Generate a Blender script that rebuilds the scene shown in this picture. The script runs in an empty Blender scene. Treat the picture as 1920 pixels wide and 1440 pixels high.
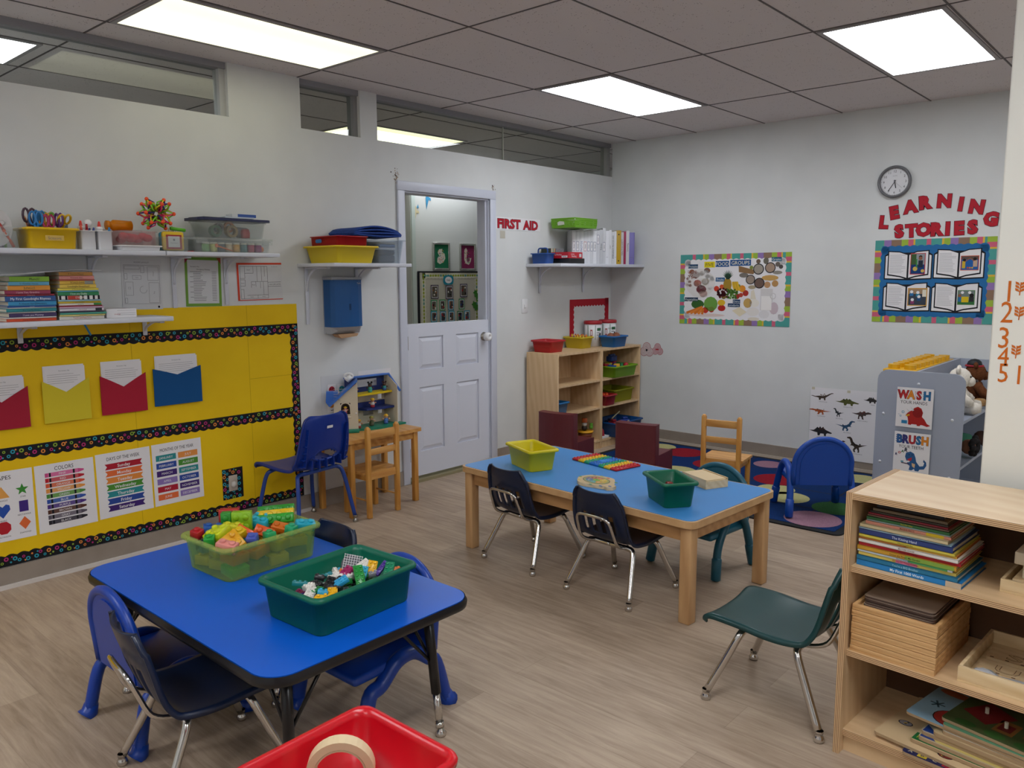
import bpy, bmesh, math, random
from mathutils import Matrix, Vector
from math import sin, cos, pi, radians
S = bpy.context.scene
COL = S.collection
# ---------------------------------------------------------------- camera
cam = bpy.data.cameras.new('camera'); cam.sensor_width = 36; cam.lens = 27.948; cam.clip_start = .05
co = bpy.data.objects.new('camera', cam); COL.objects.link(co)
_R = Vector((.7480334, .66365007, -.00382329)); _U = Vector((-.08655044, .10326384, .99088122)); _F = Vector((-.65799321, .74088134, -.13468401))
co.matrix_world = Matrix(((_R.x, _U.x, -_F.x, 4.3335), (_R.y, _U.y, -_F.y, -6.2922), (_R.z, _U.z, -_F.z, 1.5075), (0, 0, 0, 1)))
S.camera = co
# ---------------------------------------------------------------- world, exposure
w = bpy.data.worlds.new('world'); S.world = w; w.use_nodes = True
w.node_tree.nodes['Background'].inputs[0].default_value = (.8, .85, 1, 1); w.node_tree.nodes['Background'].inputs[1].default_value = .05
S.view_settings.view_transform = 'Standard'; S.view_settings.look = 'None'; S.view_settings.gamma = 1; S.view_settings.use_curve_mapping = False
S.view_settings.exposure = .62
LIGHT_COOL, LIGHT_WARM = 6.8, .95
# ---------------------------------------------------------------- materials
def lin(h):
    if not isinstance(h, str): return tuple(h)
    r = [int(h[i:i + 2], 16) / 255 for i in (0, 2, 4)]
    return tuple(c / 12.92 if c <= .04045 else ((c + .055) / 1.055) ** 2.4 for c in r)
_M = {}
def mat(h, rough=.5, metal=0., spec=.5, clear=0., emit=0., name=None):
    k = (h, rough, metal, spec, clear, emit)
    if k in _M: return _M[k]
    m = bpy.data.materials.new(name or 'mat_%s' % (h if isinstance(h, str) else 'x')); m.use_nodes = True
    nt = m.node_tree; b = nt.nodes['Principled BSDF']; c = lin(h)
    b.inputs['Base Color'].default_value = (*c, 1); b.inputs['Roughness'].default_value = rough
    b.inputs['Metallic'].default_value = metal; b.inputs['Specular IOR Level'].default_value = spec
    if emit: b.inputs['Emission Color'].default_value = (*c, 1); b.inputs['Emission Strength'].default_value = emit
    if clear:
        t = nt.nodes.new('ShaderNodeBsdfTransparent'); t.inputs[0].default_value = (*[min(1, x ** .45) for x in c], 1)
        mx = nt.nodes.new('ShaderNodeMixShader'); mx.inputs[0].default_value = clear
        o = nt.nodes['Material Output']
        nt.links.new(b.outputs[0], mx.inputs[1]); nt.links.new(t.outputs[0], mx.inputs[2]); nt.links.new(mx.outputs[0], o.inputs[0])
    _M[k] = m
    return m
def nodes(name):
    m = bpy.data.materials.new(name); m.use_nodes = True; nt = m.node_tree
    b = nt.nodes['Principled BSDF']
    def N(t, **kw):
        n = nt.nodes.new('ShaderNode' + t)
        for k, v in kw.items(): setattr(n, k, v)
        return n
    def L(a, b): nt.links.new(a, b)
    return m, b, N, L
def ramp(N, stops):
    r = N('ValToRGB'); e = r.color_ramp.elements
    while len(e) < len(stops): e.new(.5)
    for i, (p, c) in enumerate(stops): e[i].position = p; e[i].color = (*lin(c), 1)
    return r
def wood(name, c1, c2, scale=(1, 1, 1), rough=.45, grain=14., amount=1.):
    m, b, N, L = nodes(name)
    tc = N('TexCoord'); mp = N('Mapping'); mp.inputs['Scale'].default_value = scale; L(tc.outputs['Object'], mp.inputs[0])
    n1 = N('TexNoise'); n1.inputs['Scale'].default_value = 2.2; n1.inputs['Detail'].default_value = 2; L(mp.outputs[0], n1.inputs[0])
    n2 = N('TexNoise'); n2.inputs['Scale'].default_value = grain; n2.inputs['Detail'].default_value = 5; n2.inputs['Distortion'].default_value = .4; L(mp.outputs[0], n2.inputs[0])
    wv = N('TexWave', bands_direction='DIAGONAL'); wv.inputs['Scale'].default_value = 1.6; wv.inputs['Distortion'].default_value = 5; wv.inputs['Detail'].default_value = 2; wv.inputs['Detail Scale'].default_value = .7; L(mp.outputs[0], wv.inputs[0])
    a = N('Math', operation='MULTIPLY_ADD'); a.inputs[1].default_value = .55; L(n2.outputs[0], a.inputs[0])
    a2 = N('Math', operation='MULTIPLY'); a2.inputs[1].default_value = .3; L(wv.outputs[0], a2.inputs[0]); L(a2.outputs[0], a.inputs[2])
    a3 = N('Math', operation='MULTIPLY_ADD'); a3.inputs[1].default_value = .3; L(n1.outputs[0], a3.inputs[0]); L(a.outputs[0], a3.inputs[2])
    r = ramp(N, [(.5 - .2 / amount, c1), (.5 + .25 / amount, c2)]); L(a3.outputs[0], r.inputs[0]); L(r.outputs[0], b.inputs['Base Color'])
    b.inputs['Roughness'].default_value = rough
    return m
def speck(name, c1, c2, scale=60, rough=.8, bump=0., spec=.5):
    m, b, N, L = nodes(name)
    tc = N('TexCoord'); n = N('TexNoise'); n.inputs['Scale'].default_value = scale; n.inputs['Detail'].default_value = 3; L(tc.outputs['Object'], n.inputs[0])
    r = ramp(N, [(.35, c1), (.65, c2)]); L(n.outputs[0], r.inputs[0]); L(r.outputs[0], b.inputs['Base Color'])
    b.inputs['Roughness'].default_value = rough; b.inputs['Specular IOR Level'].default_value = spec
    if bump:
        bp = N('Bump'); bp.inputs['Strength'].default_value = bump; bp.inputs['Distance'].default_value = .002; L(n.outputs[0], bp.inputs['Height']); L(bp.outputs[0], b.inputs['Normal'])
    return m
def floor_mat():
    m, b, N, L = nodes('vinyl_plank_floor')
    tc = N('TexCoord'); mp = N('Mapping'); L(tc.outputs['Object'], mp.inputs[0])
    br = N('TexBrick'); br.offset = .37; br.inputs['Color1'].default_value = (.3, .3, .3, 1); br.inputs['Color2'].default_value = (.72, .72, .72, 1); br.inputs['Mortar'].default_value = (.18, .18, .18, 1)
    br.inputs['Scale'].default_value = 1; br.inputs['Mortar Size'].default_value = .0012; br.inputs['Brick Width'].default_value = 1.22; br.inputs['Row Height'].default_value = .18; L(mp.outputs[0], br.inputs[0])
    m2 = N('Mapping'); m2.inputs['Scale'].default_value = (1.1, 13, 1); L(tc.outputs['Object'], m2.inputs[0])
    n = N('TexNoise'); n.inputs['Scale'].default_value = 3.5; n.inputs['Detail'].default_value = 7; n.inputs['Roughness'].default_value = .68; n.inputs['Distortion'].default_value = .5; L(m2.outputs[0], n.inputs[0])
    m3 = N('Mapping'); m3.inputs['Scale'].default_value = (.9, 3, 1); L(tc.outputs['Object'], m3.inputs[0])
    n3 = N('TexNoise'); n3.inputs['Scale'].default_value = 2.; n3.inputs['Detail'].default_value = 2; L(m3.outputs[0], n3.inputs[0])
    a = N('Math', operation='MULTIPLY_ADD'); a.inputs[1].default_value = .26; L(br.outputs[0], a.inputs[0])
    a2 = N('Math', operation='MULTIPLY'); a2.inputs[1].default_value = .54; L(n.outputs[0], a2.inputs[0]); L(a2.outputs[0], a.inputs[2])
    a3 = N('Math', operation='MULTIPLY_ADD'); a3.inputs[1].default_value = .22; L(n3.outputs[0], a3.inputs[0]); L(a.outputs[0], a3.inputs[2])
    r = ramp(N, [(.33, '857260'), (.52, 'aa9682'), (.7, 'c0ae99')]); L(a3.outputs[0], r.inputs[0]); L(r.outputs[0], b.inputs['Base Color'])
    b.inputs['Roughness'].default_value = .5; b.inputs['Specular IOR Level'].default_value = .35
    bp = N('Bump'); bp.inputs['Strength'].default_value = .12; bp.inputs['Distance'].default_value = .002; L(n.outputs[0], bp.inputs['Height']); L(bp.outputs[0], b.inputs['Normal'])
    return m
def ceil_mat():
    m, b, N, L = nodes('fissured_ceiling_tile')
    tc = N('TexCoord'); v = N('TexVoronoi', feature='F1'); v.inputs['Scale'].default_value = 75; L(tc.outputs['Object'], v.inputs[0])
    n = N('TexNoise'); n.inputs['Scale'].default_value = 26; n.inputs['Detail'].default_value = 2; L(tc.outputs['Object'], n.inputs[0])
    gt = N('Math', operation='GREATER_THAN'); gt.inputs[1].default_value = .56; L(n.outputs[0], gt.inputs[0])
    lt = N('Math', operation='LESS_THAN'); lt.inputs[1].default_value = .2; L(v.outputs['Distance'], lt.inputs[0])
    mu = N('Math', operation='MULTIPLY'); L(gt.outputs[0], mu.inputs[0]); L(lt.outputs[0], mu.inputs[1])
    mx = N('MixRGB'); mx.inputs[1].default_value = (*lin('d9d3d4'), 1); mx.inputs[2].default_value = (*lin('857e7f'), 1); L(mu.outputs[0], mx.inputs[0]); L(mx.outputs[0], b.inputs['Base Color'])
    b.inputs['Roughness'].default_value = .95; b.inputs['Specular IOR Level'].default_value = .1
    return m
def glass_mat():
    m, b, N, L = nodes('transom_glass')
    t = N('BsdfTransparent'); t.inputs[0].default_value = (.86, .88, .86, 1); g = N('BsdfGlossy'); g.inputs['Roughness'].default_value = .01
    lw = N('LayerWeight'); lw.inputs[0].default_value = .5; pw = N('Math', operation='POWER'); pw.inputs[1].default_value = 4.2; L(lw.outputs['Facing'], pw.inputs[0])
    f = N('Math', operation='MULTIPLY_ADD'); f.inputs[1].default_value = .9; f.inputs[2].default_value = .045; L(pw.outputs[0], f.inputs[0]); mx = N('MixShader'); L(f.outputs[0], mx.inputs[0]); L(t.outputs[0], mx.inputs[1]); L(g.outputs[0], mx.inputs[2])
    o = [n for n in m.node_tree.nodes if n.type == 'OUTPUT_MATERIAL'][0]; L(mx.outputs[0], o.inputs[0])
    return m
def panel_mat(name, c, st):
    m, b, N, L = nodes(name)
    tc = N('TexCoord'); n = N('TexWave', bands_direction='X'); n.inputs['Scale'].default_value = .55; n.inputs['Distortion'].default_value = .6; n.inputs['Phase Offset'].default_value = 1.3; L(tc.outputs['Object'], n.inputs[0])
    a = N('Math', operation='MULTIPLY_ADD'); a.inputs[1].default_value = st * .35; a.inputs[2].default_value = st * .82; L(n.outputs[0], a.inputs[0])
    b.inputs['Base Color'].default_value = (.8, .8, .8, 1); b.inputs['Emission Color'].default_value = (*c, 1); L(a.outputs[0], b.inputs['Emission Strength'])
    return m
WALL = speck('painted_wall', 'd2d4d4', 'd8dada', 3, .75, 0, .25)
FLOOR = floor_mat(); CEIL = ceil_mat(); GLASS = glass_mat()
TBAR_SHADE = mat('5f595a', .7); WHITE = mat('e4e4e6', .45); TRIMW = mat('c9cddb', .4); DOORW = mat('d3d6e2', .38); BASEB = speck('vinyl_base', '8f8378', '978b80', 8, .5)
CHROME = mat('cfccc8', .14, 1.); STEEL = mat('a8a49c', .3, 1.); BLACK = mat('16161a', .4); UNLIT_BLACK = mat('050506', .8)
BIRCH = wood('birch_ply', 'cba87c', 'dcbd94', (1, 7, 1), .42, 9, .7); BIRCHZ = wood('birch_ply_side', 'caa67a', 'dcbe96', (7, 7, .9), .42, 6, .7); BIRCHX = wood('birch_ply_top', 'dfc099', 'eed7b6', (.8, 4.5, 4), .36, 5, .8)
def ply(name, ax):
    m, b, N, L = nodes(name); tc = N('TexCoord'); wv = N('TexWave', bands_direction=ax); wv.inputs['Scale'].default_value = 62; wv.inputs['Distortion'].default_value = .6; wv.inputs['Detail'].default_value = 1; wv.inputs['Detail Scale'].default_value = .05; L(tc.outputs['Object'], wv.inputs[0])
    r = ramp(N, [(.2, '7d5a3c'), (.62, 'd8b488')]); L(wv.outputs[0], r.inputs[0]); L(r.outputs[0], b.inputs['Base Color']); b.inputs['Roughness'].default_value = .5
    return m
PLYE = ply('ply_edge', 'Z'); PLYV = ply('ply_edge_upright', 'X')
BEECH = wood('beech', 'ae8356', 'c9a071', (5, 5, .8), .4, 8, .8); PINE = wood('honey_pine', 'b97b33', 'd19a4e', (6, 6, .9), .38, 7, .8); PINEH = wood('honey_pine_flat', 'bd8140', 'd6a25c', (.9, 6, 6), .38, 7, .8)
PALEW = wood('pale_wood', 'd0b283', 'e2cba2', (1.5, 10, 10), .5, 6, .8)
PAPER = mat('e3e1e4', .7, 0, .2); PAPERG = mat('cfd0d2', .7, 0, .2); INK = mat('1d1d24', .7, 0, .2); INKG = mat('75757c', .7, 0, .2)
def C(h, r=.45): return mat(h, r)
def PP(h): return mat(h, .65, 0, .25)
# ---------------------------------------------------------------- mesh builder
def crom(p, n=6):
    p = [Vector(x) for x in p]; out = []
    q = [p[0] * 2 - p[1]] + p + [p[-1] * 2 - p[-2]]
    for i in range(1, len(q) - 2):
        a, b, c, d = q[i - 1:i + 3]
        for k in range(n):
            t = k / n; out.append(.5 * ((2 * b) + (c - a) * t + (2 * a - 5 * b + 4 * c - d) * t * t + (3 * b - a - 3 * c + d) * t ** 3))
    out.append(p[-1]); return out
def rrect(w, l, r, n=4, cx=0, cy=0):
    o = []
    for sx, sy, a in ((1, -1, -90), (1, 1, 0), (-1, 1, 90), (-1, -1, 180)):
        for k in range(n + 1):
            t = radians(a + 90 * k / n); o.append((cx + sx * (w / 2 - r) + r * cos(t), cy + sy * (l / 2 - r) + r * sin(t)))
    return o
_TX = {}
def text_mesh(s, bold=0., font=None):
    k = (s, bold)
    if k in _TX: return _TX[k]
    cu = bpy.data.curves.new('t', 'FONT'); cu.body = s; cu.size = 1; cu.offset = bold; cu.resolution_u = 2; cu.fill_mode = 'FRONT'
    ob = bpy.data.objects.new('t', cu); me = ob.to_mesh()
    v = [(x.co.x, x.co.y) for x in me.vertices]; f = [tuple(p.vertices) for p in me.polygons]
    ob.to_mesh_clear(); bpy.data.objects.remove(ob); bpy.data.curves.remove(cu)
    _TX[k] = (v, f); return _TX[k]
class MB:
    def __init__(s, M=None): s.v = []; s.f = []; s.m = []; s.s = []; s.mats = []; s.M = M
    def add(s, vs, fs, m, M=None, smooth=False):
        if m not in s.mats: s.mats.append(m)
        i = s.mats.index(m); o = len(s.v)
        T = M if s.M is None else (s.M if M is None else s.M @ M)
        s.v += [tuple(T @ Vector(x)) if T is not None else tuple(x) for x in vs]
        s.f += [tuple(o + j for j in f) for f in fs]; s.m += [i] * len(fs); s.s += [smooth] * len(fs)
        return s
    def box(s, x0, y0, z0, x1, y1, z1, m, bev=0., M=None, seg=2):
        if not bev:
            return s.add([(x0, y0, z0), (x1, y0, z0), (x1, y1, z0), (x0, y1, z0), (x0, y0, z1), (x1, y0, z1), (x1, y1, z1), (x0, y1, z1)],
                         [(0, 3, 2, 1), (4, 5, 6, 7), (0, 1, 5, 4), (1, 2, 6, 5), (2, 3, 7, 6), (3, 0, 4, 7)], m, M)
        bm = bmesh.new(); bmesh.ops.create_cube(bm, size=1)
        for v in bm.verts: v.co = ((x0 + x1) / 2 + v.co.x * (x1 - x0), (y0 + y1) / 2 + v.co.y * (y1 - y0), (z0 + z1) / 2 + v.co.z * (z1 - z0))
        bmesh.ops.bevel(bm, geom=list(bm.edges), offset=min(bev, .49 * min(abs(x1 - x0), abs(y1 - y0), abs(z1 - z0))), segments=seg, affect='EDGES', profile=.5)
        bm.verts.index_update(); s.add([v.co.copy() for v in bm.verts], [[v.index for v in f.verts] for f in bm.faces], m, M, True); bm.free(); return s
    def tube(s, pts, r, m, n=8, M=None, cap=True, closed=False, flat=1.):
        P = [Vector(p) for p in pts]; k = len(P); R = r if isinstance(r, (list, tuple)) else [r] * k
        vs = []; fs = []; up = None
        for i in range(k):
            a = P[(i - 1) % k] if (i or closed) else P[i]; b = P[(i + 1) % k] if (i < k - 1 or closed) else P[i]
            t = (b - a).normalized()
            if up is None: up = t.orthogonal().normalized()
            up = (up - t * up.dot(t)).normalized(); sd = t.cross(up)
            for j in range(n):
                q = 2 * pi * j / n; vs.append(P[i] + (up * cos(q) + sd * sin(q) * flat) * R[i])
        for i in range(k if closed else k - 1):
            for j in range(n):
                a = i * n + j; b = i * n + (j + 1) % n; c = ((i + 1) % k) * n + (j + 1) % n; d = ((i + 1) % k) * n + j; fs.append((a, b, c, d))
        if cap and not closed: fs += [tuple(range(n))[::-1], tuple(range((k - 1) * n, k * n))]
        return s.add(vs, fs, m, M, True)
    def cyl(s, x, y, z0, z1, r, m, r1=None, n=14, M=None): return s.lathe([(0, z0), (r, z0), (r if r1 is None else r1, z1), (0, z1)], m, n, (x, y, 0), M, False)
    def lathe(s, prof, m, n=16, at=(0, 0, 0), M=None, smooth=True):
        vs = []; fs = []; k = len(prof)
        for r, z in prof:
            for j in range(n): a = 2 * pi * j / n; vs.append((at[0] + r * cos(a), at[1] + r * sin(a), at[2] + z))
        for i in range(k - 1):
            for j in range(n): fs.append((i * n + j, i * n + (j + 1) % n, (i + 1) * n + (j + 1) % n, (i + 1) * n + j))
        return s.add(vs, fs, m, M, smooth)
    def ball(s, c, r, m, n=12, M=None, sc=(1, 1, 1)):
        k = max(5, n // 2); vs = []; fs = []
        for i in range(k + 1):
            t = pi * i / k
            for j in range(n): a = 2 * pi * j / n; vs.append((c[0] + r * sc[0] * sin(t) * cos(a), c[1] + r * sc[1] * sin(t) * sin(a), c[2] - r * sc[2] * cos(t)))
        for i in range(k):
            for j in range(n): fs.append((i * n + j, i * n + (j + 1) % n, (i + 1) * n + (j + 1) % n, (i + 1) * n + j))
        return s.add(vs, fs, m, M, True)
    def prism(s, poly, z0, z1, m, M=None, side=None):
        k = len(poly); vs = [(x, y, z0) for x, y in poly] + [(x, y, z1) for x, y in poly]
        s.add(vs, [tuple(range(k))[::-1], tuple(range(k, 2 * k))], m, M)
        return s.add(vs, [(i, (i + 1) % k, k + (i + 1) % k, k + i) for i in range(k)], side or m, M)
    # flat print on a sheet lying in local XY, facing +Z
    def rect(s, x0, y0, x1, y1, m, z=.0006, M=None): return s.add([(x0, y0, z), (x1, y0, z), (x1, y1, z), (x0, y1, z)], [(0, 1, 2, 3)], m, M)
    def poly(s, p, m, z=.0006, M=None): return s.add([(x, y, z) for x, y in p], [tuple(range(len(p)))], m, M)
    def disc(s, x, y, r, m, z=.0006, n=12, ry=None, M=None): return s.poly([(x + r * cos(2 * pi * k / n), y + (ry or r) * sin(2 * pi * k / n)) for k in range(n)], m, z, M)
    def ring(s, x, y, r0, r1, m, z=.0006, n=12, a0=0, a1=360, M=None):
        full = a1 - a0 >= 360; k = n if full else n + 1; vs = []
        for i in range(k):
            a = radians(a0 + (a1 - a0) * i / n); vs += [(x + r0 * cos(a), y + r0 * sin(a), z), (x + r1 * cos(a), y + r1 * sin(a), z)]
        return s.add(vs, [(2 * i, 2 * i + 1, (2 * i + 3) % (2 * k), (2 * i + 2) % (2 * k)) for i in range(n)], m, M)
    def line(s, pts, wd, m, z=.0006, M=None):
        for (x0, y0), (x1, y1) in zip(pts, pts[1:]):
            d = math.hypot(x1 - x0, y1 - y0) or 1; nx, ny = -(y1 - y0) / d * wd / 2, (x1 - x0) / d * wd / 2
            s.add([(x0 + nx, y0 + ny, z), (x0 - nx, y0 - ny, z), (x1 - nx, y1 - ny, z), (x1 + nx, y1 + ny, z)], [(0, 1, 2, 3)], m, M)
        return s
    def text(s, t, x, y, h, m, z=.001, align='c', bold=0., sx=1., wmax=None, ang=0., M=None, depth=0.):
        v, f = text_mesh(t, bold)
        if not v: return s
        x0 = min(a for a, b in v); x1 = max(a for a, b in v); k = h / .72; kx = k * sx
        if wmax and (x1 - x0) * kx > wmax: kx = wmax / (x1 - x0)
        ox = {'c': -(x0 + x1) / 2, 'l': -x0, 'r': -x1}[align]; ca, sa = cos(radians(ang)), sin(radians(ang)); vs = []
        for a, b in v:
            p, q = (a + ox) * kx, b * k - h / 2; vs.append((x + p * ca - q * sa, y + p * sa + q * ca, z))
        s.add(vs, f, m, M)
        return s
    def obj(s, name, parent=None, loc=None, rz=0., M=None, mods=None):
        me = bpy.data.meshes.new(name); me.from_pydata(s.v, [], s.f)
        for m in s.mats: me.materials.append(m)
        me.polygons.foreach_set('material_index', s.m); me.polygons.foreach_set('use_smooth', s.s); me.update()
        o = bpy.data.objects.new(name, me); COL.objects.link(o)
        if parent: o.parent = parent
        if loc: o.location = loc
        if rz: o.rotation_euler = (0, 0, rz)
        if M is not None: o.matrix_local = M
        return o
def tag(o, label, cat, group=None, kind=None):
    if label: o['label'] = label
    if cat: o['category'] = cat
    if group: o['group'] = group
    if kind: o['kind'] = kind
    return o
def thing(name, label, cat, loc=(0, 0, 0), rz=0., group=None, M=None):
    o = bpy.data.objects.new(name, None); COL.objects.link(o); o.empty_display_size = .05
    if M is not None: o.matrix_world = M
    else: o.location = loc; o.rotation_euler = (0, 0, rz)
    return tag(o, label, cat, group)
def struct(name, mb, label, cat): return tag(mb.obj(name), label, cat, None, 'structure')
def dup(root, loc, rz, label, group=None):
    r = root.copy(); COL.objects.link(r); r.location = loc; r.rotation_euler = (0, 0, rz); r['label'] = label
    if group: r['group'] = group
    for ch in list(root.children):
        c = ch.copy(); COL.objects.link(c); c.parent = r
        for g in ch.children:
            d = g.copy(); COL.objects.link(d); d.parent = c
    return r
def solid(o, t, off=0.):
    m = o.modifiers.new('thickness', 'SOLIDIFY'); m.thickness = t; m.offset = off; return o
def onA(y, z, x=.001): return Matrix(((0, 0, 1, x), (1, 0, 0, y), (0, 1, 0, z), (0, 0, 0, 1)))      # sheet on the door wall
def onB(x, z, y=-.001): return Matrix(((1, 0, 0, x), (0, 0, -1, y), (0, 1, 0, z), (0, 0, 0, 1)))     # sheet facing the room from the far wall
def RZ(a): return Matrix.Rotation(radians(a), 4, 'Z')
def TR(x, y, z): return Matrix.Translation((x, y, z))
random.seed(7)
H = 2.715
# ================================================================ the setting
struct('floor', MB().box(-.12, -9, -.1, 7.2, 0, 0, FLOOR), 'greyish oak plank vinyl floor of the classroom', 'floor')
struct('floor_hall', MB().box(-3.6, -9, -.1, -.12, 1.6, 0, FLOOR), 'plank floor of the hallway behind the half door', 'floor')
struct('ceiling', MB().box(-3.6, -9, H, 7.2, 1.6, H + .1, CEIL), 'grey speckled suspended ceiling tiles', 'ceiling')
g = MB(); k = -7
xs = [.2507 + .6096 * i for i in range(-6, 12)]; ys = [-.937 + 1.2192 * i for i in range(-7, 3)]
for x in xs:
    if -3.6 < x < 7.1:
        for y0, y1 in ((-9, 1.6),): g.box(x - .0045, y0, H - .003, x + .0045, y1, H, TBAR_SHADE)
for y in ys:
    if -9 < y < 1.6: g.box(-3.6, y - .0045, H - .003, 7.2, y + .0045, H, TBAR_SHADE)
struct('trim_1', g, 'thin grey metal grid between the ceiling tiles', 'ceiling grid')  # dark bars paint in the shadow line along the tile edges
# door wall with opening and three transom windows
a = MB(); X0 = -.12
a.box(X0, -9, 0, 0, -2.548, 2.415, WALL); a.box(X0, -2.548, 2.1, 0, -1.677, 2.415, WALL); a.box(X0, -1.677, 0, 0, .1, 2.415, WALL)
a.box(X0, -3.84, 2.415, .0, -3.362, H, WALL); a.box(X0, -2.905, 2.415, 0, -2.765, H, WALL); a.box(X0, -9, 2.415, 0, -7.2, H, WALL)
struct('wall_left', a, 'off-white painted wall with the half door and transom windows', 'wall')
struct('wall_back', MB().box(0, 0, 0, 7.2, .1, H, WALL), 'off-white far wall with posters and the clock', 'wall')
struct('wall_right', MB().box(7.1, -9, 0, 7.2, 0, H, WALL), 'off-white wall out of sight on the right', 'wall')
struct('wall_front', MB().box(0, -9, 0, 7.1, -8.9, H, WALL), 'off-white wall behind the viewer', 'wall')
pl = mat('e9e8df', .5)
struct('wall_partition', MB().box(3.797, -3.40, 0, 7.1, -3.22, H, pl, .006), 'cream painted wall end with orange numbers', 'wall')
t = MB()
for y0, y1 in ((-7.2, -3.84), (-3.362, -2.905), (-2.765, 0)): t.box(-.1, y0, H - .035, -.015, y1, H, mat('8c8c92', .6))
t.box(-.1, -3.875, 2.415, -.03, -3.84, H - .035, mat('b9babb', .6)); t.box(-.1, -2.935, 2.415, -.03, -2.905, H - .035, mat('8f8f90', .6)); t.box(-.1, -.05, 2.415, -.03, 0, H - .035, mat('9a9a98', .6))
t.box(-.066, -1.4475, 2.415, -.054, -1.4435, H - .035, mat('c4c6bc', .4)); struct('trim_2', t, 'grey frame around the high transom windows', 'window frame')
for i, (y0, y1, lb) in enumerate(((-7.2, -3.84, 'long transom window above the yellow board'), (-3.362, -2.905, 'small transom window between the two wall piers'), (-2.765, -1.4478, 'transom window directly above the half door'), (-1.4432, 0, 'transom window next to the far corner'))):
    struct('window_%d' % (i + 1), MB().box(-.062, y0, 2.415, -.058, y1, H - .03, GLASS), lb, 'window')
# hallway beyond
HW = mat('c9ccca', .7)
h = MB(); h.box(-2, -.82, 0, -1.9, 1.5, H, HW); h.box(-2, -9, 0, -1.9, -1.9, H, HW); h.box(-2, -1.9, 2.4, -1.9, -.82, H, HW)
struct('wall_hall', h, 'pale hallway wall seen through the open door top', 'wall')
struct('wall_end', MB().box(-3.6, 1.5, 0, 0, 1.6, H, HW), 'end wall of the hallway', 'wall')
struct('wall_far', MB().box(-3.6, -9, 0, -3.5, 1.5, H, UNLIT_BLACK).box(-3.5, -1.95, 0, -2, -1.9, H, UNLIT_BLACK).box(-3.5, -.2, 0, -2, -.15, H, UNLIT_BLACK), 'dark walls of the unlit room off the hallway', 'wall')  # black base colour stands in for the lack of light in this room
struct('trim_3', MB().box(-1.9, -.815, 0, -1.885, -.765, 2.42, mat('bcc8c4', .5)), 'pale trim on the edge of the hallway opening', 'trim')
# casing
cs = MB()
for y0, y1 in ((-2.613, -2.548), (-1.677, -1.612)): cs.box(0, y0, 0, .018, y1, 2.1, TRIMW, .004)
cs.box(0, -2.613, 2.1, .018, -1.612, 2.165, TRIMW, .004)
cs.box(-.12, -2.552, 0, .0, -2.54, 2.1, TRIMW); cs.box(-.12, -1.685, 0, 0, -1.673, 2.1, TRIMW); cs.box(-.12, -2.552, 2.09, 0, -1.673, 2.102, TRIMW); cs.box(-.05, -1.70, 1.16, -.02, -1.685, 2.09, TRIMW)
struct('trim_4', cs, 'pale lavender casing around the half door', 'door frame')
struct('trim_5', MB().box(-.14, -2.55, 0, .03, -1.675, .02, mat('8d8566', .5)), 'brass coloured threshold under the half door', 'threshold')
# half door
d = thing('door_1', 'white four-panel half door with its top half missing', 'door', (-.03, -2.54, 0)); d['kind'] = 'structure'
W2, Z0, Z1 = .855, .04, 1.165
p = MB(); T = .022
pan = [(.115, .36, .83, 1.07), (.495, .74, .83, 1.07), (.115, .36, .22, .70), (.495, .74, .22, .70)]
ysp = [0, .115, .36, .495, .74, W2]; zsp = [Z0, .22, .70, .83, 1.07, Z1]
for i in range(5):
    for j in range(5):
        if not (i in (1, 3) and j in (1, 3)): p.box(-.02, ysp[i], zsp[j], T, ysp[i + 1], zsp[j + 1], DOORW)
for y0, y1, z0, z1 in pan:
    p.box(-.02, y0, z0, T - .014, y1, z1, DOORW); b = .035
    vs = [(T - .013, y0, z0), (T - .013, y1, z0), (T - .013, y1, z1), (T - .013, y0, z1), (T - .001, y0 + b, z0 + b), (T - .001, y1 - b, z0 + b), (T - .001, y1 - b, z1 - b), (T - .001, y0 + b, z1 - b)]
    p.add(vs, [(0, 1, 5, 4), (1, 2, 6, 5), (2, 3, 7, 6), (3, 0, 4, 7), (4, 5, 6, 7)], DOORW)
p.obj('panel', d)
k = MB(Matrix(((0, 0, 1, T), (1, 0, 0, .80), (0, 1, 0, 1.035), (0, 0, 0, 1))))
k.lathe([(0, 0), (.034, 0), (.034, .006), (.014, .012), (.014, .03)], STEEL, 16); kn = k.obj('knob', d)
k2 = MB(Matrix(((0, 0, 1, T), (1, 0, 0, .80), (0, 1, 0, 1.035), (0, 0, 0, 1)))); k2.lathe([(.02, .02), (.031, .026), (.034, .045), (.031, .066), (.012, .07), (.011, .066), (0, .066)], WHITE, 18); tag(k2.obj('safety_cover', d), 'white plastic child safety cover', None)
for z in (1.03, .205): tag(MB().box(T - .012, -.03, z - .05, T + .006, .012, z + .05, mat('7d7565', .35, .8), .002).obj('hinge', d), None, None)
# baseboards
struct('baseboard_left', MB().box(0, -9, 0, .012, -2.613, .105, BASEB).box(0, -1.612, 0, .012, 0, .105, BASEB).box(.012, -9, 0, .026, -3.4, .02, mat('cfc8c2', .5)), 'taupe vinyl baseboard under the yellow board', 'baseboard')
struct('baseboard_back', MB().box(0, -.012, 0, 7.1, 0, .105, BASEB).box(.3, -.026, 0, 7.1, -.012, .018, mat('b5ab9f', .5)), 'taupe vinyl baseboard along the far wall', 'baseboard')
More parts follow.
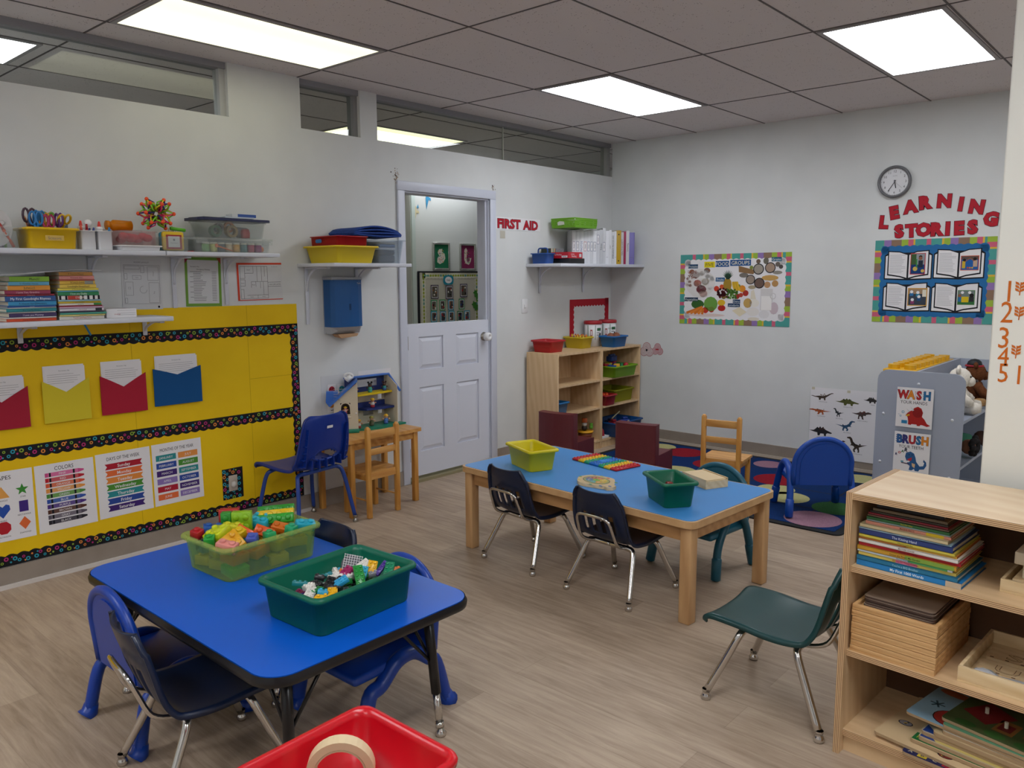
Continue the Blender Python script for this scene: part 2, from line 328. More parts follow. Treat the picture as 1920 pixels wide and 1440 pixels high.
# ceiling lights
def ceiling_light(x0, y0, c, st, label, w_=.6096, l_=1.2192):
    t = thing('ceiling_light', label, 'ceiling light', (x0, y0, H), 0, 'recessed fluorescent ceiling lights')
    f = MB()
    for a0, b0, a1, b1 in ((.012, .012, w_ - .012, .035), (.012, l_ - .035, w_ - .012, l_ - .012), (.012, .035, .035, l_ - .035), (w_ - .035, .035, w_ - .012, l_ - .035)): f.box(a0, b0, -.008, a1, b1, -.0005, mat('9a9698', .5))
    f.obj('frame', t)
    MB().box(.035, .035, -.006, w_ - .035, l_ - .035, -.001, panel_mat('diffuser_' + label[:4], c, st)).obj('diffuser', t)
COOLC = (.93, .96, 1.); WARMC = (1., .98, .66)
ceiling_light(.2507, -4.594, WARMC, LIGHT_WARM, 'warm yellowish ceiling light above the yellow board')
ceiling_light(.8603, -2.1562, COOLC, LIGHT_COOL, 'white ribbed ceiling light nearest the transom windows and far corner')
ceiling_light(2.6891, -2.1562, COOLC, LIGHT_COOL, 'bright white ceiling light high beside the cream wall end')
for x, y, lb in ((3.2987, -5.8132, 'ceiling light over the viewer, outside the picture'), (.8603, -7.65, 'ceiling light in the unseen rear of the room'), (5.7371, -5.8132, 'ceiling light far to the right of the viewer, outside the picture'), (3.2987, -8.2516, 'ceiling light behind the viewer, outside the picture'), (5.7371, -2.1562, 'ceiling light hidden behind the cream wall end')):
    ceiling_light(x, y, COOLC, LIGHT_COOL * 1.5, lb)  # panels added out of view to brighten and even out the room
ceiling_light(-1.4657, -2.2312, (1., .98, .55), 1.2, 'yellow ceiling light of the hallway seen through the transom windows')
ceiling_light(-.97, -5.87, COOLC, 8, 'white ceiling light of the hallway seen at the left end of the long transom')
ceiling_light(-1.89, -1.1, COOLC, 7, 'narrow hallway ceiling light by the hallway wall, hidden above the door wall', .36, 1.2192)  # added fill for the hallway, placed where the transoms cannot show it
# ================================================================ rug
def rug_mat():
    m, b, N, L = nodes('blue_rug_pile')
    tc = N('TexCoord'); n = N('TexNoise'); n.inputs['Scale'].default_value = 220; n.inputs['Detail'].default_value = 2; L(tc.outputs['Object'], n.inputs[0])
    r = ramp(N, [(.3, '0c2350'), (.7, '16386f')]); L(n.outputs[0], r.inputs[0]); L(r.outputs[0], b.inputs['Base Color']); b.inputs['Roughness'].default_value = .95; b.inputs['Specular IOR Level'].default_value = .1
    return m
def pile(h, h2): return speck('rug_' + h, h, h2, 220, .95, 0, .1)
rx0, rx1, ry0, ry1 = .475, 2.80, -1.71, -.075
r = MB(); r.prism(rrect(rx1 - rx0, ry1 - ry0, .05, 5, (rx0 + rx1) / 2, (ry0 + ry1) / 2), .0005, .008, mat('101216', .9))
r.prism(rrect(rx1 - rx0 - .1, ry1 - ry0 - .1, .01, 3, (rx0 + rx1) / 2, (ry0 + ry1) / 2), .008, .0105, rug_mat())
dk = mat('0b1020', .95)
for x in (1.02, 1.57, 2.12, 2.5): r.rect(x - .006, ry0 + .05, x + .006, ry1 - .05, dk, .0109)
for y in (-1.28, -.86, -.45): r.rect(rx0 + .05, y - .006, rx1 - .05, y + .006, dk, .0109)
pr_, pc_, pg_, pk_ = pile('7e1422', '95202e'), pile('a8a470', 'bdb885'), pile('2f5a33', '3e6b40'), pile('8b6678', 'a07a8a')
for x, y, rr, m in ((1.02, -.36, .17, pr_), (1.42, -.58, .17, pr_), (1.29, -.98, .17, pc_), (2.0, -.72, .17, pr_), (2.10, -.98, .13, pc_), (2.25, -1.13, .14, pc_), (2.59, -1.18, .15, pg_), (2.56, -1.50, .17, pk_), (2.1, -1.45, .14, pg_), (2.68, -.62, .1, pr_), (2.72, -.9, .1, pc_), (.78, -.78, .13, pg_), (.75, -.3, .14, pc_), (1.75, -.3, .12, pk_), (1.6, -1.4, .14, pr_), (2.45, -.3, .13, pc_)):
    r.disc(x, y, min(rr, rx1 - .06 - x), m, .0113, 28)
tag(r.obj('area_rug'), 'blue rug with coloured dots and a black border on the plank floor', 'rug')
RUG = .0113
# ================================================================ tables
def activity_table():
    t = thing('activity_table', 'low bright blue table with thick black edge in the foreground', 'table', (1.99, -4.90, 0))
    m = MB(); bl = mat('0457c2', .38); poly = rrect(1.22, .76, .085, 8)
    bm_ = MB(); k = len(poly); prof = [(0, .475), (0.0, .472), (.006, .462), (.004, .447), (-.01, .44)]
    e = MB(); vs = []; fs = []
    for dz, z in prof:
        pp = rrect(1.22 + 2 * dz, .76 + 2 * dz, .085 + dz, 8); vs += [(x, y, z) for x, y in pp]
    for i in range(len(prof) - 1):
        for j in range(k): fs.append((i * k + j, (i + 1) * k + j, (i + 1) * k + (j + 1) % k, i * k + (j + 1) % k))
    fs.append(tuple(range((len(prof) - 1) * k, len(prof) * k))[::-1])
    e.add(vs, fs, mat('121216', .35), None, True); e.obj('edge_band', t)
    MB().prism(rrect(1.214, .754, .083, 8), .470, .4765, bl).obj('tabletop', t)
    for sx in (-1, 1):
        for sy in (-1, 1):
            fx, fy = sx * .535, sy * .283; tx, ty = sx * .50, sy * .262
            def P(z): q = 1 - z / .44; return (tx + (fx - tx) * q, ty + (fy - ty) * q, z)
            l = MB().tube([P(.44), P(.15)], .0165, mat('101014', .3), 12).obj('leg', t)
            MB().tube([P(.15), P(.035)], .0125, CHROME, 12).tube([P(.05), P(.03)], .0145, CHROME, 12).lathe([(0, 0), (.017, .001), (.019, .01), (.012, .02), (.006, .03)], CHROME, 14, (fx, fy, 0)).obj('leg_insert', l)
            MB().tube([P(.25), (tx - sx * .15, ty, .438)], .006, mat('101014', .3), 8).tube([P(.25), (tx, ty - sy * .15, .438)], .006, mat('101014', .3), 8).obj('brace', t)
activity_table()
TA = .4765
def wood_table():
    t = thing('play_table', 'low wooden table with a light blue top and rounded maple edge', 'table', (2.025, -2.945, 0), radians(-3.6))
    L_, W_ = 1.50, .745
    e = MB(); e.prism(rrect(L_, W_, .05, 6), .438, .4688, speck('maple_edge', 'bd9466', 'c9a274', 14, .4)); e.obj('edge_band', t)
    MB().prism(rrect(L_ - .024, W_ - .024, .042, 6), .468, .4705, mat('418bd0', .4)).obj('tabletop', t)
    for sy in (-1, 1): MB().box(-.70, sy * .318 - .011, .365, .70, sy * .318 + .011, .438, PINEB).obj('apron', t)
    for sx in (-1, 1):
        MB().box(sx * .688 - .011, -.315, .365, sx * .688 + .011, .315, .438, PINEB).obj('apron', t)
        for sy in (-1, 1): MB().box(sx * .70 - .028, sy * .322 - .028, 0, sx * .70 + .028, sy * .322 + .028, .438, BEECH, .006).obj('leg', t)
PINEB = wood('beech_apron', 'a07444', 'bd9060', (1, 6, 6), .4, 8, .8)
wood_table(); TB = .4706
def small_table():
    t = thing('toy_table', 'small honey pine table against the wall holding the toy house', 'table', (.2, -3.07, 0))
    MB().prism(rrect(.38, .62, .02, 4), .478, .50, PINEH).obj('tabletop', t)
    for sy in (-1, 1): MB().box(-.155, sy * .255 - .009, .43, .155, sy * .255 + .009, .478, PINEH).obj('apron', t)
    for sx in (-1, 1):
        MB().box(sx * .155 - .009, -.255, .43, sx * .155 + .009, .255, .478, PINEH).obj('apron', t)
        for sy in (-1, 1): MB().box(sx * .16 - .017, sy * .262 - .017, 0, sx * .16 + .017, sy * .262 + .017, .478, PINE, .003).obj('leg', t)
small_table()
# ================================================================ chairs
def shell(profile, widths, nu, nv, m, cup, hole, k=1., skirt=.014):
    pr = [(y * k, z * k) for y, z in profile]; c = crom([(w * k, y, z) for (y, z), w in zip(pr, widths)], 5)
    n = len(c); vs = []; fs = []; W_ = nu + 3
    for i, p in enumerate(c):
        a = c[max(0, i - 1)]; b = c[min(n - 1, i + 1)]; ty, tz = b.y - a.y, b.z - a.z; d = math.hypot(ty, tz) or 1; ny, nz = tz / d, -ty / d   # normal towards the sitter
        if nz < 0 and abs(ty) > abs(tz): ny, nz = -ny, -nz
        q0 = cup(i / (n - 1)) * k
        for j in range(-1, nu + 2):
            u = -1 + 2 * min(max(j, 0), nu) / nu; q = q0 * (abs(u) ** 2.4); o = 0
            if j in (-1, nu + 1): q -= skirt * k; o = .003 * k * (1 if j > 0 else -1)
            vs.append((u * p.x + o, p.y + ny * q, p.z + nz * q))
    for i in range(n - 1):
        for j in range(nu + 2):
            if 0 < j <= nu and hole(i, j - 1, n): continue
            fs.append((i * W_ + j, (i + 1) * W_ + j, (i + 1) * W_ + j + 1, i * W_ + j + 1))
    return MB().add(vs, fs, m, None, True)
def school_chair(name, label, hcol, loc, rz, k=1., group='plastic shell school chairs'):
    t = thing(name, label, 'chair', loc, radians(rz), group); m = mat(hcol, .33)
    prof = [(.207, .247), (.202, .263), (.175, .271), (.09, .268), (.0, .258), (-.07, .258), (-.118, .268), (-.150, .30), (-.172, .345), (-.190, .40), (-.206, .45), (-.216, .485), (-.222, .508)]
    wd = [.142, .15, .156, .16, .16, .157, .153, .15, .148, .143, .132, .118, .10]
    def cup(s): return .011 if s < .5 else .011 + .02 * min(1, (s - .5) * 3) * (1 if s < .85 else .8)
    hs = {5, 6, 9, 10, 13, 14, 17, 18}
    def hole(i, j, n): s = i / (n - 1); return .595 < s < .74 and j in hs
    sh = shell(prof, wd, 24, 0, m, cup, hole, k).obj('seat_shell', t); solid(sh, .007 * k, 0)
    r = .0122 * k
    def sc(ps): return [(x * k, y * k, z * k) for x, y, z in ps]
    for sy, zb, yb in ((-1, .238, -.085), (1, .236, .095)):
        for sx in (-1, 1):
            p = crom(sc([(sx * .178, sy * .182, .03), (sx * .150, sy * (.182 * .45 + abs(yb) * .55), .14), (sx * .128, yb * 1.06, .222), (sx * .10, yb, zb), (sx * .05, yb, zb), (0, yb, zb)]), 5)
            l = MB().tube(p, r, CHROME, 10).obj('leg', t)
            MB().lathe([(0, 0), (.014 * k, .001), (.017 * k, .009 * k), (.013 * k, .019 * k), (.008 * k, .026 * k), (.0125 * k, .028 * k), (.0125 * k, .036 * k)], CHROME, 14, (sx * .178 * k, sy * .184 * k, 0)).obj('foot_glide', l)
    b = crom(sc([(-.085, -.07, .242), (-.092, -.115, .246), (-.1, -.170, .275), (-.096, -.200, .34), (-.088, -.216, .382), (-.06, -.223, .398), (0, -.225, .40), (.06, -.223, .398), (.088, -.216, .382), (.096, -.200, .34), (.1, -.170, .275), (.092, -.115, .246), (.085, -.07, .242)]), 4)
    MB().tube(b, .0075 * k, CHROME, 8).obj('back_brace', t)
    for x, y in ((-.07, .1), (.07, .1)): MB().lathe([(0, .2725), (.006, .271), (.007, .2665)], CHROME, 10, (x * k, y * k, (.2705 * k - .2695) * 1)).obj('rivet', t)
    return t
NAVY = '0e1c38'
ch = school_chair('school_chair', 'navy shell chair at the light blue table behind the turtle puzzle end, nearer the door', NAVY, (1.675, -3.13, 0), -5, 1.04)
ch['label'] = 'navy shell chair tucked under the light blue table, in front of the yellow bin'
dup(ch, (2.272, -3.178, 0), radians(-3), 'navy shell chair at the light blue table, in front of the turtle puzzle')
dup(ch, (2.10, -5.215, 0), radians(-7), 'navy shell chair tucked under the near long side of the bright blue table')
dup(ch, (1.775, -4.68, 0), radians(178), 'navy shell chair across the bright blue table, only its rounded back top showing')
school_chair('school_chair', 'green shell chair with chrome legs beside the wooden bookcase', '0c3b3c', (3.275, -3.635, 0), 90, 1.1)
# big blue chair
def big_blue_chair():
    t = thing('stacking_chair', 'large royal blue plastic chair with a handle opening, facing the yellow board', 'chair', (.272, -3.612, 0), radians(97)); m = mat('0a2f88', .35); k = 1.0
    prof = [(.205, .37), (.2, .384), (.175, .392), (.1, .388), (0, .378), (-.08, .376), (-.13, .385), (-.165, .415), (-.185, .455), (-.20, .51), (-.213, .58), (-.223, .64), (-.228, .69), (-.229, .712)]
    wd = [.185, .195, .20, .205, .205, .204, .203, .20, .196, .19, .182, .172, .155, .12]
    def hole(i, j, n):
        s = i / (n - 1); d = {11: .03, 12: .04, 13: .05, 14: .05, 15: .05, 16: .05, 17: .04, 18: .03}.get(j)
        return 8 <= j <= 21 and abs(s - .625) < .045 * (1 - max(0, abs(j - 14.5) - 2.5) / 4.6)
    solid(shell(prof, wd, 30, 0, m, lambda s: .02 if s < .5 else .034, hole, k).obj('seat_shell', t), .007, 0)
    def yb(z): return -.168 - (z - .41) * .19
    for sx in (-1, 1):
        rb = MB(); pts = [(z, yb(z)) for z in (.41, .48, .56, .64)]
        for z, y in [(zz, yb(zz)) for zz in (.42, .46, .50, .54, .58, .62)]: rb.box(sx * .15, y - .014, z - .003, sx * (.18 - (z - .42) * .15), y + .022, z + .003, m)
        vs = []
        for z, y in pts: vs += [(sx * .147, y - .016, z), (sx * .147, y + .006, z), (sx * .152, y + .006, z), (sx * .152, y - .016, z)]
        for i in range(3): rb.add(vs[i * 4:i * 4 + 8], [(0, 1, 5, 4), (1, 2, 6, 5), (2, 3, 7, 6), (3, 0, 4, 7)], m)
        rb.obj('side_rib', t)
    for x in (-.11, -.055, 0, .055, .11): MB().box(x - .003, -.2, .395, x + .003, -.155, .45, m).obj('rib', t)
    rim = MB().tube([(x, yb(z) - .008, z) for x, z in ((-.105, .462), (-.05, .508), (0, .522), (.05, .508), (.105, .462), (.05, .44), (0, .436), (-.05, .44))], .008, m, 8, closed=True); rim.obj('handle_rim', t)
    MB().add([(-.022, -.2335, .632), (.022, -.2335, .632), (.022, -.2365, .648), (-.022, -.2365, .648)], [(0, 1, 2, 3)], PAPER).obj('maker_label', t)
    fm = mat('1c3f8f', .35)
    for sy, yb_ in ((-1, -.12), (1, .12)):
        for sx in (-1, 1):
            p = crom([(sx * .222, sy * .188, .035), (sx * .195, sy * .165, .2), (sx * .175, sy * .14, .325), (sx * .15, yb_, .358), (sx * .08, yb_, .362), (0, yb_, .362)], 5)
            l = MB().tube(p, .0125, fm, 10).obj('leg', t)
            MB().lathe([(0, 0), (.016, .001), (.018, .01), (.011, .02), (.008, .03), (.0145, .032), (.0145, .045)], STEEL, 14, (sx * .223, sy * .19, 0)).obj('foot_glide', l)
big_blue_chair()
def arch_chair(name, label, h, loc, rz, top=.51, arm=.31, w=.36, dp=.35, flat=False, boots='b'):
    t = thing(name, label, 'chair', loc, radians(rz), 'moulded plastic toddler chairs'); m = mat(h, .36); hw, hd = w / 2, dp / 2
    zs = .235
    MB().box(-hw + .02, -hd + .03, zs - .035, hw - .02, hd + .02, zs, m, .017, None, 3).obj('seat', t)
    # back panel: arched outline with a raised rim, leaning slightly
    n = 16; bw = hw - .028; pts = [(-bw, zs - .03), (-bw, top - bw * .95)]
    for i in range(1, n): a = pi - pi * i / n; pts.append((bw * cos(a), top - bw * .95 + bw * .95 * sin(a)))
    pts += [(bw, top - bw * .95), (bw, zs - .03)]
    lean = Matrix(((1, 0, 0, 0), (0, -.12, -1, -hd + .045), (0, 1, -.0, 0), (0, 0, 0, 1)))
    lean = Matrix(((1, 0, 0, 0), (0, -.1, -1, -hd + .06), (0, 1, 0, 0), (0, 0, 0, 1)))
    b = MB(); b.prism(pts, -.008, .008, m, lean); pad = [(x * .8, zs - .03 + (z - zs + .03) * .9) for x, z in pts]; b.prism(pad, .008, .013, m, lean); b.obj('backrest', t)
    rim = MB().tube([lean @ Vector((x, z, 0)) for x, z in crom([(x, z, 0) for x, z in pts], 2) and [(p.x, p.y) for p in crom([(x, z, 0) for x, z in pts], 2)]], .0165, m, 8); rim.obj('back_rim', t)
    for sx in (-1, 1):
        x = sx * (hw - .012)
        p = crom([(x + sx * .012, -hd, .01), (x, -hd + .035, .16), (x - sx * .004, -hd + .075, arm - .045), (x - sx * .005, -.045, arm), (x - sx * .005, .03, arm - .004), (x - sx * .004, hd - .085, arm - .06), (x, hd - .03, .15), (x + sx * .012, hd, .01)], 5)
        lg = MB().tube(p, .0205, m, 12, flat=1.25 if flat else 1.).obj('leg', t)
        for q in (0, -1):
            a, c = Vector(p[q]), Vector(p[3 if q == 0 else -4]); dr = (c - a).normalized()
            if flat: e = a + dr * .03; MB().tube([(a.x, a.y + (-1 if q == 0 else 1) * .012, .001), (a.x, a.y, .014), e], [.034, .028, .024], m, 12).obj('boot', lg)
            else: MB().tube([a - dr * .006, a, a + dr * .1, a + dr * .108], [.016, .0245, .0255, .021], m, 12).obj('boot', lg)
    return t
arch_chair('toddler_chair', 'bright blue toddler armchair standing on the dotted rug', '0444a4', (2.49, -1.318, RUG), 38, .50, .315, .40, .36)
arch_chair('toddler_chair', 'teal toddler chair behind the light blue table, next to the wooden box', '175a70', (2.395, -2.61, 0), 175, .50, .30, .40, .35)
ac = arch_chair('toddler_chair', 'royal blue round-backed chair at the near left corner of the bright blue table', '0c3c9c', (1.70, -5.147, 0), 1, .495, .235, .38, .37, True)
dup(ac, (2.20, -4.645, 0), radians(181), 'royal blue round-backed chair behind the green bin of small bricks')
def vinyl_chair(label, loc, rz, dupe=None):
    if dupe: return dup(dupe, loc, radians(rz), label)
    t = thing('vinyl_chair', label, 'chair', loc, radians(rz), 'maroon vinyl chairs'); m = mat('5f2029', .42)
    # curved backrest
    vs = []; n = 8; prof = []
    for i in range(n + 1):
        x = -.155 + .31 * i / n; c = -.02 * (1 - (x / .155) ** 2); prof.append((x, -.185 + c + .02))
    poly = prof + [(x, y + .085) for x, y in prof[::-1]]
    b = MB().prism(poly, .0, .46, m).obj('backrest', t); bv = b.modifiers.new('soft', 'BEVEL'); bv.width = .016; bv.segments = 3; bv.limit_method = 'ANGLE'
    pts = [(-.12, .235), (.175, .235), (.175, 0), (.12, 0), (.10, .085), (.05, .12), (0, .12), (-.04, .085), (-.06, 0), (-.12, 0)]
    M = Matrix(((0, 0, 1, 0), (1, 0, 0, 0), (0, 1, 0, 0), (0, 0, 0, 1)))
    s = MB().prism(pts, -.152, .152, m, M).obj('seat', t); bv = s.modifiers.new('soft', 'BEVEL'); bv.width = .02; bv.segments = 3; bv.limit_method = 'ANGLE'
    return t
v = vinyl_chair('maroon vinyl chair at the rug corner, right in front of the birch cubby shelf', (.60, -1.455, RUG), 7)
vinyl_chair('maroon vinyl chair on the rug, in front of the blue tub of cars', (1.295, -1.435, RUG), 9, v)
def ladder_chair(label, loc, rz, top=.585, dupe=None):
    if dupe: return dup(dupe, loc, radians(rz), label)
    t = thing('wooden_chair', label, 'chair', loc, radians(rz), 'wooden ladder-back chairs')
    for sx in (-1, 1):
        p = MB(); x = sx * .118; p.box(x - .015, -.135, 0, x + .015, -.105, top - .01, PINE, .005); p.ball((x, -.12, top - .014), .0148, PINE, 10); p.obj('back_post', t)
        MB().box(x - .015, .085, 0, x + .015, .115, .275, PINE, .004).obj('leg', t)
        MB().box(x - .007, -.105, .24, x + .007, .085, .27, PINE).obj('apron', t)
        MB().tube([(x, -.105, .11), (x, .085, .11)], .006, PINE, 8).obj('stretcher', t)
    MB().prism(rrect(.27, .245, .012, 3, 0, .0), .275, .292, PINEH).obj('seat', t) if False else MB().prism([(-.10, -.125), (.10, -.125), (.10, -.10), (.14, -.10), (.14, .125), (-.14, .125), (-.14, -.10), (-.10, -.10)], .275, .292, PINEH).obj('seat', t)
    MB().box(-.104, .094, .245, .104, .106, .275, PINEH).obj('apron', t); MB().box(-.104, -.128, .245, .104, -.112, .275, PINEH).obj('apron', t)
    for z0, z1 in ((.505, .553), (.40, .44)): MB().box(-.105, -.128, z0, .105, -.113, z1, PINEH, .003).obj('back_rail', t)
    return t
l = ladder_chair('honey pine ladder-back chair pushed up to the small toy table', (.325, -3.155, 0), 92)
ladder_chair('honey pine ladder-back chair standing on the dotted rug', (1.935, -1.425, RUG), 9, dupe=l)
# ================================================================ yellow bulletin board
YEL = speck('yellow_board_paper', 'e4bb04', 'e9c20a', 4, .6, 0, .3)
PK, TL, ORG, GRN = PP('b52f78'), PP('2f9db4'), PP('e08a40'), PP('8cab3a'); BK = PP('15141a')
def dots(m, u0, u1, v0, v1, z, seed):
    rd = random.Random(seed); u = u0 + .012; i = 0
    while u < u1 - .008:
        h = v1 - v0; c = (PK, TL, ORG, GRN)[i % 4 if rd.random() < .7 else rd.randrange(4)]; r = (.0105, .0085, .007, .0105, .0055)[i % 5]
        v = v0 + h * (.3 if i % 2 else .66) + rd.uniform(-.004, .004)
        if i % 5 == 4: m.disc(u, v, .005, c, z, 8)
        else: m.ring(u, v, r * .48, r, c, z, 10)
        q = v0 + h * (.8 if i % 2 else .2)
        if i % 3 == 0: m.disc(u + .006, q, .0042, (ORG, PK, GRN, TL)[i % 4], z, 7)
        u += .019; i += 1
def scallop(L_, w, m, z, seed, prd=.052, amp=.006, pattern=True, back=None):
    s = MB(); n = max(4, int(L_ / prd * 6)); vs = []
    for i in range(n + 1):
        u = L_ * i / n; vs += [(u, 0, z), (u, w - amp + amp * abs(sin(pi * u / prd)) * 1.6, z)]
    s.add(vs, [(2 * i, 2 * i + 2, 2 * i + 3, 2 * i + 1) for i in range(n)], m)
    if pattern: dots(s, 0, L_, .003, w - .004, z + .0005, seed)
    return s
b = thing('bulletin_board', 'bright yellow paper bulletin board with black ring-patterned borders', 'bulletin board', M=onA(-3.447, .1075, .0005))
y = MB(); y.box(-3.0, 0, 0, 0, 1.233, .002, YEL)
sm = PP('bf9a06')
for u in (-1.03, -2.07, -.345): y.rect(u - .0012, 0, u + .0012, 1.233, sm, .0023)
y.rect(-.345, .79, 0, .7925, sm, .0023); y.obj('backing_paper', b)
def strip(u0, v0, L_, w, ang, seed):
    return scallop(L_, w, BK, .003, seed).obj('border_strip', b, M=TR(u0, v0, 0) @ RZ(ang))
strip(0, 1.11, 3.0, .06, 180, 1); strip(0, .585, 3.0, .062, 180, 2); strip(-3.0, .0, 3.0, .056, 0, 3); strip(0, .03, 1.08, .055, 90, 4)
# paper pockets and the sheets in them
def lines(m, x0, x1, ys, c, wd=.0016, z=.0006, jit=0, seed=1):
    rd = random.Random(seed)
    for v in ys: m.rect(x0, v - wd / 2, x1 - rd.random() * jit, v + wd / 2, c, z)
def pocket(y0, y1, z0, z1, zt, col, cname, label, notch, dx):
    w_, cx = y1 - y0, (y0 + y1) / 2
    s = MB(); s.box(-w_ * .44 + dx, .02, 0, w_ * .42 + dx, zt - z0, .0025, PAPER); s.box(-w_ * .42 + dx, .02, .0025, w_ * .44 + dx, zt - z0 - .008, .004, PAPER)
    s.text('Permission Slip', dx, zt - z0 - .027, .006, INKG, .0045); lines(s, -w_ * .36 + dx, w_ * .36 + dx, [zt - z0 - .045 - .011 * k for k in range(5)], INKG, .0012, .0045, .05, int(w_ * 1e4))
    tag(s.obj('paper_sheets', M=onA(cx, z0, .006)), 'white printed sheets tucked in the ' + cname, 'paper', 'sheets in the paper pockets')
    h_ = z1 - z0; m = PP(col); p = MB(); p.prism([(-w_ / 2, 0), (w_ / 2, 0), (w_ / 2, h_), (w_ * .28, h_ - (h_ * notch) * .42), (0.0, h_ - h_ * notch), (-w_ * .28, h_ - h_ * notch * .42), (-w_ / 2, h_)], 0, .003, m)
    tag(p.obj('paper_pocket', M=onA(cx, z0, .0125)), label, 'paper pocket', 'paper pockets on the yellow board')
pocket(-5.22, -4.988, .784, .985, 1.04, 'a01c33', 'leftmost crimson pocket', 'crimson paper pocket cut off at the left edge of the board', .34, 0)
pocket(-4.926, -4.705, .787, 1.0, 1.072, 'd3c02c', 'yellow pocket', 'pale yellow paper pocket on the yellow board', .3, -.003)
pocket(-4.652, -4.415, .792, 1.0, 1.072, 'a81c34', 'crimson pocket between the yellow and blue ones', 'crimson paper pocket between the yellow and blue pockets', .32, -.004)
pocket(-4.375, -4.102, .804, 1.012, 1.08, '0b4c86', 'blue pocket', 'blue paper pocket on the yellow board', .2, -.002)
item_ = MB().box(-.005, -.035, 0, .005, .035, .0006, mat('2f8ab8', .4)); tag(item_.obj('tape_strip', M=onA(-4.69, 1.245, .0035) @ RZ(25)), 'short strip of blue tape on the yellow board under the lower shelf', 'tape')
# printed posters
def poster(name, label, cat, cy, cz, w_, h_, draw, wallB=False, x=.0032, base=PAPER, tilt=0, group=None):
    m = MB(); m.box(-w_ / 2, -h_ / 2, 0, w_ / 2, h_ / 2, .0008, base); draw(m)
    return tag(m.obj(name, M=(onB(cy, cz, -x) if wallB else onA(cy, cz, x)) @ RZ(tilt)), label, cat, group)
Z = .0012; Z2 = .0016; Z3 = .002
def d_shapes(m):
    m.text('SHAPES', 0, .142, .02, INK, Z)
    def nm(t, x, y_): m.text(t, x, y_, .0075, INK, Z, wmax=.07)
    st = [(.09 + .030 * (1 if k % 2 == 0 else .42) * sin(2 * pi * k / 10), .072 + .030 * (1 if k % 2 == 0 else .42) * cos(2 * pi * k / 10)) for k in range(10)]
    m.poly(st, PP('3d8a35'), Z); nm('STAR', .092, .036)
    m.rect(.072, -.04, .112, .015, PP('40297a'), Z); nm('RECTANGLE', .092, -.054)
    m.poly([(.092, -.065), (.118, -.098), (.092, -.131), (.066, -.098)], PP('dd6a38'), Z); nm('DIAMOND', .092, -.145)
    m.poly([(0, .1), (.034, .042), (-.034, .042)], PP('e0a050'), Z); nm('TRIANGLE', 0, .03)
    m.poly([(.0, -.058), (-.033, -.018), (-.03, .004), (-.015, .01), (0, -.003), (.015, .01), (.03, .004), (.033, -.018)], PP('2a4fa5'), Z); nm('HEART', 0, -.07)
    m.poly([(.033 * cos(pi / 8 + pi * k / 4), -.106 + .033 * sin(pi / 8 + pi * k / 4)) for k in range(8)], PP('b3202c'), Z); nm('OCTAGON', 0, -.15)
    m.disc(-.09, .07, .03, PP('2f9db4'), Z, 20); nm('CIRCLE', -.09, .03); m.rect(-.118, -.04, -.062, .01, PP('c86aa0'), Z); nm('SQUARE', -.09, -.054); m.disc(-.09, -.1, .034, PP('8d6fb0'), Z, 20, .022); nm('OVAL', -.09, -.145)
def d_colors(m):
    m.text('COLORS', -.003, .148, .021, INK, Z, sx=.8)
    for k, (t, c, c2) in enumerate((('PINK', 'd8719f', 'c94f87'), ('RED', 'c85a62', 'b81f2e'), ('ORANGE', 'd97555', 'd8583a'), ('YELLOW', 'e0a062', 'e5984a'), ('GREEN', '6d9c55', '4b8a3e'), ('BLUE', '4a67ad', '3353a5'), ('PURPLE', '62508f', '4b2f7f'), ('BROWN', '64473f', '573327'), ('GRAY', '77707c', '5b5663'), ('BLACK', '4a4650', '27252c'))):
        y0 = .118 - .0272 * k; hh = .0105; x0, x1 = -.092, .062
        m.rect(x0, y0 - hh, x1, y0 + hh, PP(c), Z); m.rect(x0 - .002, y0 - hh, x0 + .012, y0 + hh, PP(c2), Z2)
        m.poly([(x1, y0 - hh), (x1 + .028, y0 - .004), (x1 + .028, y0 + .004), (x1, y0 + hh)], PP(c2), Z)
        for xx in (x0 + .022, x1 - .02): m.rect(xx - .005, y0 - hh, xx + .004, y0 + hh, INK, Z2)
        m.text(t, -.012, y0, .012, PAPER, Z3, sx=.95)
def d_days(m):
    m.text('DAYS OF THE WEEK', 0, .142, .019, INK, Z, sx=.72, wmax=.215)
    for k, (t, c) in enumerate((('Sunday', 'a81a2d'), ('Monday', 'df6b38'), ('Tuesday', 'e08a3e'), ('Wednesday', '4a8a30'), ('Thursday', '2d8a92'), ('Friday', '2a4795'), ('Saturday', '40266f'))):
        y0 = .1 - .0378 * k; hh = .0155; L_ = .098
        m.poly([(-L_, y0 - hh), (L_, y0 - hh), (L_ - .011, y0), (L_, y0 + hh), (-L_, y0 + hh), (-L_ + .011, y0)], PP(c), Z)
        m.text(t, 0, y0, .017, PAPER, Z2, bold=.012)
def d_months(m):
    m.text('MONTHS OF THE YEAR', 0, .138, .019, INK, Z, sx=.7, wmax=.23)
    for k, (t, c) in enumerate((('JANUARY', '2d8a8f'), ('FEBRUARY', '2c4a9b'), ('MARCH', '41276f'), ('APRIL', '8a74b5'), ('MAY', 'ac1d32'), ('JUNE', 'df6b3c'), ('JULY', 'e09048'), ('AUGUST', '4a8d33'), ('SEPTEMBER', '2d8a8f'), ('OCTOBER', '2c4a9b'), ('NOVEMBER', '41276f'), ('DECEMBER', '8a74b5'))):
        x0 = -.122 + (k // 6) * .126; y0 = .094 - (k % 6) * .0445
        m.rect(x0, y0 - .0165, x0 + .114, y0 + .0165, PP(c), Z); m.text(t, x0 + .057, y0, .0135, PAPER, Z2, wmax=.1, sx=.95)
poster('shapes_poster', 'white shapes chart at the left edge under the pockets', 'poster', -5.139, .407, .278, .347, d_shapes, tilt=-.5)
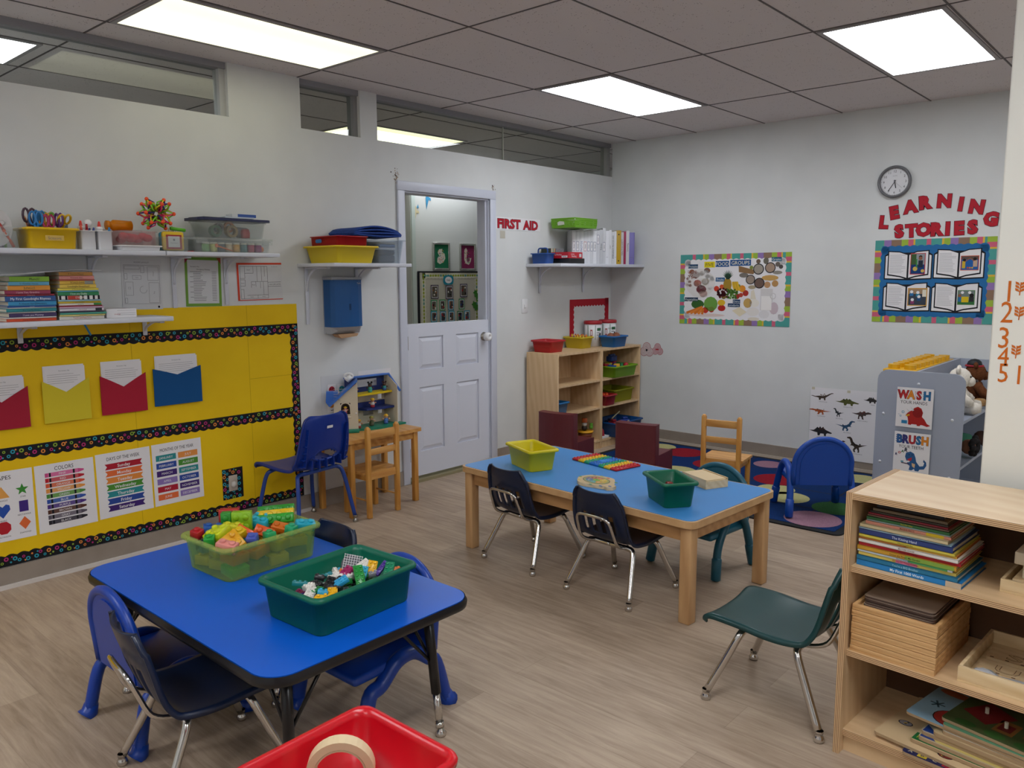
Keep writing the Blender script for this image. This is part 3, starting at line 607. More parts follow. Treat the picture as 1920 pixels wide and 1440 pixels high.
poster('colors_poster', 'colours chart made of ten crayons', 'poster', -4.849, .407, .278, .347, d_colors, tilt=.3)
poster('days_poster', 'days of the week chart with coloured ribbons', 'poster', -4.557, .414, .284, .349, d_days, tilt=.6)
poster('months_poster', 'months of the year chart with two columns of coloured boxes', 'poster', -4.263, .418, .284, .349, d_months, tilt=.5)
o = thing('electrical_outlet', 'outlet framed by a black ring-patterned paper square on the board', 'outlet', M=onA(-3.936, .284, .003))
m = MB(); m.box(-.066, -.093, 0, .066, .093, .0008, BK)
for k in range(5): dots(m, -.066, .066, -.093 + k * .037, -.056 + k * .037, .0012, 20 + k)
m.obj('paper_surround', o); m = MB(); m.box(-.028, -.045, .001, .028, .05, .006, mat('b9ada0', .4), .004); m.ball((0, -.005, .014), .02, mat('c9c4be', .3), 10, None, (1, 1, .5)); m.obj('cover', o)
# sheets under the shelves
def d_plan(m):
    m.text('ROOM LAYOUT', 0, .115, .008, INKG, Z)
    def bx(x0, y0, x1, y1): m.line([(x0, y0), (x1, y0), (x1, y1), (x0, y1), (x0, y0)], .0014, INKG, Z)
    bx(-.095, -.105, .095, .1); bx(-.09, .078, -.012, .095); bx(-.006, .06, .012, .095); bx(.03, .02, .088, .092); bx(-.05, .025, -.005, .045); bx(-.088, -.06, -.048, .01); bx(.035, -.1, .09, .008); bx(-.092, .025, -.078, .055); bx(-.092, -.1, -.08, -.075)
    m.ring(.005, -.03, .018, .0195, INKG, Z, 16, 90, 360); m.text('[ ]', -.068, -.02, .01, INKG, Z); m.text('Carpet', .06, .055, .006, INKG, Z, ang=90); m.text('Rug', .062, -.045, .006, INKG, Z, ang=90); m.text('Table', -.028, .035, .006, INKG, Z); m.disc(.085, -.122, .006, INK, Z)
poster('floor_plan_sheet', 'white classroom layout drawing under the upper shelf, leftmost of the wall sheets', 'paper', -4.396, 1.472, .214, .27, d_plan, base=PAPERG, tilt=-1, x=.002)
def d_emerg(m):
    m.rect(-.093, -.122, .091, .122, PAPERG, Z); m.poly([(-.107, .137), (-.08, .137), (-.107, .1)], PP('8f3346'), Z2); m.poly([(.107, .137), (.08, .137), (.107, .1)], PP('9f4a35'), Z2)
    m.text('Emergency Meeting', 0, .07, .007, INK, Z2); m.text('Evacuation Map', -.05, .085, .006, INK, Z2); rd = random.Random(4)
    for k in range(18): v = .055 - k * .0095; m.rect(-.08 + .02 * (k % 3 > 0), v, -.02 + rd.random() * .04, v + .0025, INKG, Z2); m.rect(.05, v, .078, v + .0025, INKG, Z2)
poster('emergency_sheet', 'green-bordered printed notice between the shelf brackets', 'paper', -4.05, 1.481, .214, .277, d_emerg, base=PP('6f9a3c'), tilt=-1, x=.002)
def d_map(m):
    m.rect(-.138, -.106, .15, .1, PAPERG, Z)
    def ln(*p): m.line(list(p), .0016, INK, Z2)
    ln((-.13, -.1), (-.13, .09), (.05, .09), (.05, -.1), (-.13, -.1)); ln((-.1, .09), (-.1, .02), (-.13, .02)); ln((-.045, .09), (-.045, .05), (-.1, .05)); ln((-.02, .09), (-.02, .0)); ln((.01, .09), (.01, 0)); ln((.03, .09), (.03, .03)); ln((-.06, 0), (.05, 0)); ln((-.06, 0), (-.06, -.035)); ln((-.03, -.03), (-.03, 0)); ln((.0, 0), (.0, -.04)); ln((.02, -.08), (.02, 0)); ln((-.09, -.08), (.05, -.08)); ln((-.13, -.045), (-.11, -.045), (-.11, -.1)); ln((-.02, -.1), (-.02, -.08)); ln((-.13, .012), (-.1, .012), (-.1, -.025), (-.13, -.025)); ln((.05, -.005), (.14, -.005)); ln((.05, -.03), (.14, -.03))
    for x, y_ in ((-.075, .07), (-.115, -.008), (-.045, -.018), (-.06, -.09), (.02, -.09)): m.text('Room', x, y_, .006, INK, Z2)
    m.text('Fire Safety Plan', .1, .088, .005, INKG, Z2); m.text('CHILD CARE CENTRE', .097, -.018, .006, INK, Z2, wmax=.085)
poster('evacuation_map', 'floor plan sheet with a red-orange border, right of the shelf brackets', 'paper', -3.692, 1.48, .30, .222, d_map, base=PP('d2452c'), tilt=.6, x=.002)
# first aid sign, switch, dispenser
def sticker_text(m, t, x, y_, h_, c, z=Z, sx=1, wmax=None, ang=0, bold=.035, edge=.03): m.text(t, x, y_, h_, INK, z, 'c', bold + edge, sx, wmax and wmax * 1.03, ang); m.text(t, x, y_, h_, c, z + .0005, 'c', bold, sx, wmax, ang)
RED = PP('b01e2e')
fa = thing('first_aid_sign', 'white paper sign with red bubble letters FIRST AID right of the door', 'sign', M=onA(-1.328, 1.924, .002) @ RZ(.0))
MB().box(-.274, -.049, 0, .274, .049, .0008, PAPER).obj('sheet', fa)
m = MB(); sticker_text(m, 'FIRST', -.115, 0, .07, RED, Z, 1.2, .28); sticker_text(m, 'AID', .15, -.002, .07, RED, Z, 1.2, .19); m.obj('lettering', fa)
m = MB(); m.box(-.03, -.03, 0, .03, .03, .001, mat('bdb9ac', .5)); tag(m.obj('tape_piece', M=onA(-1.52, 1.835, .001)), 'bit of old clear tape on the wall under the first aid sign', 'tape')
sw = thing('light_switch', 'white light switch on the wall between door and cubby shelf', 'light switch', M=onA(-1.255, 1.259, .001))
MB().box(-.036, -.058, 0, .036, .058, .005, WHITE, .003).obj('plate', sw); MB().box(-.007, -.014, .005, .007, .012, .016, WHITE, .002).obj('toggle', sw)
dp = thing('paper_towel_dispenser', 'blue paper towel dispenser on the wall under the shelf', 'dispenser', (0.002, -3.13, 1.14))
pr0 = mat('04508f', .3); g_ = mat('a8a9ad', .4)
MB().box(0, -.118, .0, .02, .118, .365, g_).box(0, -.12, .345, .105, .12, .365, g_, .005).obj('back_plate', dp)
MB().prism([(.015, -.122), (.085, -.122), (.112, -.106), (.124, -.07), (.128, 0), (.124, .07), (.112, .106), (.085, .122), (.015, .122)], .045, .346, pr0).obj('cover', dp)
tp = [(.015, -.12), (.085, -.12), (.12, -.08), (.125, 0), (.12, .08), (.085, .12), (.015, .12)]
MB().add([(x, y_, .045) for x, y_ in tp] + [(x * .8, y_ * .95, .0 + .02 * (x > .1)) for x, y_ in tp], [(i, (i + 1) % 7, 7 + (i + 1) % 7, 7 + i) for i in range(7)] + [tuple(range(7)), tuple(range(7, 14))[::-1]], g_).obj('tray', dp)
q = MB(Matrix(((0, 0, 1, .129), (1, 0, 0, 0), (0, 1, 0, 0), (0, 0, 0, 1))))
for k in range(5): q.rect(-.008, .155 + k * .008, .008, .159 + k * .008, INK, 0)
q.obj('level_window', dp); MB(Matrix(((0, 0, 1, .1265), (1, 0, 0, .075), (0, 1, 0, .325), (0, 0, 0, 1)))).text('Tork', 0, 0, .011, PAPERG, 0).obj('logo', dp)
kr = mat('a98563', .8); tag(MB().add([(.03, -3.21, 1.138), (.1, -3.21, 1.138), (.105, -3.05, 1.138), (.03, -3.05, 1.138), (.05, -3.2, 1.12), (.11, -3.19, 1.112), (.115, -3.07, 1.122), (.045, -3.06, 1.118)], [(3, 2, 1, 0), (0, 1, 5, 4), (1, 2, 6, 5), (2, 3, 7, 6), (3, 0, 4, 7), (4, 5, 6, 7)], kr).obj('paper_towel'), 'brown paper towel hanging out of the blue dispenser', 'paper towel')
# red scalloped display frame behind the tubs
rf = thing('display_frame', 'red scalloped paper border forming an empty display frame on the wall', 'display frame', M=onA(-.336, 1.10, .001))
for L_, u, v, an in ((.602, .301, .196, 180), (.4, -.301, .196, -90), (.4, .301, -.2, 90)): scallop(L_, .062, RED, .001, 1, .045, .008, False).obj('border', rf, M=TR(u, v, 0.0002 * (an > 0)) @ RZ(an))
# ================================================================ far wall
STRIPE = [PP(h) for h in ('4b9a93', 'd9b23e', 'c9607a', '9ab53e', '8a6f5c', '8f74ae', '93b340', 'd9b23e', '4b9a93', 'c9607a')]
SW_ = [.075, .012, .035, .045, .07, .05, .04, .014, .07, .03]
def stripe_border(par, w_, h_, bw, inner, z=.0015):
    for L_, u, v, an in ((w_, -w_ / 2, -h_ / 2, 0), (h_, w_ / 2, -h_ / 2, 90), (w_, w_ / 2, h_ / 2, 180), (h_, -w_ / 2, h_ / 2, -90)):
        m = MB(); x = 0; k = 0; zz = z + (.0003 if an in (90, -90) else 0)
        while x < L_ - 1e-4:
            x1 = min(L_, x + SW_[k % 10]); m.rect(x, 0, x1, bw, STRIPE[k % 10], zz); x = x1; k += 1
        m.obj('border_strip', par, M=TR(u, v, 0) @ RZ(an))
fp = thing('food_poster', 'five food groups poster with striped border on the far wall', 'poster', M=onB(1.243, 1.387, -.002) @ RZ(.3))
MB().box(-.5, -.3, 0, .5, .3, .0008, PAPER).obj('sheet', fp); stripe_border(fp, 1.0, .6, .05, PAPER)
m = MB(); n = 60; wv = []
sh_ = MB()
for L_, u, v, an in ((.9, -.45, -.25, 0), (.5, .45, -.25, 90), (.9, .45, .25, 180), (.5, -.45, .25, -90)):
    pts = []; k = int(L_ / .05)
    for i in range(k * 6 + 1): x = L_ * i / (k * 6); pts.append((x, -.008 * abs(sin(pi * x / .05))))
    sh_.poly(pts + [(L_, .05), (0, .05)], PAPER, .0021, TR(u, v, 0) @ RZ(an))
sh_.obj('scalloped_edge', fp)
p = MB()
def X(x): return (x - 960) / 1450
def Y(y_): return -(y_ - 700) / 1520
def tagbox(t, x, y_, w_, h_, bg, fg): p.rect(X(x) - w_ / 2, Y(y_) - h_ / 2, X(x) + w_ / 2, Y(y_) + h_ / 2, PP(bg), .0024); p.text(t, X(x), Y(y_), h_ * .62, PP(fg), .0028, wmax=w_ * .94)
tagbox('FIVE', 643, 378, .1, .05, 'e3cf1c', '1c2430'); tagbox('FOOD', 815, 372, .125, .05, '1d4e88', 'e8e4c8'); tagbox('GROUPS', 1053, 362, .185, .05, '1d4e88', 'e8e4c8')
tagbox('Proteins', 415, 398, .095, .035, '1f4468', 'cfd6d2'); tagbox('Fruits', 792, 572, .085, .034, '2a5a86', 'd8dfe0'); tagbox('Vegetables', 400, 832, .13, .034, '1d3452', 'cfd6d2'); tagbox('Grains', 1505, 328, .085, .034, '1f5a78', 'd8dfe0'); tagbox('Dairy', 1015, 850, .066, .03, '1c3c60', 'd0d8dc'); tagbox('products', 982, 900, .11, .03, '1c3c60', 'd0d8dc')
def bl(x, y_, r, c, ry=None, z=.0024, n=12): p.disc(X(x), Y(y_), r / 1450, PP(c), z, n, (ry or r) / 1500)
bl(520, 620, 205, 'dcd8d6', 190); rd = random.Random(3)
for x, y_, r, c in ((450, 510, 60, 'b5745c'), (400, 470, 40, '8c5a48'), (540, 490, 38, '9a7a60'), (610, 455, 45, '7d5c4c'), (620, 530, 36, 'e6e2dc'), (690, 560, 42, 'eeecea'), (660, 680, 36, 'eceaea'), (590, 600, 55, 'ded0b4'), (480, 620, 56, 'c96a5c'), (480, 622, 34, 'de9884'), (535, 700, 70, '7d2f38'), (565, 755, 60, 'd9b9b2'), (370, 600, 26, 'bd7048'), (380, 650, 24, 'c77c52'), (345, 560, 22, '8c3b30'), (380, 520, 24, 'ded6ce'), (335, 640, 26, 'd8c8bc')): bl(x, y_, r, c, r * .8)
for k in range(26): bl(rd.randint(345, 470), rd.randint(440, 560), 7, rd.choice(('8d4a3a', '6d3a2e', 'a8664c')), None, .0027, 6)
for k in range(40): bl(rd.randint(760, 900), rd.randint(690, 800), 16, rd.choice(('4a141c', '5f1f26', '35101a')), None, .0026, 7)
bl(745, 690, 36, 'c8402a'); bl(815, 665, 30, 'd0562e'); bl(890, 640, 56, 'a0812e', 88); bl(845, 790, 34, '7a6a35')
for k in range(9): a = -1.3 + k * .33; p.poly([(X(878), Y(570)), (X(910), Y(570)), (X(894 + 75 * sin(a)), Y(520 - 75 * cos(a)))], PP(('2f4a3a', '3c5c48')[k % 2]), .0026)
for k in range(5): p.line([(X(960 + 14 * k), Y(600)), (X(965 + 16 * k), Y(650)), (X(990 + 16 * k), Y(712))], .016, PP(('d8b030', 'c9a028')[k % 2]), .0026 + k * .0001)
for k in range(40): bl(rd.randint(885, 1020), rd.randint(700, 810), 15, rd.choice(('5a8a38', '6d9c44', '4a7a30')), None, .0027, 7)
bl(1085, 690, 44, 'd98a2c'); bl(1130, 745, 38, 'a8342a'); bl(1020, 785, 36, 'a02a26'); bl(1070, 770, 28, 'b84634'); bl(1040, 655, 22, '7d8a3a')
p.poly([(X(1030), Y(400)), (X(1250), Y(460)), (X(1220), Y(510)), (X(1035), Y(480))], PP('8a6a48'), .0024); bl(1100, 520, 60, '77706a', 30)
for x, y_, r, c in ((1285, 445, 68, '9c948a'), (1430, 430, 66, 'a58d7c'), (1187, 575, 60, '97887c'), (1300, 620, 66, '6d5850')): bl(x, y_, r, '23242a', r, .0025, 18); bl(x, y_, r * .84, c, r * .84, .0028, 18)
bl(1430, 555, 105, 'c39a58', 34); bl(1400, 640, 40, 'bb9068'); bl(1495, 625, 40, 'b58a55'); bl(1520, 490, 60, '8d8880', 22); bl(1280, 350, 28, '6d5a4c'); bl(1375, 345, 34, '6a665c', 40); bl(1520, 390, 30, '6a625c'); bl(1560, 420, 26, '504a4a'); bl(1195, 425, 24, '7d8a40'); bl(1210, 670, 50, 'a89a80', 24)
bl(490, 895, 90, '35602c', 60); bl(670, 890, 95, '6a9a44', 95); bl(815, 870, 52, 'd9b02c', 40); bl(820, 940, 52, 'b02a24', 40); bl(600, 970, 42, 'c03a24'); bl(682, 962, 38, 'bd3524'); bl(600, 1035, 270, 'd9c4c0', 22, .0022)
for k in range(5): p.line([(X(335 + 55 * k), Y(1012 + 4 * k)), (X(560 - 8 * k + 10 * k), Y(930 + 6 * k))], .022, PP(('cf7428', 'dd8434')[k % 2]), .0026 + k * .0001)
p.rect(X(1320), Y(960), X(1470), Y(690), PP('cfcccc'), .0024); p.rect(X(1330), Y(955), X(1460), Y(780), PP('e9e6e4'), .0026); p.ring(X(1475), Y(780), .02, .026, PP('c9c6c8'), .0026); bl(1490, 930, 55, 'c4b4bc', 75, .0025)
bl(1370, 1010, 66, 'd8d6d8', 50); bl(1230, 980, 80, 'dedad6', 55); bl(1240, 1070, 75, 'd8cfc0', 22); p.poly([(X(960), Y(970)), (X(1060), Y(920)), (X(1150), Y(985)), (X(1060), Y(1045))], PP('ded3b8'), .0025); bl(1245, 870, 62, 'e2ddd4', 50); bl(1160, 870, 55, 'bd9a58', 60); p.poly([(X(1200), Y(720)), (X(1235), Y(700)), (X(1265), Y(820)), (X(1195), Y(820))], PP('ddd4c2'), .0025)
p.obj('picture', fp)
# clock
ck = thing('wall_clock', 'round grey wall clock on the far wall above the red letters', 'clock', M=onB(2.486, 2.175, -.001))
MB().lathe([(0, 0), (.112, 0), (.116, .02), (.113, .034), (.104, .038), (.097, .03), (.097, .012), (0, .012)], mat('66676b', .35), 40).obj('case', ck)
m = MB(); m.disc(0, 0, .0975, mat('dcdce0', .4), .0135, 40)
for k in range(12): a = radians(90 - 30 * (k + 1)); m.text(str(k + 1), .075 * cos(a), .075 * sin(a), .017, INK, .0142)
for k in range(60): a = radians(6 * k); m.line([(.09 * cos(a), .09 * sin(a)), (.0955 * cos(a), .0955 * sin(a))], .0018 if k % 5 else .003, INK, .0142)
m.text('QUARTZ', 0, .042, .0055, INKG, .0142); m.obj('dial', ck)
def hand(nm, ang, L_, wd, z, mm): a = radians(90 - ang); MB().line([(-.014 * cos(a), -.014 * sin(a)), (L_ * cos(a), L_ * sin(a))], wd, mm, z).disc(0, 0, .006, mm, z + .0003).obj(nm, ck)
hand('hour_hand', 168, .047, .006, .0165, INK); hand('minute_hand', 213, .078, .0042, .0175, INK); hand('second_hand', 132, .07, .0012, .0185, INKG)
# letters
for word, row in (('LEARNING', [(2.425, 1.892, -4), (2.492, 1.958, 10), (2.598, 1.994, 8), (2.699, 2.018, 6), (2.819, 2.021, -2), (2.925, 1.993, -6), (3.024, 1.969, -8), (3.114, 1.882, -5)]), ('STORIES', [(2.532, 1.822, 8), (2.615, 1.823, 3), (2.696, 1.827, 4), (2.787, 1.827, 2), (2.852, 1.828, 0), (2.925, 1.829, 2), (3.007, 1.833, 4)])):
    for i, ((x, z, an), ch_) in enumerate(zip(row, word)):
        m = MB(); sticker_text(m, ch_, 0, 0, .085, RED, .002, 1.0, None, an, .07, .022)
        which = {'N': ('first N' if i == 4 else 'second N')}.get(ch_, ch_) if word == 'LEARNING' else {'S': 'first S' if i == 0 else 'last S'}.get(ch_, ch_)
        tag(m.obj('letter_cutout', M=onB(x, z, -.001)), 'red cut-out letter, the %s of the word %s' % (which, word), 'letter', 'red letters spelling LEARNING STORIES')
# stories board
sb = thing('stories_board', 'blue story board with four open paper books and striped border', 'bulletin board', M=onB(2.77, 1.46, -.002) @ RZ(.4))
SBW, SBH = .79, .60; MB().box(-SBW / 2, -SBH / 2, 0, SBW / 2, SBH / 2, .0008, PAPER).obj('sheet', sb); stripe_border(sb, SBW, SBH, .06, None)
bb = MB(); BLU = PP('2468a0'); bb.rect(-SBW / 2 + .05, -SBH / 2 + .05, SBW / 2 - .05, SBH / 2 - .05, BLU, .0021)
for L_, u, v, an in ((.69, -.345, -.25, 0), (.5, .345, -.25, 90), (.69, .345, .25, 180), (.5, -.345, .25, -90)):
    pts = [(L_ * i / 72, -.009 * abs(sin(pi * L_ * i / 72 / .05))) for i in range(73)]; bb.poly(pts + [(L_, .05), (0, .05)], BLU, .0022, TR(u, v, 0) @ RZ(an))
bb.obj('blue_backing', sb)
SKIN, DKH = PP('8a5a42'), PP('1a1518')
def book(x, y_, photo, seed):
    m = MB(); K = INK
    m.poly([(-.162, -.105), (-.162, .07), (-.135, .088), (.135, .088), (.162, .07), (.162, -.105), (.0, -.112)], K, .0026); m.poly([(-.154, -.096), (-.154, .064), (-.14, .07), (.14, .07), (.154, .064), (.154, -.096), (0, -.102)], PAPER, .0029)
    for s in (-1, 1):
        m.poly([(0, -.108), (s * .05, -.09), (s * .14, -.075), (s * .14, .103), (s * .06, .098), (0, .076)][::s], K, .0032); m.poly([(s * .006, -.094), (s * .05, -.08), (s * .132, -.066), (s * .132, .095), (s * .06, .09), (s * .006, .07)][::s], PAPER, .0035)
    lines(m, -.124, -.014, [.07 - .0105 * k for k in range(13)], INKG, .0017, .0039, .035, seed)
    o = m.obj('paper_book', sb, M=TR(x, y_, 0)); f = MB(); photo(f); f.obj('photo', o)
def bk(f, x0, y0, x1, y1, c, z): f.rect(x0, y0, x1, y1, PP(c), z)
def ph1(f): bk(f, .016, -.07, .116, .082, 'b8323a', .0042); bk(f, .021, -.065, .111, .077, '8f949a', .0046); bk(f, .021, -.065, .111, -.0, '123a70', .0049); bk(f, .021, .0, .055, .075, '3c5a32', .0049); f.disc(.083, .045, .013, SKIN, .0052); f.disc(.083, .054, .012, DKH, .005); bk(f, .07, -.02, .1, .03, '1f2a3a', .0052); f.disc(.05, -.03, .016, PP('c9b05a'), .0052); f.line([(.058, .04), (.06, -.02)], .008, PP('3a8a4a'), .0054); f.disc(.1, -.045, .012, PP('c9b05a'), .0052)
def ph2(f): bk(f, .012, -.05, .126, .052, 'bd5a40', .0042); bk(f, .017, -.045, .121, .047, '1d5aa0', .0046); bk(f, .017, .025, .121, .047, '5a4a48', .0049); bk(f, .022, -.035, .042, .015, 'c9a832', .005); f.disc(.035, .022, .01, DKH, .0052); bk(f, .09, -.025, .116, .02, 'b9a088', .005); f.disc(.1, .028, .011, DKH, .0052); f.line([(.04, .01), (.07, .035), (.095, .015)], .006, SKIN, .0054); [f.disc(.058 + .014 * k, -.032, .006, PP(c), .0052) for k, c in enumerate(('c8442e', 'd8842e', 'c8a83a'))]
def ph3(f): bk(f, .012, -.066, .142, .062, 'c8973a', .0042); bk(f, .018, -.06, .136, .056, '37404e', .0046); bk(f, .018, .02, .136, .056, 'a08468', .0049); bk(f, .11, -.0, .136, .05, 'ded8c8', .005); [(f.disc(x, y_, .011, PAPER, .0052), bk(f, x - .012, y_ - .03, x + .012, y_ - .008, c, .0051)) for x, y_, c in ((.038, .035, '2a6aa0'), (.08, .03, '2a7a9a'), (.088, -.0, '1d4a7a'), (.045, -.022, '8a3a68'))]
def ph4(f): bk(f, .01, -.052, .118, .05, '4a7a40', .0042); bk(f, .014, -.047, .114, .045, '6d7a78', .0046); bk(f, .014, -.047, .114, -.02, '2f6a3a', .0049); bk(f, .036, -.034, .08, .005, 'cfb51c', .0051); f.disc(.024, .012, .011, SKIN, .0052); bk(f, .014, -.03, .034, .003, '2a6a9a', .0051); f.disc(.098, .014, .014, DKH, .0052); bk(f, .084, -.03, .112, .004, '2a2a30', .0051); f.disc(.04, .034, .01, PAPER, .005); f.disc(.085, .034, .01, PAPER, .005)
book(-.162, .118, ph1, 1); book(.168, .122, ph2, 2); book(-.164, -.112, ph3, 3); book(.164, -.115, ph4, 4)
# dinosaurs
SAU = [(0, .32), (.08, .36), (.2, .30), (.3, .33), (.42, .36), (.55, .36), (.68, .42), (.8, .55), (.92, .66), (1, .66), (1, .61), (.92, .58), (.82, .44), (.72, .30), (.66, .22), (.66, 0), (.6, 0), (.58, .16), (.46, .14), (.44, 0), (.37, 0), (.36, .18), (.28, .22), (.18, .24), (.08, .30)]
STE = [(0, .3), (.2, .32), (.3, .44), (.36, .55), (.42, .47), (.48, .6), (.54, .48), (.6, .58), (.66, .44), (.76, .38), (.9, .3), (1, .24), (.95, .18), (.8, .2), (.74, .14), (.74, 0), (.66, 0), (.64, .14), (.5, .14), (.46, 0), (.38, 0), (.36, .18), (.2, .22)]
THE = [(0, .5), (.2, .46), (.36, .44), (.52, .5), (.62, .62), (.68, .82), (.76, .9), (.9, .86), (.9, .8), (.78, .76), (.74, .6), (.7, .46), (.76, .38), (.68, .38), (.6, .36), (.56, .28), (.62, .14), (.58, 0), (.5, 0), (.54, .12), (.46, .24), (.4, .1), (.42, 0), (.34, 0), (.34, .12), (.36, .3), (.2, .4)]
LOW = [(0, .42), (.25, .42), (.4, .5), (.6, .54), (.74, .52), (.84, .56), (1, .5), (1, .42), (.86, .4), (.74, .36), (.72, .26), (.64, .28), (.6, .26), (.6, .12), (.64, 0), (.54, 0), (.52, .14), (.44, .24), (.4, .1), (.42, 0), (.33, 0), (.34, .14), (.36, .3), (.2, .34)]
def dino(m, P, x, y_, w_, h_, c, c2, flip=False, nm=''):
    q = [((1 - a if flip else a) * w_ + x - w_ / 2, b * h_ + y_ - h_ / 2) for a, b in P]; m.poly(q if not flip else q[::-1], PP(c), Z)
    rd = random.Random(int(x * 1e4) & 255)
    for k in range(5): m.disc(x + w_ * rd.uniform(-.15, .2), y_ + h_ * rd.uniform(-.08, .08), h_ * .05, PP(c2), Z2, 6)
    m.text(nm, x + .01, y_ - h_ / 2 - .013, .0075, INKG, Z, wmax=w_ * .6)
def d_dino(m):
    for P, x, y_, w_, h_, c, c2, fl, nm in ((SAU, -.175, .225, .145, .075, '4a3d33', '6d5a42', 0, 'DIPLODOCUS'), (STE, .02, .2, .15, .075, '55592e', '3a3d22', 0, 'EDMONTONIA'), (LOW, -.185, .1, .14, .06, 'a8562f', '5c2f20', 1, 'ALLOSAURUS'), (THE, -.045, .095, .075, .06, '33383d', '20252a', 1, 'TROODON'), (LOW, .13, .11, .12, .085, '4a3d3a', '6d3530', 0, 'CARNOTAURUS'), (STE, -.175, -.045, .15, .1, '27272c', '4a2f2a', 0, 'HESPEROSAURUS'), (THE, .02, .0, .135, .075, '2f5272', '1f3a55', 0, 'GALLIMIMUS'), (THE, .1, -.14, .14, .105, '3d332c', '22201f', 1, 'STRUTHIOMIMUS'), (THE, -.03, -.165, .1, .08, '4a3030', '2c2022', 0, 'VELOCIRAPTOR'), (SAU, -.17, -.2, .14, .08, '4c4a3c', '33352c', 1, 'BRACHIOSAURUS'), (STE, .2, .225, .1, .06, '33302f', '4c4a44', 0, 'MINMI')): dino(m, P, x, y_, w_ * 1.22, h_ * 1.25, c, c2, fl, nm)
    for x, y_ in ((-.245, .268), (.03, .262), (.03, -.262)): m.rect(x - .012, y_ - .01, x + .012, y_ + .01, PP('c3bda8'), Z3)
poster('dinosaur_poster', 'white dinosaur chart on the far wall beside the grey shelf', 'poster', 2.215, .348, .53, .552, d_dino, True, .0155, PAPER, tilt=.4)
# flowers, emotion cards
for x, y_, r, k, lb in ((.41, .825, .068, 0, 'paper poppy with a black centre taped to the far wall above the cubby end'), (.525, .835, .056, 1, 'fainter scribbled paper poppy to the right of the other one')):
    m = MB()
    for a in (90, 210, 330): m.disc(r * .5 * cos(radians(a)), r * .45 * sin(radians(a)), r * .62, PP('a8404a'), .0006, 14); m.disc(r * .5 * cos(radians(a)), r * .45 * sin(radians(a)), r * .57, PP('c9b9ba') if k == 0 else PP('c4a2a6'), .001, 14)
    m.disc(0, 0, r * .5, PP('c9b9ba') if k == 0 else PP('c4a2a6'), .0012); rd = random.Random(k)
    for i in range(46):
        a = rd.random() * 6.28; q = rd.random() * r * .9; m.line([(q * cos(a), q * .8 * sin(a)), (q * cos(a) + rd.uniform(-.012, .012), q * .8 * sin(a) + rd.uniform(-.012, .012))], .0012, PP('a84a54' if k or i % 3 else '4a4448'), .0015)
    if k == 0: m.disc(0, .0, .011, INK, .0018, 9)
    else: m.rect(-.02, -.004, .012, .008, PP('b02c38'), .0018)
    tag(m.obj('paper_poppy', M=onB(x, y_, -.001)), lb, 'paper flower', 'paper poppies')
es = MB().box(-.12, -.17, 0, .12, .13, .0008, PAPERG); tag(es.obj('poster_card', M=onA(-3.165, .735, .0012)), 'plain white card on the wall behind the toy house', 'card')
es = MB().box(-.142, -.2, 0, .142, .07, .0008, PAPER); tag(es.obj('poster_card', M=onA(-2.843, .80, .0012)), 'white sheet on the wall above the toy house roof, next to the door casing', 'card')
def emo(cy, cz, c, lb, mood):
    m = MB(); m.box(-.033, -.045, 0, .033, .045, .0008, PAPER); m.disc(0, .008, .024, PP(c), Z, 20)
    for s in (-1, 1): m.disc(s * .009, .013, .004, INK, Z2, 8); m.line([(s * .004, .019 - .003 * mood), (s * .014, .022 + .003 * mood)], .003, INK, Z2)
    m.ring(0, -.008 if mood > 0 else 0, .007, .0095, INK, Z2, 8, *((0, 180) if mood > 0 else (180, 360))); m.rect(-.008, -.034, .014, -.03, INK, Z2)
    tag(m.obj('emotion_card', M=onA(cy, cz, .003)), lb, 'card', 'emotion face cards')
emo(-3.205, .76, 'a8283c', 'small card with a red angry face above the orange one', 1); emo(-3.21, .665, 'd98a2a', 'small card with an orange silly face', -1); emo(-3.125, .755, '2a8a9a', 'small card with a teal face half behind the toy house', 1)
sc = MB(); rd = random.Random(5)
for cy, cz, n, s in ((-2.612, 2.195, 40, .02), (-1.625, 2.185, 16, .014)):
    for k in range(n): sc.disc(cy + rd.gauss(0, s * .6), cz + rd.gauss(0, s), rd.uniform(.002, .006), PP(rd.choice(('8a7462', '5c4a40', 'a89480', '3c3230'))), .0006 + k * 2e-5, 6)
tag(sc.obj('trim_6', M=onA(0, 0, .0005)), 'torn paint at the top corners of the door casing', 'paint damage', None, 'structure')
# numbers painted on the partition
OR_ = PP('c9661a')
for t_, x, z, h_ in (('1', 3.838, 1.456, .068), ('2', 3.836, 1.391, .068), ('3', 3.833, 1.311, .068), ('4', 3.836, 1.252, .06), ('5', 3.839, 1.2, .062), ('10', 3.905, 1.197, .062)):
    m = MB(); m.text(t_, 0, 0, h_, OR_, .0006, sx=.8); tag(m.obj('number_decal', M=onB(x, z, -3.4005)), 'orange number %s painted on the cream wall end' % t_, 'number', 'orange wall numbers')
for x, z, an, lb in ((3.866, 1.462, 0, 'small orange leaf sprig beside the number 1'), (3.869, 1.386, 0, 'small orange leaf sprig beside the number 2'), (3.869, 1.266, 0, 'small orange leaf sprig beside the number 4')):
    m = MB(); m.line([(0, -.02), (.002, .02)], .003, OR_)
    for k in range(3):
        for s in (-1, 1): q = -.004 + k * .01; m.poly([(0, q - .006), (s * .012, q - .001), (s * .013, q + .007), (s * .004, q + .003)][::s], OR_, .0008)
    tag(m.obj('leaf_decal', M=onB(x, z, -3.4005)), lb, 'leaf', 'orange leaf sprigs')
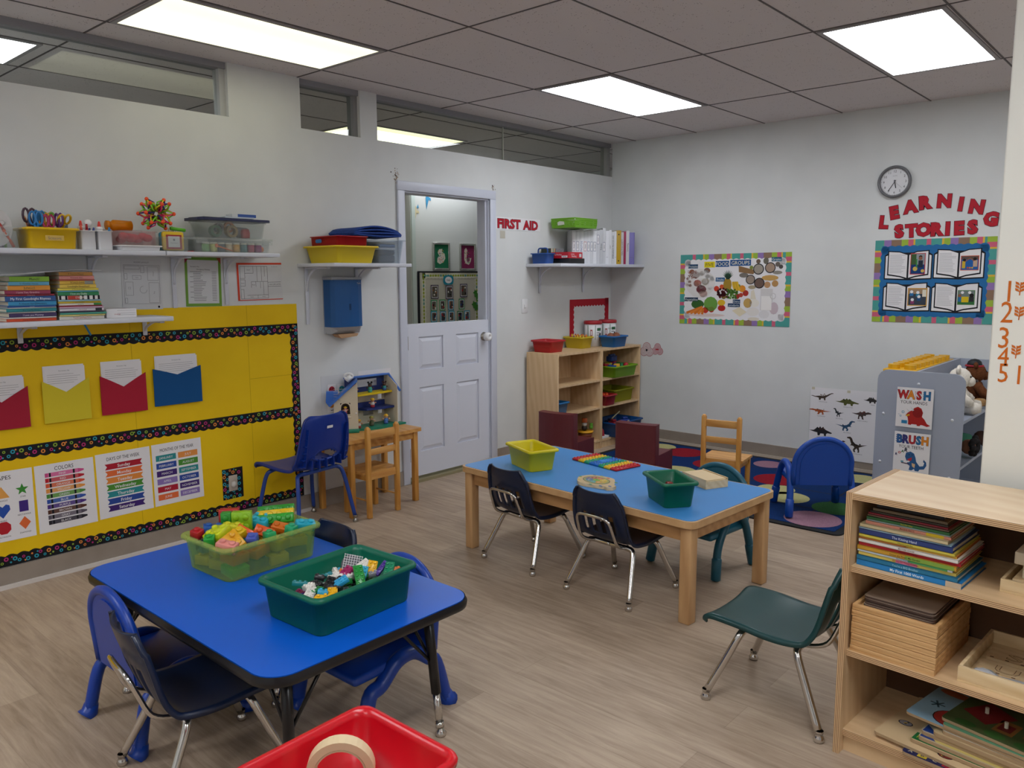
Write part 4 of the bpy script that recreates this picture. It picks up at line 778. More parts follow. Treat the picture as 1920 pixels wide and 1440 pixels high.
# ================================================================ hallway decorations
def hb(y_, z, x=-1.8985): return onA(y_, z, x)
for cy, c, lb, k in ((-.405, '1c6a4a', 'silver framed artwork on green paper in the hallway', 0), (-.01, '7d2450', 'silver framed artwork on crimson paper in the hallway', 1)):
    f = thing('framed_artwork', lb, 'picture', M=hb(cy, 1.715)); SV = mat('b9b9b4', .25, .8)
    q = MB()
    for a, b_, c_, d_ in ((-.122, -.145, -.1, .145), (.1, -.145, .122, .145), (-.1, -.145, .1, -.123), (-.1, .123, .1, .145)): q.box(a, b_, 0, c_, d_, .018, SV, .004)
    q.obj('frame', f); q = MB(); q.rect(-.102, -.125, .102, .125, PP(c), .006)
    rd = random.Random(k)
    if k == 0: q.poly([(-.06, -.06), (-.02, -.08), (.03, -.06), (.06, -.02), (.05, .03), (.01, .05), (.02, .08), (-.03, .075), (-.05, .04), (-.03, .01), (-.055, -.02)], PP('c9c4b8'), .0066)
    else: q.poly([(-.05, -.03), (-.03, -.07), (.02, -.085), (.05, -.05), (.06, -.01), (.04, -.01), (.03, -.045), (0, -.055), (-.015, -.03), (-.01, .03), (.0, .07), (-.02, .1), (-.045, .08), (-.05, .03)], PP('c9c0b4'), .0066)
    for i in range(26): q.disc(rd.uniform(-.045, .035), rd.uniform(-.07, .06), .006, PP(rd.choice(('b8484a', '4a8a7a', '7a5a9a', 'd0a04a', 'c86a8a', '4a9a5a'))), .0072, 6)
    q.obj('artwork', f)
hbd = thing('hall_board', 'cream bulletin board with leafy border in the hallway behind the half door', 'bulletin board', M=hb(.1, 1.15, -1.8975))
q = MB(); q.box(-.83, -.45, 0, .8, .4, .004, PP('bdb9ac')); q.box(-.84, .395, 0, .8, .41, .006, INK); q.box(-.845, -.45, 0, -.815, .4, .005, INK); q.obj('backing', hbd)
def leafstrip(u, v, L_, an, sd):
    s = scallop(L_, .055, PP('d3d1c0'), .006, 1, .05, .006, False); rd = random.Random(sd); x = .02
    while x < L_ - .02: s.disc(x, .026, .017, PP(rd.choice(('8a9a2c', '5f9488', '9aa63a'))), .0066, 7, .012); x += .037
    s.obj('border_strip', hbd, M=TR(u, v, 0) @ RZ(an))
leafstrip(.8, .39, 1.58, 180, 1); leafstrip(-.79, .39, .84, -90, 2); leafstrip(.055, -.45, .79, 90, 3)
q = MB(); q.prism(rrect(.15, .1, .035, 4), 0, .002, PP('1f7f96')); q.disc(0, 0, .052, PAPER, .0026, 18, .036); q.text('Kelly', 0, 0, .018, INK, .003); tag(q.obj('name_label', M=hb(-.312, 1.467, -1.885)), 'turquoise name label on the hallway board', 'label')
CR = (('3a3048', (-.514, 1.345), 1), ('5c5468', (-.299, 1.336), 1), ('3c3450', (-.082, 1.352), 1), ('2f8a5a', (-.528, 1.2), 0), ('2f8a4a', (-.405, 1.202), 0), ('2a8ab0', (-.278, 1.2), 0), ('2f8a4a', (-.116, 1.205), 0), ('2a9ab8', (-.531, 1.082), 0), ('2a9ab8', (-.399, 1.077), 0), ('2a9ab8', (-.272, 1.077), 0), ('2f7a4a', (-.143, 1.072), 0), ('2a9ab8', (-.035, 1.074), 0))
NM = ('first in the top row', 'second in the top row', 'third in the top row', 'first in the middle row', 'second in the middle row', 'third in the middle row', 'fourth in the middle row', 'first in the bottom row', 'second in the bottom row', 'third in the bottom row', 'fourth in the bottom row', 'fifth in the bottom row')
for (c, (cy, cz), big), nm in zip(CR, NM):
    w_, h_ = (.055, .072) if big else (.043, .058); q = MB(); q.box(-w_, -h_, 0, w_, h_, .001, PP(c)); q.rect(-w_ + .01, -h_ + .01, w_ - .01, h_ - .01, PAPER, .0014); rd = random.Random(int(cy * 1e4) & 1023)
    q.rect(-w_ + .016, -h_ + .016, w_ - .016, h_ - .016, PP(rd.choice(('4a4644', '5a544c', '35404a'))), .0018)
    for i in range(5): q.disc(rd.uniform(-w_ * .5, w_ * .5), rd.uniform(-h_ * .5, h_ * .5), .011, PP(rd.choice(('15141a', 'd0ccc4', '9a2a30', '2a3a6a', '8a5a40'))), .0022 + i * .0002, 7)
    tag(q.obj('photo_card', M=hb(cy, cz, -1.885)), 'small matted photo on the hallway board, ' + nm, 'photo card', 'matted photos on the hallway board')
q = MB()
for x, y_, r in ((0, 0, .05), (.05, .03, .05), (-.03, .04, .04), (.03, -.05, .045), (-.05, -.09, .045), (-.02, -.12, .05)): q.poly([(x + r * (1 if k % 2 else .55) * cos(pi * k / 5), y_ + r * (1 if k % 2 else .55) * sin(pi * k / 5)) for k in range(10)], PP('3a7a2c'), .002 + x * .01 + .001)
q.line([(.1, -.25), (.04, -.16), (-.04, -.12)], .022, PP('4a4440'), .0012); q.line([(.04, -.16), (.09, -.03)], .016, PP('4a4440'), .001); tag(q.obj('paper_tree', M=hb(.13, 1.285, -1.885)), 'paper tree branch with green leaves on the hallway board', 'decoration')
for cy, cz, c, k in ((-.578, 2.29, '3a8ab5', 0), (-.745, 2.15, 'c9bd98', 1)):
    q = MB(); q.poly([(-.02, .06), (.0, .07), (.012, .03), (.04, .02), (.045, -.005), (.01, 0), (-.005, -.05), (-.02, -.1), (-.026, -.04), (-.03, .01)], PP(c), .001); q.poly([(.01, .05), (.03, .09), (.04, .05)], PP('c9c2a0' if k == 0 else '3a8ab5'), .0014)
    tag(q.obj('ribbon_scrap', M=hb(cy, cz, -1.8975)), ('blue' if k == 0 else 'cream') + ' ribbon scrap taped high on the hallway wall', 'ribbon')
# ================================================================ wall shelves
SHW = mat('cfd2dc', .4); CLR = mat('eef1f0', .15, 0, .5, .88); CLRB = mat('dfe8f0', .2, 0, .5, .82); PINKC = mat('f0dcdc', .2, 0, .5, .84)
def wall_shelf(label, y0, y1, z, dep, th, br):
    t = thing('wall_shelf', label, 'shelf', (0, y0, z - th), 0, 'white wall shelves')
    MB().box(.001, 0, 0, dep, y1 - y0, th, SHW, .003).obj('board', t)
    for y_, ln, dp_ in br:
        b = MB(); b.box(.006, y_ - y0 - .012, -ln, .012, y_ - y0 + .012, -.0005, SHW, .002)
        b.box(.012, y_ - y0 - .012, -.012, dp_, y_ - y0 + .012, -.0005, SHW, .002)
        b.tube(crom([(.01, y_ - y0, -.15 if ln > .2 else -.06), (.03, y_ - y0, -.07 if ln > .2 else -.04), (.09, y_ - y0, -.018), (.13, y_ - y0, -.008)], 4), .0065, SHW, 6); b.obj('bracket', t)
UZ, LZ = 1.641, 1.307
wall_shelf('long white upper shelf carrying the craft supplies', -6.3, -4.378, UZ, .26, .024, ((-4.655, .26, .2), (-5.4, .26, .2)))
wall_shelf('shorter white upper shelf carrying the two clear containers', -4.372, -3.712, UZ, .26, .022, ((-4.225, .28, .2), (-3.915, .27, .2)))
wall_shelf('white lower shelf carrying the picture books', -6.3, -4.362, LZ, .27, .024, ((-4.40, .085, .22), (-5.0, .09, .22)))
wall_shelf('white shelf above the paper towel dispenser', -3.43, -2.818, 1.589, .383, .022, ((-3.37, .36, .25), (-2.98, .36, .25)))
wall_shelf('white corner shelf holding the binders', -1.234, -.003, 1.606, .368, .026, ((-1.06, .22, .02), (-.45, .22, .02)))
def tub(mb, W, L, Hh, m, base=.88, r=.022, t=.004, rim=.012, lip=.012, z=0.):
    P = [(W * base, L * base, z, .0), (W * base + .004, L * base + .004, z + .004, 0), (W - .004, L - .004, z + Hh - lip, 0), (W + 2 * rim, L + 2 * rim, z + Hh - lip, 0), (W + 2 * rim + .002, L + 2 * rim + .002, z + Hh - lip * .4, 0), (W + 2 * rim - .004, L + 2 * rim - .004, z + Hh, 0), (W - t, L - t, z + Hh, 0), (W - 2 * t - .004, L - 2 * t - .004, z + Hh - lip, 0), (W * base - 2 * t, L * base - 2 * t, z + t, 0)]
    vs = []; fs = []; k = None
    for w_, l_, zz, _ in P:
        q = rrect(w_, l_, min(r, w_ * .4), 4); k = len(q); vs += [(x, y_, zz) for x, y_ in q]
    for i in range(len(P) - 1):
        for j in range(k): fs.append((i * k + j, i * k + (j + 1) % k, (i + 1) * k + (j + 1) % k, (i + 1) * k + j))
    fs += [tuple(range(k))[::-1], tuple(range((len(P) - 1) * k, len(P) * k))]
    mb.add(vs, fs, m, None, True); return mb
def bin_(name, label, loc, W, L, Hh, m, rz=0, base=.88, rim=.012, lip=.014, r=.02, group='open plastic tubs', tabs=True):
    t = thing(name, label, 'tub', loc, radians(rz), group)
    tub(MB(), W, L, Hh, m, base, r, .004, rim, lip).obj('body', t)
    return t
def set_smooth(o): return o
def item(name, mb, label, cat, loc, rz=0, group=None, M=None):
    o = mb.obj(name, None, loc, radians(rz))
    if M is not None: o.matrix_world = M
    return tag(o, label, cat, group)
def lie(loc, rz=0, tilt=0, roll=0): return TR(*loc) @ RZ(rz) @ Matrix.Rotation(radians(tilt), 4, 'X') @ Matrix.Rotation(radians(roll), 4, 'Y')
# ---- upper shelf, left to right
bin_('clear_tub', 'clear tub of paint palettes at the left end of the upper shelf', (.135, -5.118, UZ), .19, .19, .095, CLR, 0, .86, .006, .01)
for k, (x, c, top, lb) in enumerate(((.19, 'bdbab8', .145, 'front grey oval palette standing in the clear tub'), (.165, 'cbc8c6', .143, 'middle grey oval palette standing in the clear tub'), (.14, 'd3d1cf', .13, 'rear grey oval palette standing in the clear tub'))):
    m = MB(Matrix(((0, 0, 1, 0), (1, 0, 0, 0), (0, 1, 0, 0), (0, 0, 0, 1)))); m.prism([(.056 * cos(2 * pi * i / 20), top / 2 + .014 + (top / 2 + .01) * sin(2 * pi * i / 20)) for i in range(20)], -.003, .003, mat(c, .5))
    for q in range(5): m.lathe([(.008, .003), (.012, .008), (.009, .009), (0, .005)], mat(c, .5), 8, (.03 * cos(q), .06 + .05 * sin(q * 1.3), 0))
    item('paint_palette', m, lb, 'palette', (x, -5.105, UZ + .0045), -18, 'oval palettes in the clear tub')
item('paper_cone', MB().lathe([(0, .17), (.014, .11), (.006, 0)], mat('8d7480', .6), 8), 'mauve pointed paper standing behind the oval palettes', 'paper', (.09, -5.07, UZ + .005))
def stick(name, c, label, cat, p0, p1, r, grp=None, c2=None, tipl=.25):
    a, b = Vector(p0), Vector(p1); q = a.lerp(b, 1 - tipl); m = MB().tube([a, q], r, mat(c, .4), 8)
    m.tube([q, b], [r * .9, r * .6], mat(c2 or c, .4), 8); return tag(m.obj(name), label, cat, grp)
stick('marker_pen', '7db83a', 'lime green marker in the clear tub', 'pen', (.1, -5.055, UZ + .006), (.09, -5.045, UZ + .125), .006)
stick('paint_brush', '55504e', 'dark paint brush standing in the clear tub', 'brush', (.07, -5.06, UZ + .006), (.07, -5.05, UZ + .15), .006, None, '8a8680')
stick('paint_brush', 'c8552e', 'orange handled brush leaning in the clear tub', 'brush', (.2, -5.05, UZ + .006), (.2, -5.1, UZ + .11), .007, None, 'a8322a')
# scissors tub
bin_('yellow_tub', 'yellow tub of scissors on the upper shelf', (.145, -4.892, UZ), .19, .215, .098, mat('e0b602', .35), 0, .9, .007, .012)
item('tape_label', MB().rect(-.04, -.012, .04, .012, mat('d2b05a', .7), 0).text('Scissors', 0, 0, .013, INKG, .0006, wmax=.07), 'worn tape label on the yellow scissors tub', 'label', None, M=onA(-4.89, UZ + .05, .2398))
def scissors(c, label, x, y_, z, rz, lean=0, s=1.):
    z = max(z, UZ + .005 + .064 * s)
    t = thing('scissors', label, 'scissors', M=lie((x, y_, z), rz, lean) @ Matrix.Scale(s, 4)); t['group'] = 'scissors in the yellow tub'
    m = mat(c, .4)
    for sx in (-1, 1):
        MB().tube([(sx * .012 + .011 * cos(2 * pi * k / 12), 0, .052 + .026 * sin(2 * pi * k / 12)) for k in range(12)], .0045, m, 6, closed=True).tube([(sx * .006, 0, .028), (0, 0, .0)], .0045, m, 6).obj('handle', t)
        MB().tube([(0, sx * .0015, .002), (sx * .003, sx * .0015, -.06)], [.004, .002], STEEL, 6, flat=.3).obj('blade', t)
for a in (('1f74b5', 'blue handled scissors at the left of the yellow tub', .215, -4.955, 1.705, 70, 0, 1.15), ('2a7fc0', 'second blue handled scissors, a little right of the first', .175, -4.935, 1.712, 110, 8, 1.2), ('d9972a', 'amber handled scissors in the middle of the yellow tub', .19, -4.912, 1.728, 80, -5), ('a8265a', 'magenta handled scissors at the front of the yellow tub', .222, -4.905, 1.708, 90, 0, 1.05), ('5c9a2c', 'green handled scissors behind the magenta ones', .165, -4.885, 1.722, 60, 0, 1.15), ('e08a3a', 'orange looped scissors high in the yellow tub', .12, -4.872, 1.73, 95, 0, 1.1), ('5c2a6a', 'purple handled scissors upright at the right', .215, -4.858, 1.72, 20, 0, 1.1), ('4a3040', 'dark handled scissors high at the left', .13, -4.955, 1.735, 95, 0, 1.2), ('d9b020', 'yellow handled scissors lying at the right end of the tub', .17, -4.83, 1.742, 85, 50, 1.15)): scissors(*a)
stick('pen', '20306a', 'navy pen rising from the back of the scissors tub', 'pen', (.12, -4.93, UZ + .06), (.11, -4.945, UZ + .155), .0055)
stick('pen', 'b56a3a', 'brown pencil at the back of the scissors tub', 'pencil', (.11, -4.95, UZ + .06), (.1, -4.965, UZ + .155), .004, None, 'd9b088', .1)
stick('pen', '4f8fd0', 'light blue pen rising from the scissors tub', 'pen', (.12, -4.905, UZ + .06), (.12, -4.90, UZ + .165), .006)
stick('pen', '6aa5dd', 'pale blue capped pen beside the light blue one', 'pen', (.125, -4.915, UZ + .06), (.13, -4.915, UZ + .15), .005)
# white caddies
def cup(y_, label):
    t = thing('white_caddy', label, 'cup', (.185, y_, UZ), 0, 'white caddies of glue and markers'); tub(MB(), .078, .070, .092, WHITE, .9, .012, .003, .0015, .003).obj('body', t); return t
cup(-4.732, 'left white caddy holding a red-tipped glue bottle'); cup(-4.654, 'right white caddy holding a red-tipped glue bottle')
def glue(x, y_, label):
    t = thing('glue_bottle', label, 'glue bottle', (x, y_, UZ + .004), 0, 'glue bottles'); MB().lathe([(0, 0), (.017, .001), (.018, .08), (.014, .095), (0, .1)], WHITE, 12).obj('bottle', t); MB().lathe([(.013, .095), (.016, .098), (.014, .108), (.008, .11)], WHITE, 12).obj('collar', t); MB().lathe([(.0085, .108), (.007, .12), (.0045, .134), (0, .137)], mat('d8382e', .4), 10).obj('cap', t)
glue(.174, -4.748, 'white glue bottle with a red cap in the left caddy'); glue(.178, -4.664, 'white glue bottle with a red cap in the right caddy')
item('scoop', MB().ball((0, 0, .125), .019, WHITE, 12, None, (.5, 1, 1)).tube([(0, 0, .01), (0, 0, .11)], .004, WHITE, 6), 'white round scoop standing in the left caddy', 'scoop', (.163, -4.71, UZ + .0045))
for p0, p1, c, lb in (((.2, -4.735, 1.66), (.212, -4.722, 1.745), '262a6a', 'navy marker cap at the front of the left caddy'), ((.2, -4.712, 1.66), (.21, -4.702, 1.748), '2f3a80', 'purple-blue marker in the left caddy'), ((.205, -4.753, 1.66), (.206, -4.76, 1.758), 'e0604a', 'coral marker in the left caddy'), ((.19, -4.728, 1.66), (.19, -4.727, 1.765), 'b01e2c', 'red marker in the left caddy'), ((.206, -4.634, 1.66), (.21, -4.63, 1.752), '2a78b0', 'blue marker in the right caddy')): stick('marker_pen', c, lb, 'marker', p0, p1, .0075, 'markers in the white caddies')
item('glue_stick', MB().box(-.018, -.02, 0, .018, .02, .03, mat('5a6f8f', .5), .006).box(-.012, -.03, .01, .012, -.012, .036, mat('d8d4d0', .5), .005), 'grey-blue eraser lying across the right end of the scissors tub', 'eraser', (.1, -4.805, 1.7405), 20)
# red folded cloth in a clear box on a white tray
item('white_tray', tub(MB(), .17, .205, .026, WHITE, .94, .012, .003, .006, .006), 'shallow white tray under the clear box of red cloth', 'tray', (.165, -4.497, UZ))
bx = thing('clear_box', 'clear box of red cloth on the white tray', 'box', (.165, -4.50, UZ + .0265), 0); tub(MB(), .145, .185, .072, PINKC, .96, .012, .003, .005, .006).obj('body', bx)
m = MB(); rd = random.Random(2)
for k in range(9): m.ball((rd.uniform(-.035, .035), -.06 + .015 * k, .026 + rd.uniform(0, .016)), .03, mat('b81c34', .7), 8, None, (.9, .9, .65))
item('red_cloth', m, 'crumpled red cloth inside the clear box', 'cloth', (.165, -4.5, UZ + .0305))
ob = thing('orange_jar', 'translucent orange jar lying behind the red cloth', 'jar', (.13, -4.548, UZ + .1265), 0); OJ = mat('e0860c', .25, 0, .5, .35)
MB(Matrix.Rotation(radians(90), 4, 'X')).lathe([(0, -.06), (.026, -.058), (.028, .03), (.02, .04), (.02, .05), (.023, .05), (.023, .065), (0, .066)], OJ, 14).obj('body', ob)
item('lid_panel', MB().box(-.002, -.1, 0, .002, .1, .112, mat('e2e2e2', .3, 0, .5, .6)), 'upright clear lid panel against the wall behind the box of red cloth', 'lid', (.03, -4.49, UZ + .0005))
# lunch box style flash card case in a clear tub
ct = thing('clear_tub', 'clear tub around the yellow card case', 'tub', (.155, -4.305, UZ), 0); tub(MB(), .15, .145, .075, CLR, .92, .012, .003, .006, .008).obj('body', ct)
cc = thing('card_case', 'yellow and teal card case with a red framed label', 'card case', (.17, -4.31, UZ + .005), 0)
MB().box(.02, -.058, 0, .045, .058, .098, mat('d9b414', .4), .014, None, 3).obj('front_shell', cc); MB().box(-.015, -.058, 0, .0195, .058, .096, mat('2a8a9a', .4), .014, None, 3).obj('rear_shell', cc)
q = MB(Matrix(((0, 0, 1, .0455), (1, 0, 0, 0), (0, 1, 0, .047), (0, 0, 0, 1)))); q.rect(-.042, -.04, .042, .034, mat('9a1c2c', .5), 0); q.rect(-.031, -.03, .031, .026, PAPERG, .0008); q.text('Flash Cards', 0, -.008, .006, INKG, .0014); q.disc(0, .008, .006, INKG, .0014); q.obj('label', cc)
def hoberman():
    t = thing('expanding_ball', 'expanding toy ball of neon struts on top of the card case', 'toy', (.165, -4.372, 1.834)); N = []
    ph = (1 + 5 ** .5) / 2
    for a in (-1, 1):
        for b_ in (-1, 1): N += [(0, a, b_ * ph), (a, b_ * ph, 0), (a * ph, 0, b_)]
    D = [(1, 1, 1), (-1, -1, 1), (-1, 1, -1), (1, -1, -1), (1, 1, -1), (-1, 1, 1), (1, -1, 1), (-1, -1, -1)]
    dirs = [Vector(n).normalized() for n in N + D]; cols = ['7ac81e', 'e8d21c', 'e0246a', '2a2470', '8ad22a', 'e83a6a']; ms = {c: MB() for c in cols}
    for i, d_ in enumerate(dirs):
        MB().ball(d_ * .085, .0105, mat('f0501c', .4), 8).obj('joint_cap', t); u = d_.orthogonal().normalized(); v_ = d_.cross(u)
        for k in range(5):
            a = 2 * pi * k / 5; w_ = u * cos(a) + v_ * sin(a); c = cols[(k + i) % 6]
            ms[c].tube([d_ * .024 + w_ * .004, d_ * .055 + w_ * .023, d_ * .084 + w_ * .003], .0036, mat(c, .4), 5)
    for c in cols: o = ms[c].obj('strut_set', t); o['kind'] = 'stuff'
hoberman()
item('green_pen', MB().tube([(0, -.03, 0), (0, .05, -.008)], .009, mat('63c02a', .4), 8), 'bright green marker lying beside the toy ball', 'marker', (.16, -4.27, UZ + .122))
gj = thing('glass_jar', 'glass jar of paint brushes beside the card case', 'jar', (.049, -4.236, UZ)); MB().lathe([(0, 0), (.022, .001), (.023, .08), (.017, .09), (.018, .1), (.0165, .1), (.0155, .09), (.021, .08), (.02, .004), (0, .004)], CLR, 14).obj('glass', gj)
for k, c in enumerate(('b58a5a', '8a5a3a', '9ab5c5', 'd0b890', '3a3430')): stick('paint_brush', c, ('tan', 'brown', 'grey-blue', 'cream', 'black')[k] + ' brush handle in the glass jar', 'brush', (.049 + .005 * k - .010, -4.236 + .004 * ((k * 2) % 5) - .008, UZ + .006), (.040 + .007 * (k % 3), -4.252 + .008 * ((k * 2) % 5), UZ + .13 + .012 * (k % 2)), .0028, 'brushes in the glass jar')
item('red_ring', MB().tube([(.012 * cos(a * .6), .015 * sin(a * .6), 0) for a in range(9)], .003, mat('b01e2c', .4), 6), 'small red plastic hook on the shelf edge', 'hook', (.2, -4.215, UZ + .0035))
# two clear containers
lo = thing('clear_container', 'lower clear container of paint pots with a clip lid', 'container', (.14, -3.972, UZ)); tub(MB(), .2, .45, .066, CLR, .95, .03, .003, .004, .008).obj('body', lo); MB().prism(rrect(.215, .475, .03), .067, .078, mat('e8ece8', .2, 0, .5, .75)).obj('lid', lo)
for y_ in (-.2, .19): MB().box(.1, y_ - .03, .045, .113, y_ + .03, .075, CLR, .003).obj('clip', lo)
for k, (c, n_) in enumerate((('7fae6a', 'soft green'), ('c0c46a', 'pale lime'), ('3a5560', 'dark teal'), ('cbb795', 'beige'), ('cf9a3a', 'striped mustard'), ('4a7a80', 'teal'), ('b23a5a', 'rose'), ('9a3272', 'magenta'))):
    t = thing('paint_pot', n_ + ' paint pot in the lower clear container', 'paint pot', (.2, -4.13 + .045 * k, UZ + .0045), 0, 'paint pots in the lower container'); MB().lathe([(0, 0), (.019, 0), (.02, .04), (.0, .04)], mat(c, .5), 12).obj('pot', t); MB().lathe([(0, .0405), (.0205, .0405), (.0205, .05), (0, .05)], mat('d8d8cc', .5), 12).obj('lid', t)
item('orange_ball', MB().ball((0, 0, .017), .017, mat('dd6a28', .5), 10), 'orange ball at the right end of the lower container', 'ball', (.19, -3.79, UZ + .0045))
item('orange_spoon', MB().tube([(0, -.045, .03), (0, .045, .004)], [.0045, .003], mat('e0702c', .4), 6).ball((0, -.05, .032), .011, mat('e0702c', .4), 8, None, (.5, 1, 1)), 'orange plastic spoon at the front of the lower container', 'spoon', (.228, -4.03, UZ + .004))
up = thing('clear_container', 'upper clear container of tapes with a navy lid', 'container', (.14, -3.958, UZ + .079)); tub(MB(), .18, .38, .092, CLR, .9, .03, .003, .004, .01).obj('body', up); MB().prism(rrect(.2, .43, .03), .0925, .106, mat('141c48', .35)).obj('lid', up)
UZ2 = UZ + .0835
def roll(c, y_, z, r, lb, x=.2, tw=.03, nm='tape_roll'): m = MB(Matrix.Rotation(radians(90), 4, 'Y')); m.lathe([(r * .6, -tw / 2), (r, -tw / 2), (r, tw / 2), (r * .6, tw / 2), (r * .6, -tw / 2)], mat(c, .45), 18, smooth=False); return item(nm, m, lb, 'tape', (x, y_, z + r))
roll('2a5a3a', -4.07, UZ2, .032, 'dark green tape roll in the upper container'); roll('6a6870', -4.015, UZ2 + .03, .025, 'grey tape roll leaning in the upper container', .135); roll('8a7038', -3.97, UZ2, .034, 'brown tape roll in the upper container', .19); roll('d07a2c', -3.955, UZ2 + .03, .03, 'orange tape roll behind the brown one', .14, .016); 
item('red_jar', MB().lathe([(0, 0), (.024, 0), (.026, .03), (.02, .05), (0, .052)], mat('b3202e', .4), 12), 'red fluted cup in the upper container', 'cup', (.182, -3.88, UZ2)); item('egg_tray', MB().box(-.008, -.04, 0, .008, .035, .06, mat('8d8a90', .5), .006), 'grey egg tray piece standing in the upper container', 'tray', (.15, -3.88, UZ2), 12)
item('white_block', MB().box(-.02, -.045, 0, .02, .045, .012, WHITE, .002), 'white chalk box lying flat in the upper container', 'box', (.205, -4.0, UZ2)) if False else None
LZ2 = UZ + .079 + .1065
item('black_folder', MB().box(-.07, -.1, 0, .07, .075, .004, mat('1a1c26', .5)), 'black folder on the navy lid', 'folder', (.14, -4.05, LZ2), 6); item('clear_sheets', MB().box(-.06, -.07, 0, .06, .1, .008, mat('b9c2cc', .4)), 'pale plastic sheets on the navy lid', 'sheets', (.14, -3.93, LZ2 + .0042), -4)
item('blue_card_box', MB().box(-.035, -.055, 0, .035, .055, .016, mat('1f4a9a', .4)).box(-.036, -.09, .0, .035, -.0555, .0155, mat('c9ccd0', .5)), 'blue and white card box on top of the pale sheets', 'box', (.16, -3.87, LZ2 + .0125), -2)
# ---- picture books on the lower shelf
def book3(label, W, D, T, c, loc, rz, title='', tc=None, pages='cfc6b2', cat='book', group=None, tsx=.9, band=None, sx0=.5, name='picture_book', bold=0.):
    t = thing(name, label, cat, loc, radians(rz), group); m = mat(c, .45)
    q = MB(); k = .0016; q.box(0, 0, 0, W, D, k, m); q.box(0, 0, T - k, W, D, T, m); q.box(0, 0, 0, W, k, T, m)
    if band: q.rect(W * band[1], 0, W * band[2], T * .98, mat(band[0], .5), .0003, Matrix(((1, 0, 0, 0), (0, 0, -1, 0), (0, 1, 0, 0), (0, 0, 0, 1))))
    if title: q.text(title, W * sx0, T * .5, T * .5, mat(tc or 'e8e4dc', .5), .0007, wmax=W * .8, sx=tsx, bold=bold, M=Matrix(((1, 0, 0, 0), (0, 0, -1, 0), (0, 1, 0, 0), (0, 0, 0, 1))))
    q.obj('cover', t); MB().box(.002, .002, k, W - .004, D - .004, T - k, mat(pages, .8)).obj('pages', t); return t
G1, G2 = 'picture books in the left stack on the lower shelf', 'picture books in the right stack on the lower shelf'
z = LZ + .0005; rd = random.Random(11)
LS = [('c9451c', .014, 'red-orange book at the very bottom of the left stack', 'CLICK CLACK MOO', '4a1c18', .21), ('d8d4d0', .006, 'thin white book one above the bottom of the left stack', '', None, .21), ('3a2a58', .018, 'purple book titled I Love you Mommy in the left stack', 'I Love you Mommy', 'd8c8d8', .2), ('d0cec8', .006, 'thin white and orange book above the purple one', 'Little Bear', 'd06a30', .2), ('1f7f86', .015, 'teal book titled Are You My Mother in the left stack', 'Are You My Mother?', '0f2a3a', .21), ('c8d0cc', .005, 'thin pale book above the teal one in the left stack', '', None, .2), ('1f4f9a', .007, 'thin dark blue paperback in the middle of the left stack', 'Good Night', 'c8d4e0', .2), ('2f86b5', .02, 'sky blue book below the My First Bedtime one', 'A House for Dinosaurs', '1a3a5a', .2), ('1d4a86', .024, 'thick dark blue book of bedtime rhymes in the left stack', 'My First Goodnight Rhymes', 'e8ecf0', .21), ('9a2638', .008, 'thin red book in the left stack', 'Princess Stories', 'e8c8c8', .2), ('8a2a4a', .018, 'maroon book above the thin red one', 'I Love You, Grandma', 'd8b0b8', .19), ('d08a2e', .022, 'orange book titled JUNGLE in the left stack', 'JUNGLE', '2a4a24', .175), ('5a9ab5', .017, 'light blue book just below the Munch one', 'In Another House', '2a4a5a', .17), ('7aa828', .024, 'green book titled Munch on top of the left stack', 'Munch!', '1a2a10', .165)]
for c, T, lb, ti, tc, W in LS:
    T *= .985; y1 = -4.898 - (0 if W > .19 else .018) - rd.random() * .006
    book3(lb, W, .2, T, c, (.215 + rd.uniform(-.004, .004), y1 - W, z), 90 + rd.uniform(-1.5, 1.5), ti, tc, group=G1, sx0=.62 if ti in ('Munch!',) else .5, tsx=.9); z += T + .0004
ztop = z; z = LZ + .0005
RS = [('dcd8d2', .016, 'white book titled Farm at the bottom of the right stack', 'Touch and Feel Farm', 'b0303a', .205), ('d8c878', .008, 'cream yellow thin book near the bottom of the right stack', 'The Little Farm', 'a04a2a', .205), ('4a9a86', .009, 'sea green thin book near the bottom of the right stack', '', None, .21), ('3a3448', .007, 'thin dark book low in the right stack', '', None, .2), ('cfc8d0', .013, 'grey-white book with a dark bar, low in the right stack', 'I Am Invited', '8a2a40', .2), ('c8a0b8', .008, 'lilac thin book in the right stack', '', None, .2), ('b01e30', .005, 'thin crimson book in the right stack', '', None, .2), ('d8d4c8', .01, 'book titled Going Out with red and green spine ends', 'Going Out', '1a1a1a', .195), ('d8b82e', .009, 'yellow paperback in the middle of the right stack', 'Seven Sleepy Bears', '5a4a10', .195), ('9ac4d0', .008, 'pale blue paperback in the right stack', '', None, .195), ('d8d8d8', .019, 'black and white striped board book in the right stack', 'STRIPES', 'e0d0c8', .19), ('1f7a4a', .018, 'green book titled I love you Daddy in the right stack', 'I love you Daddy', 'd8e8d8', .185), ('6ab0c8', .006, 'thin sky blue book in the right stack', '', None, .185), ('d8c84a', .011, 'yellow-white book titled A Fish Out of Water', 'A Fish Out Of Water', '1a1a1a', .185), ('d8b84a', .018, 'mustard book titled Goodnight Sleepyhead', 'Goodnight Sleepyhead', '4a3a10', .165), ('d0a83a', .017, 'dull gold book with grey bars near the top of the right stack', 'ROALD DAHL', '2a2a2a', .16), ('c85a4a', .006, 'thin coral book near the top of the right stack', '', None, .16), ('c8807a', .017, 'dusty pink book near the top of the right stack', 'Princess ABC', '7a3a3a', .155), ('b07a2e', .018, "brown-orange book on top of the right stack", "If You're Happy", '2a1a0a', .15)]
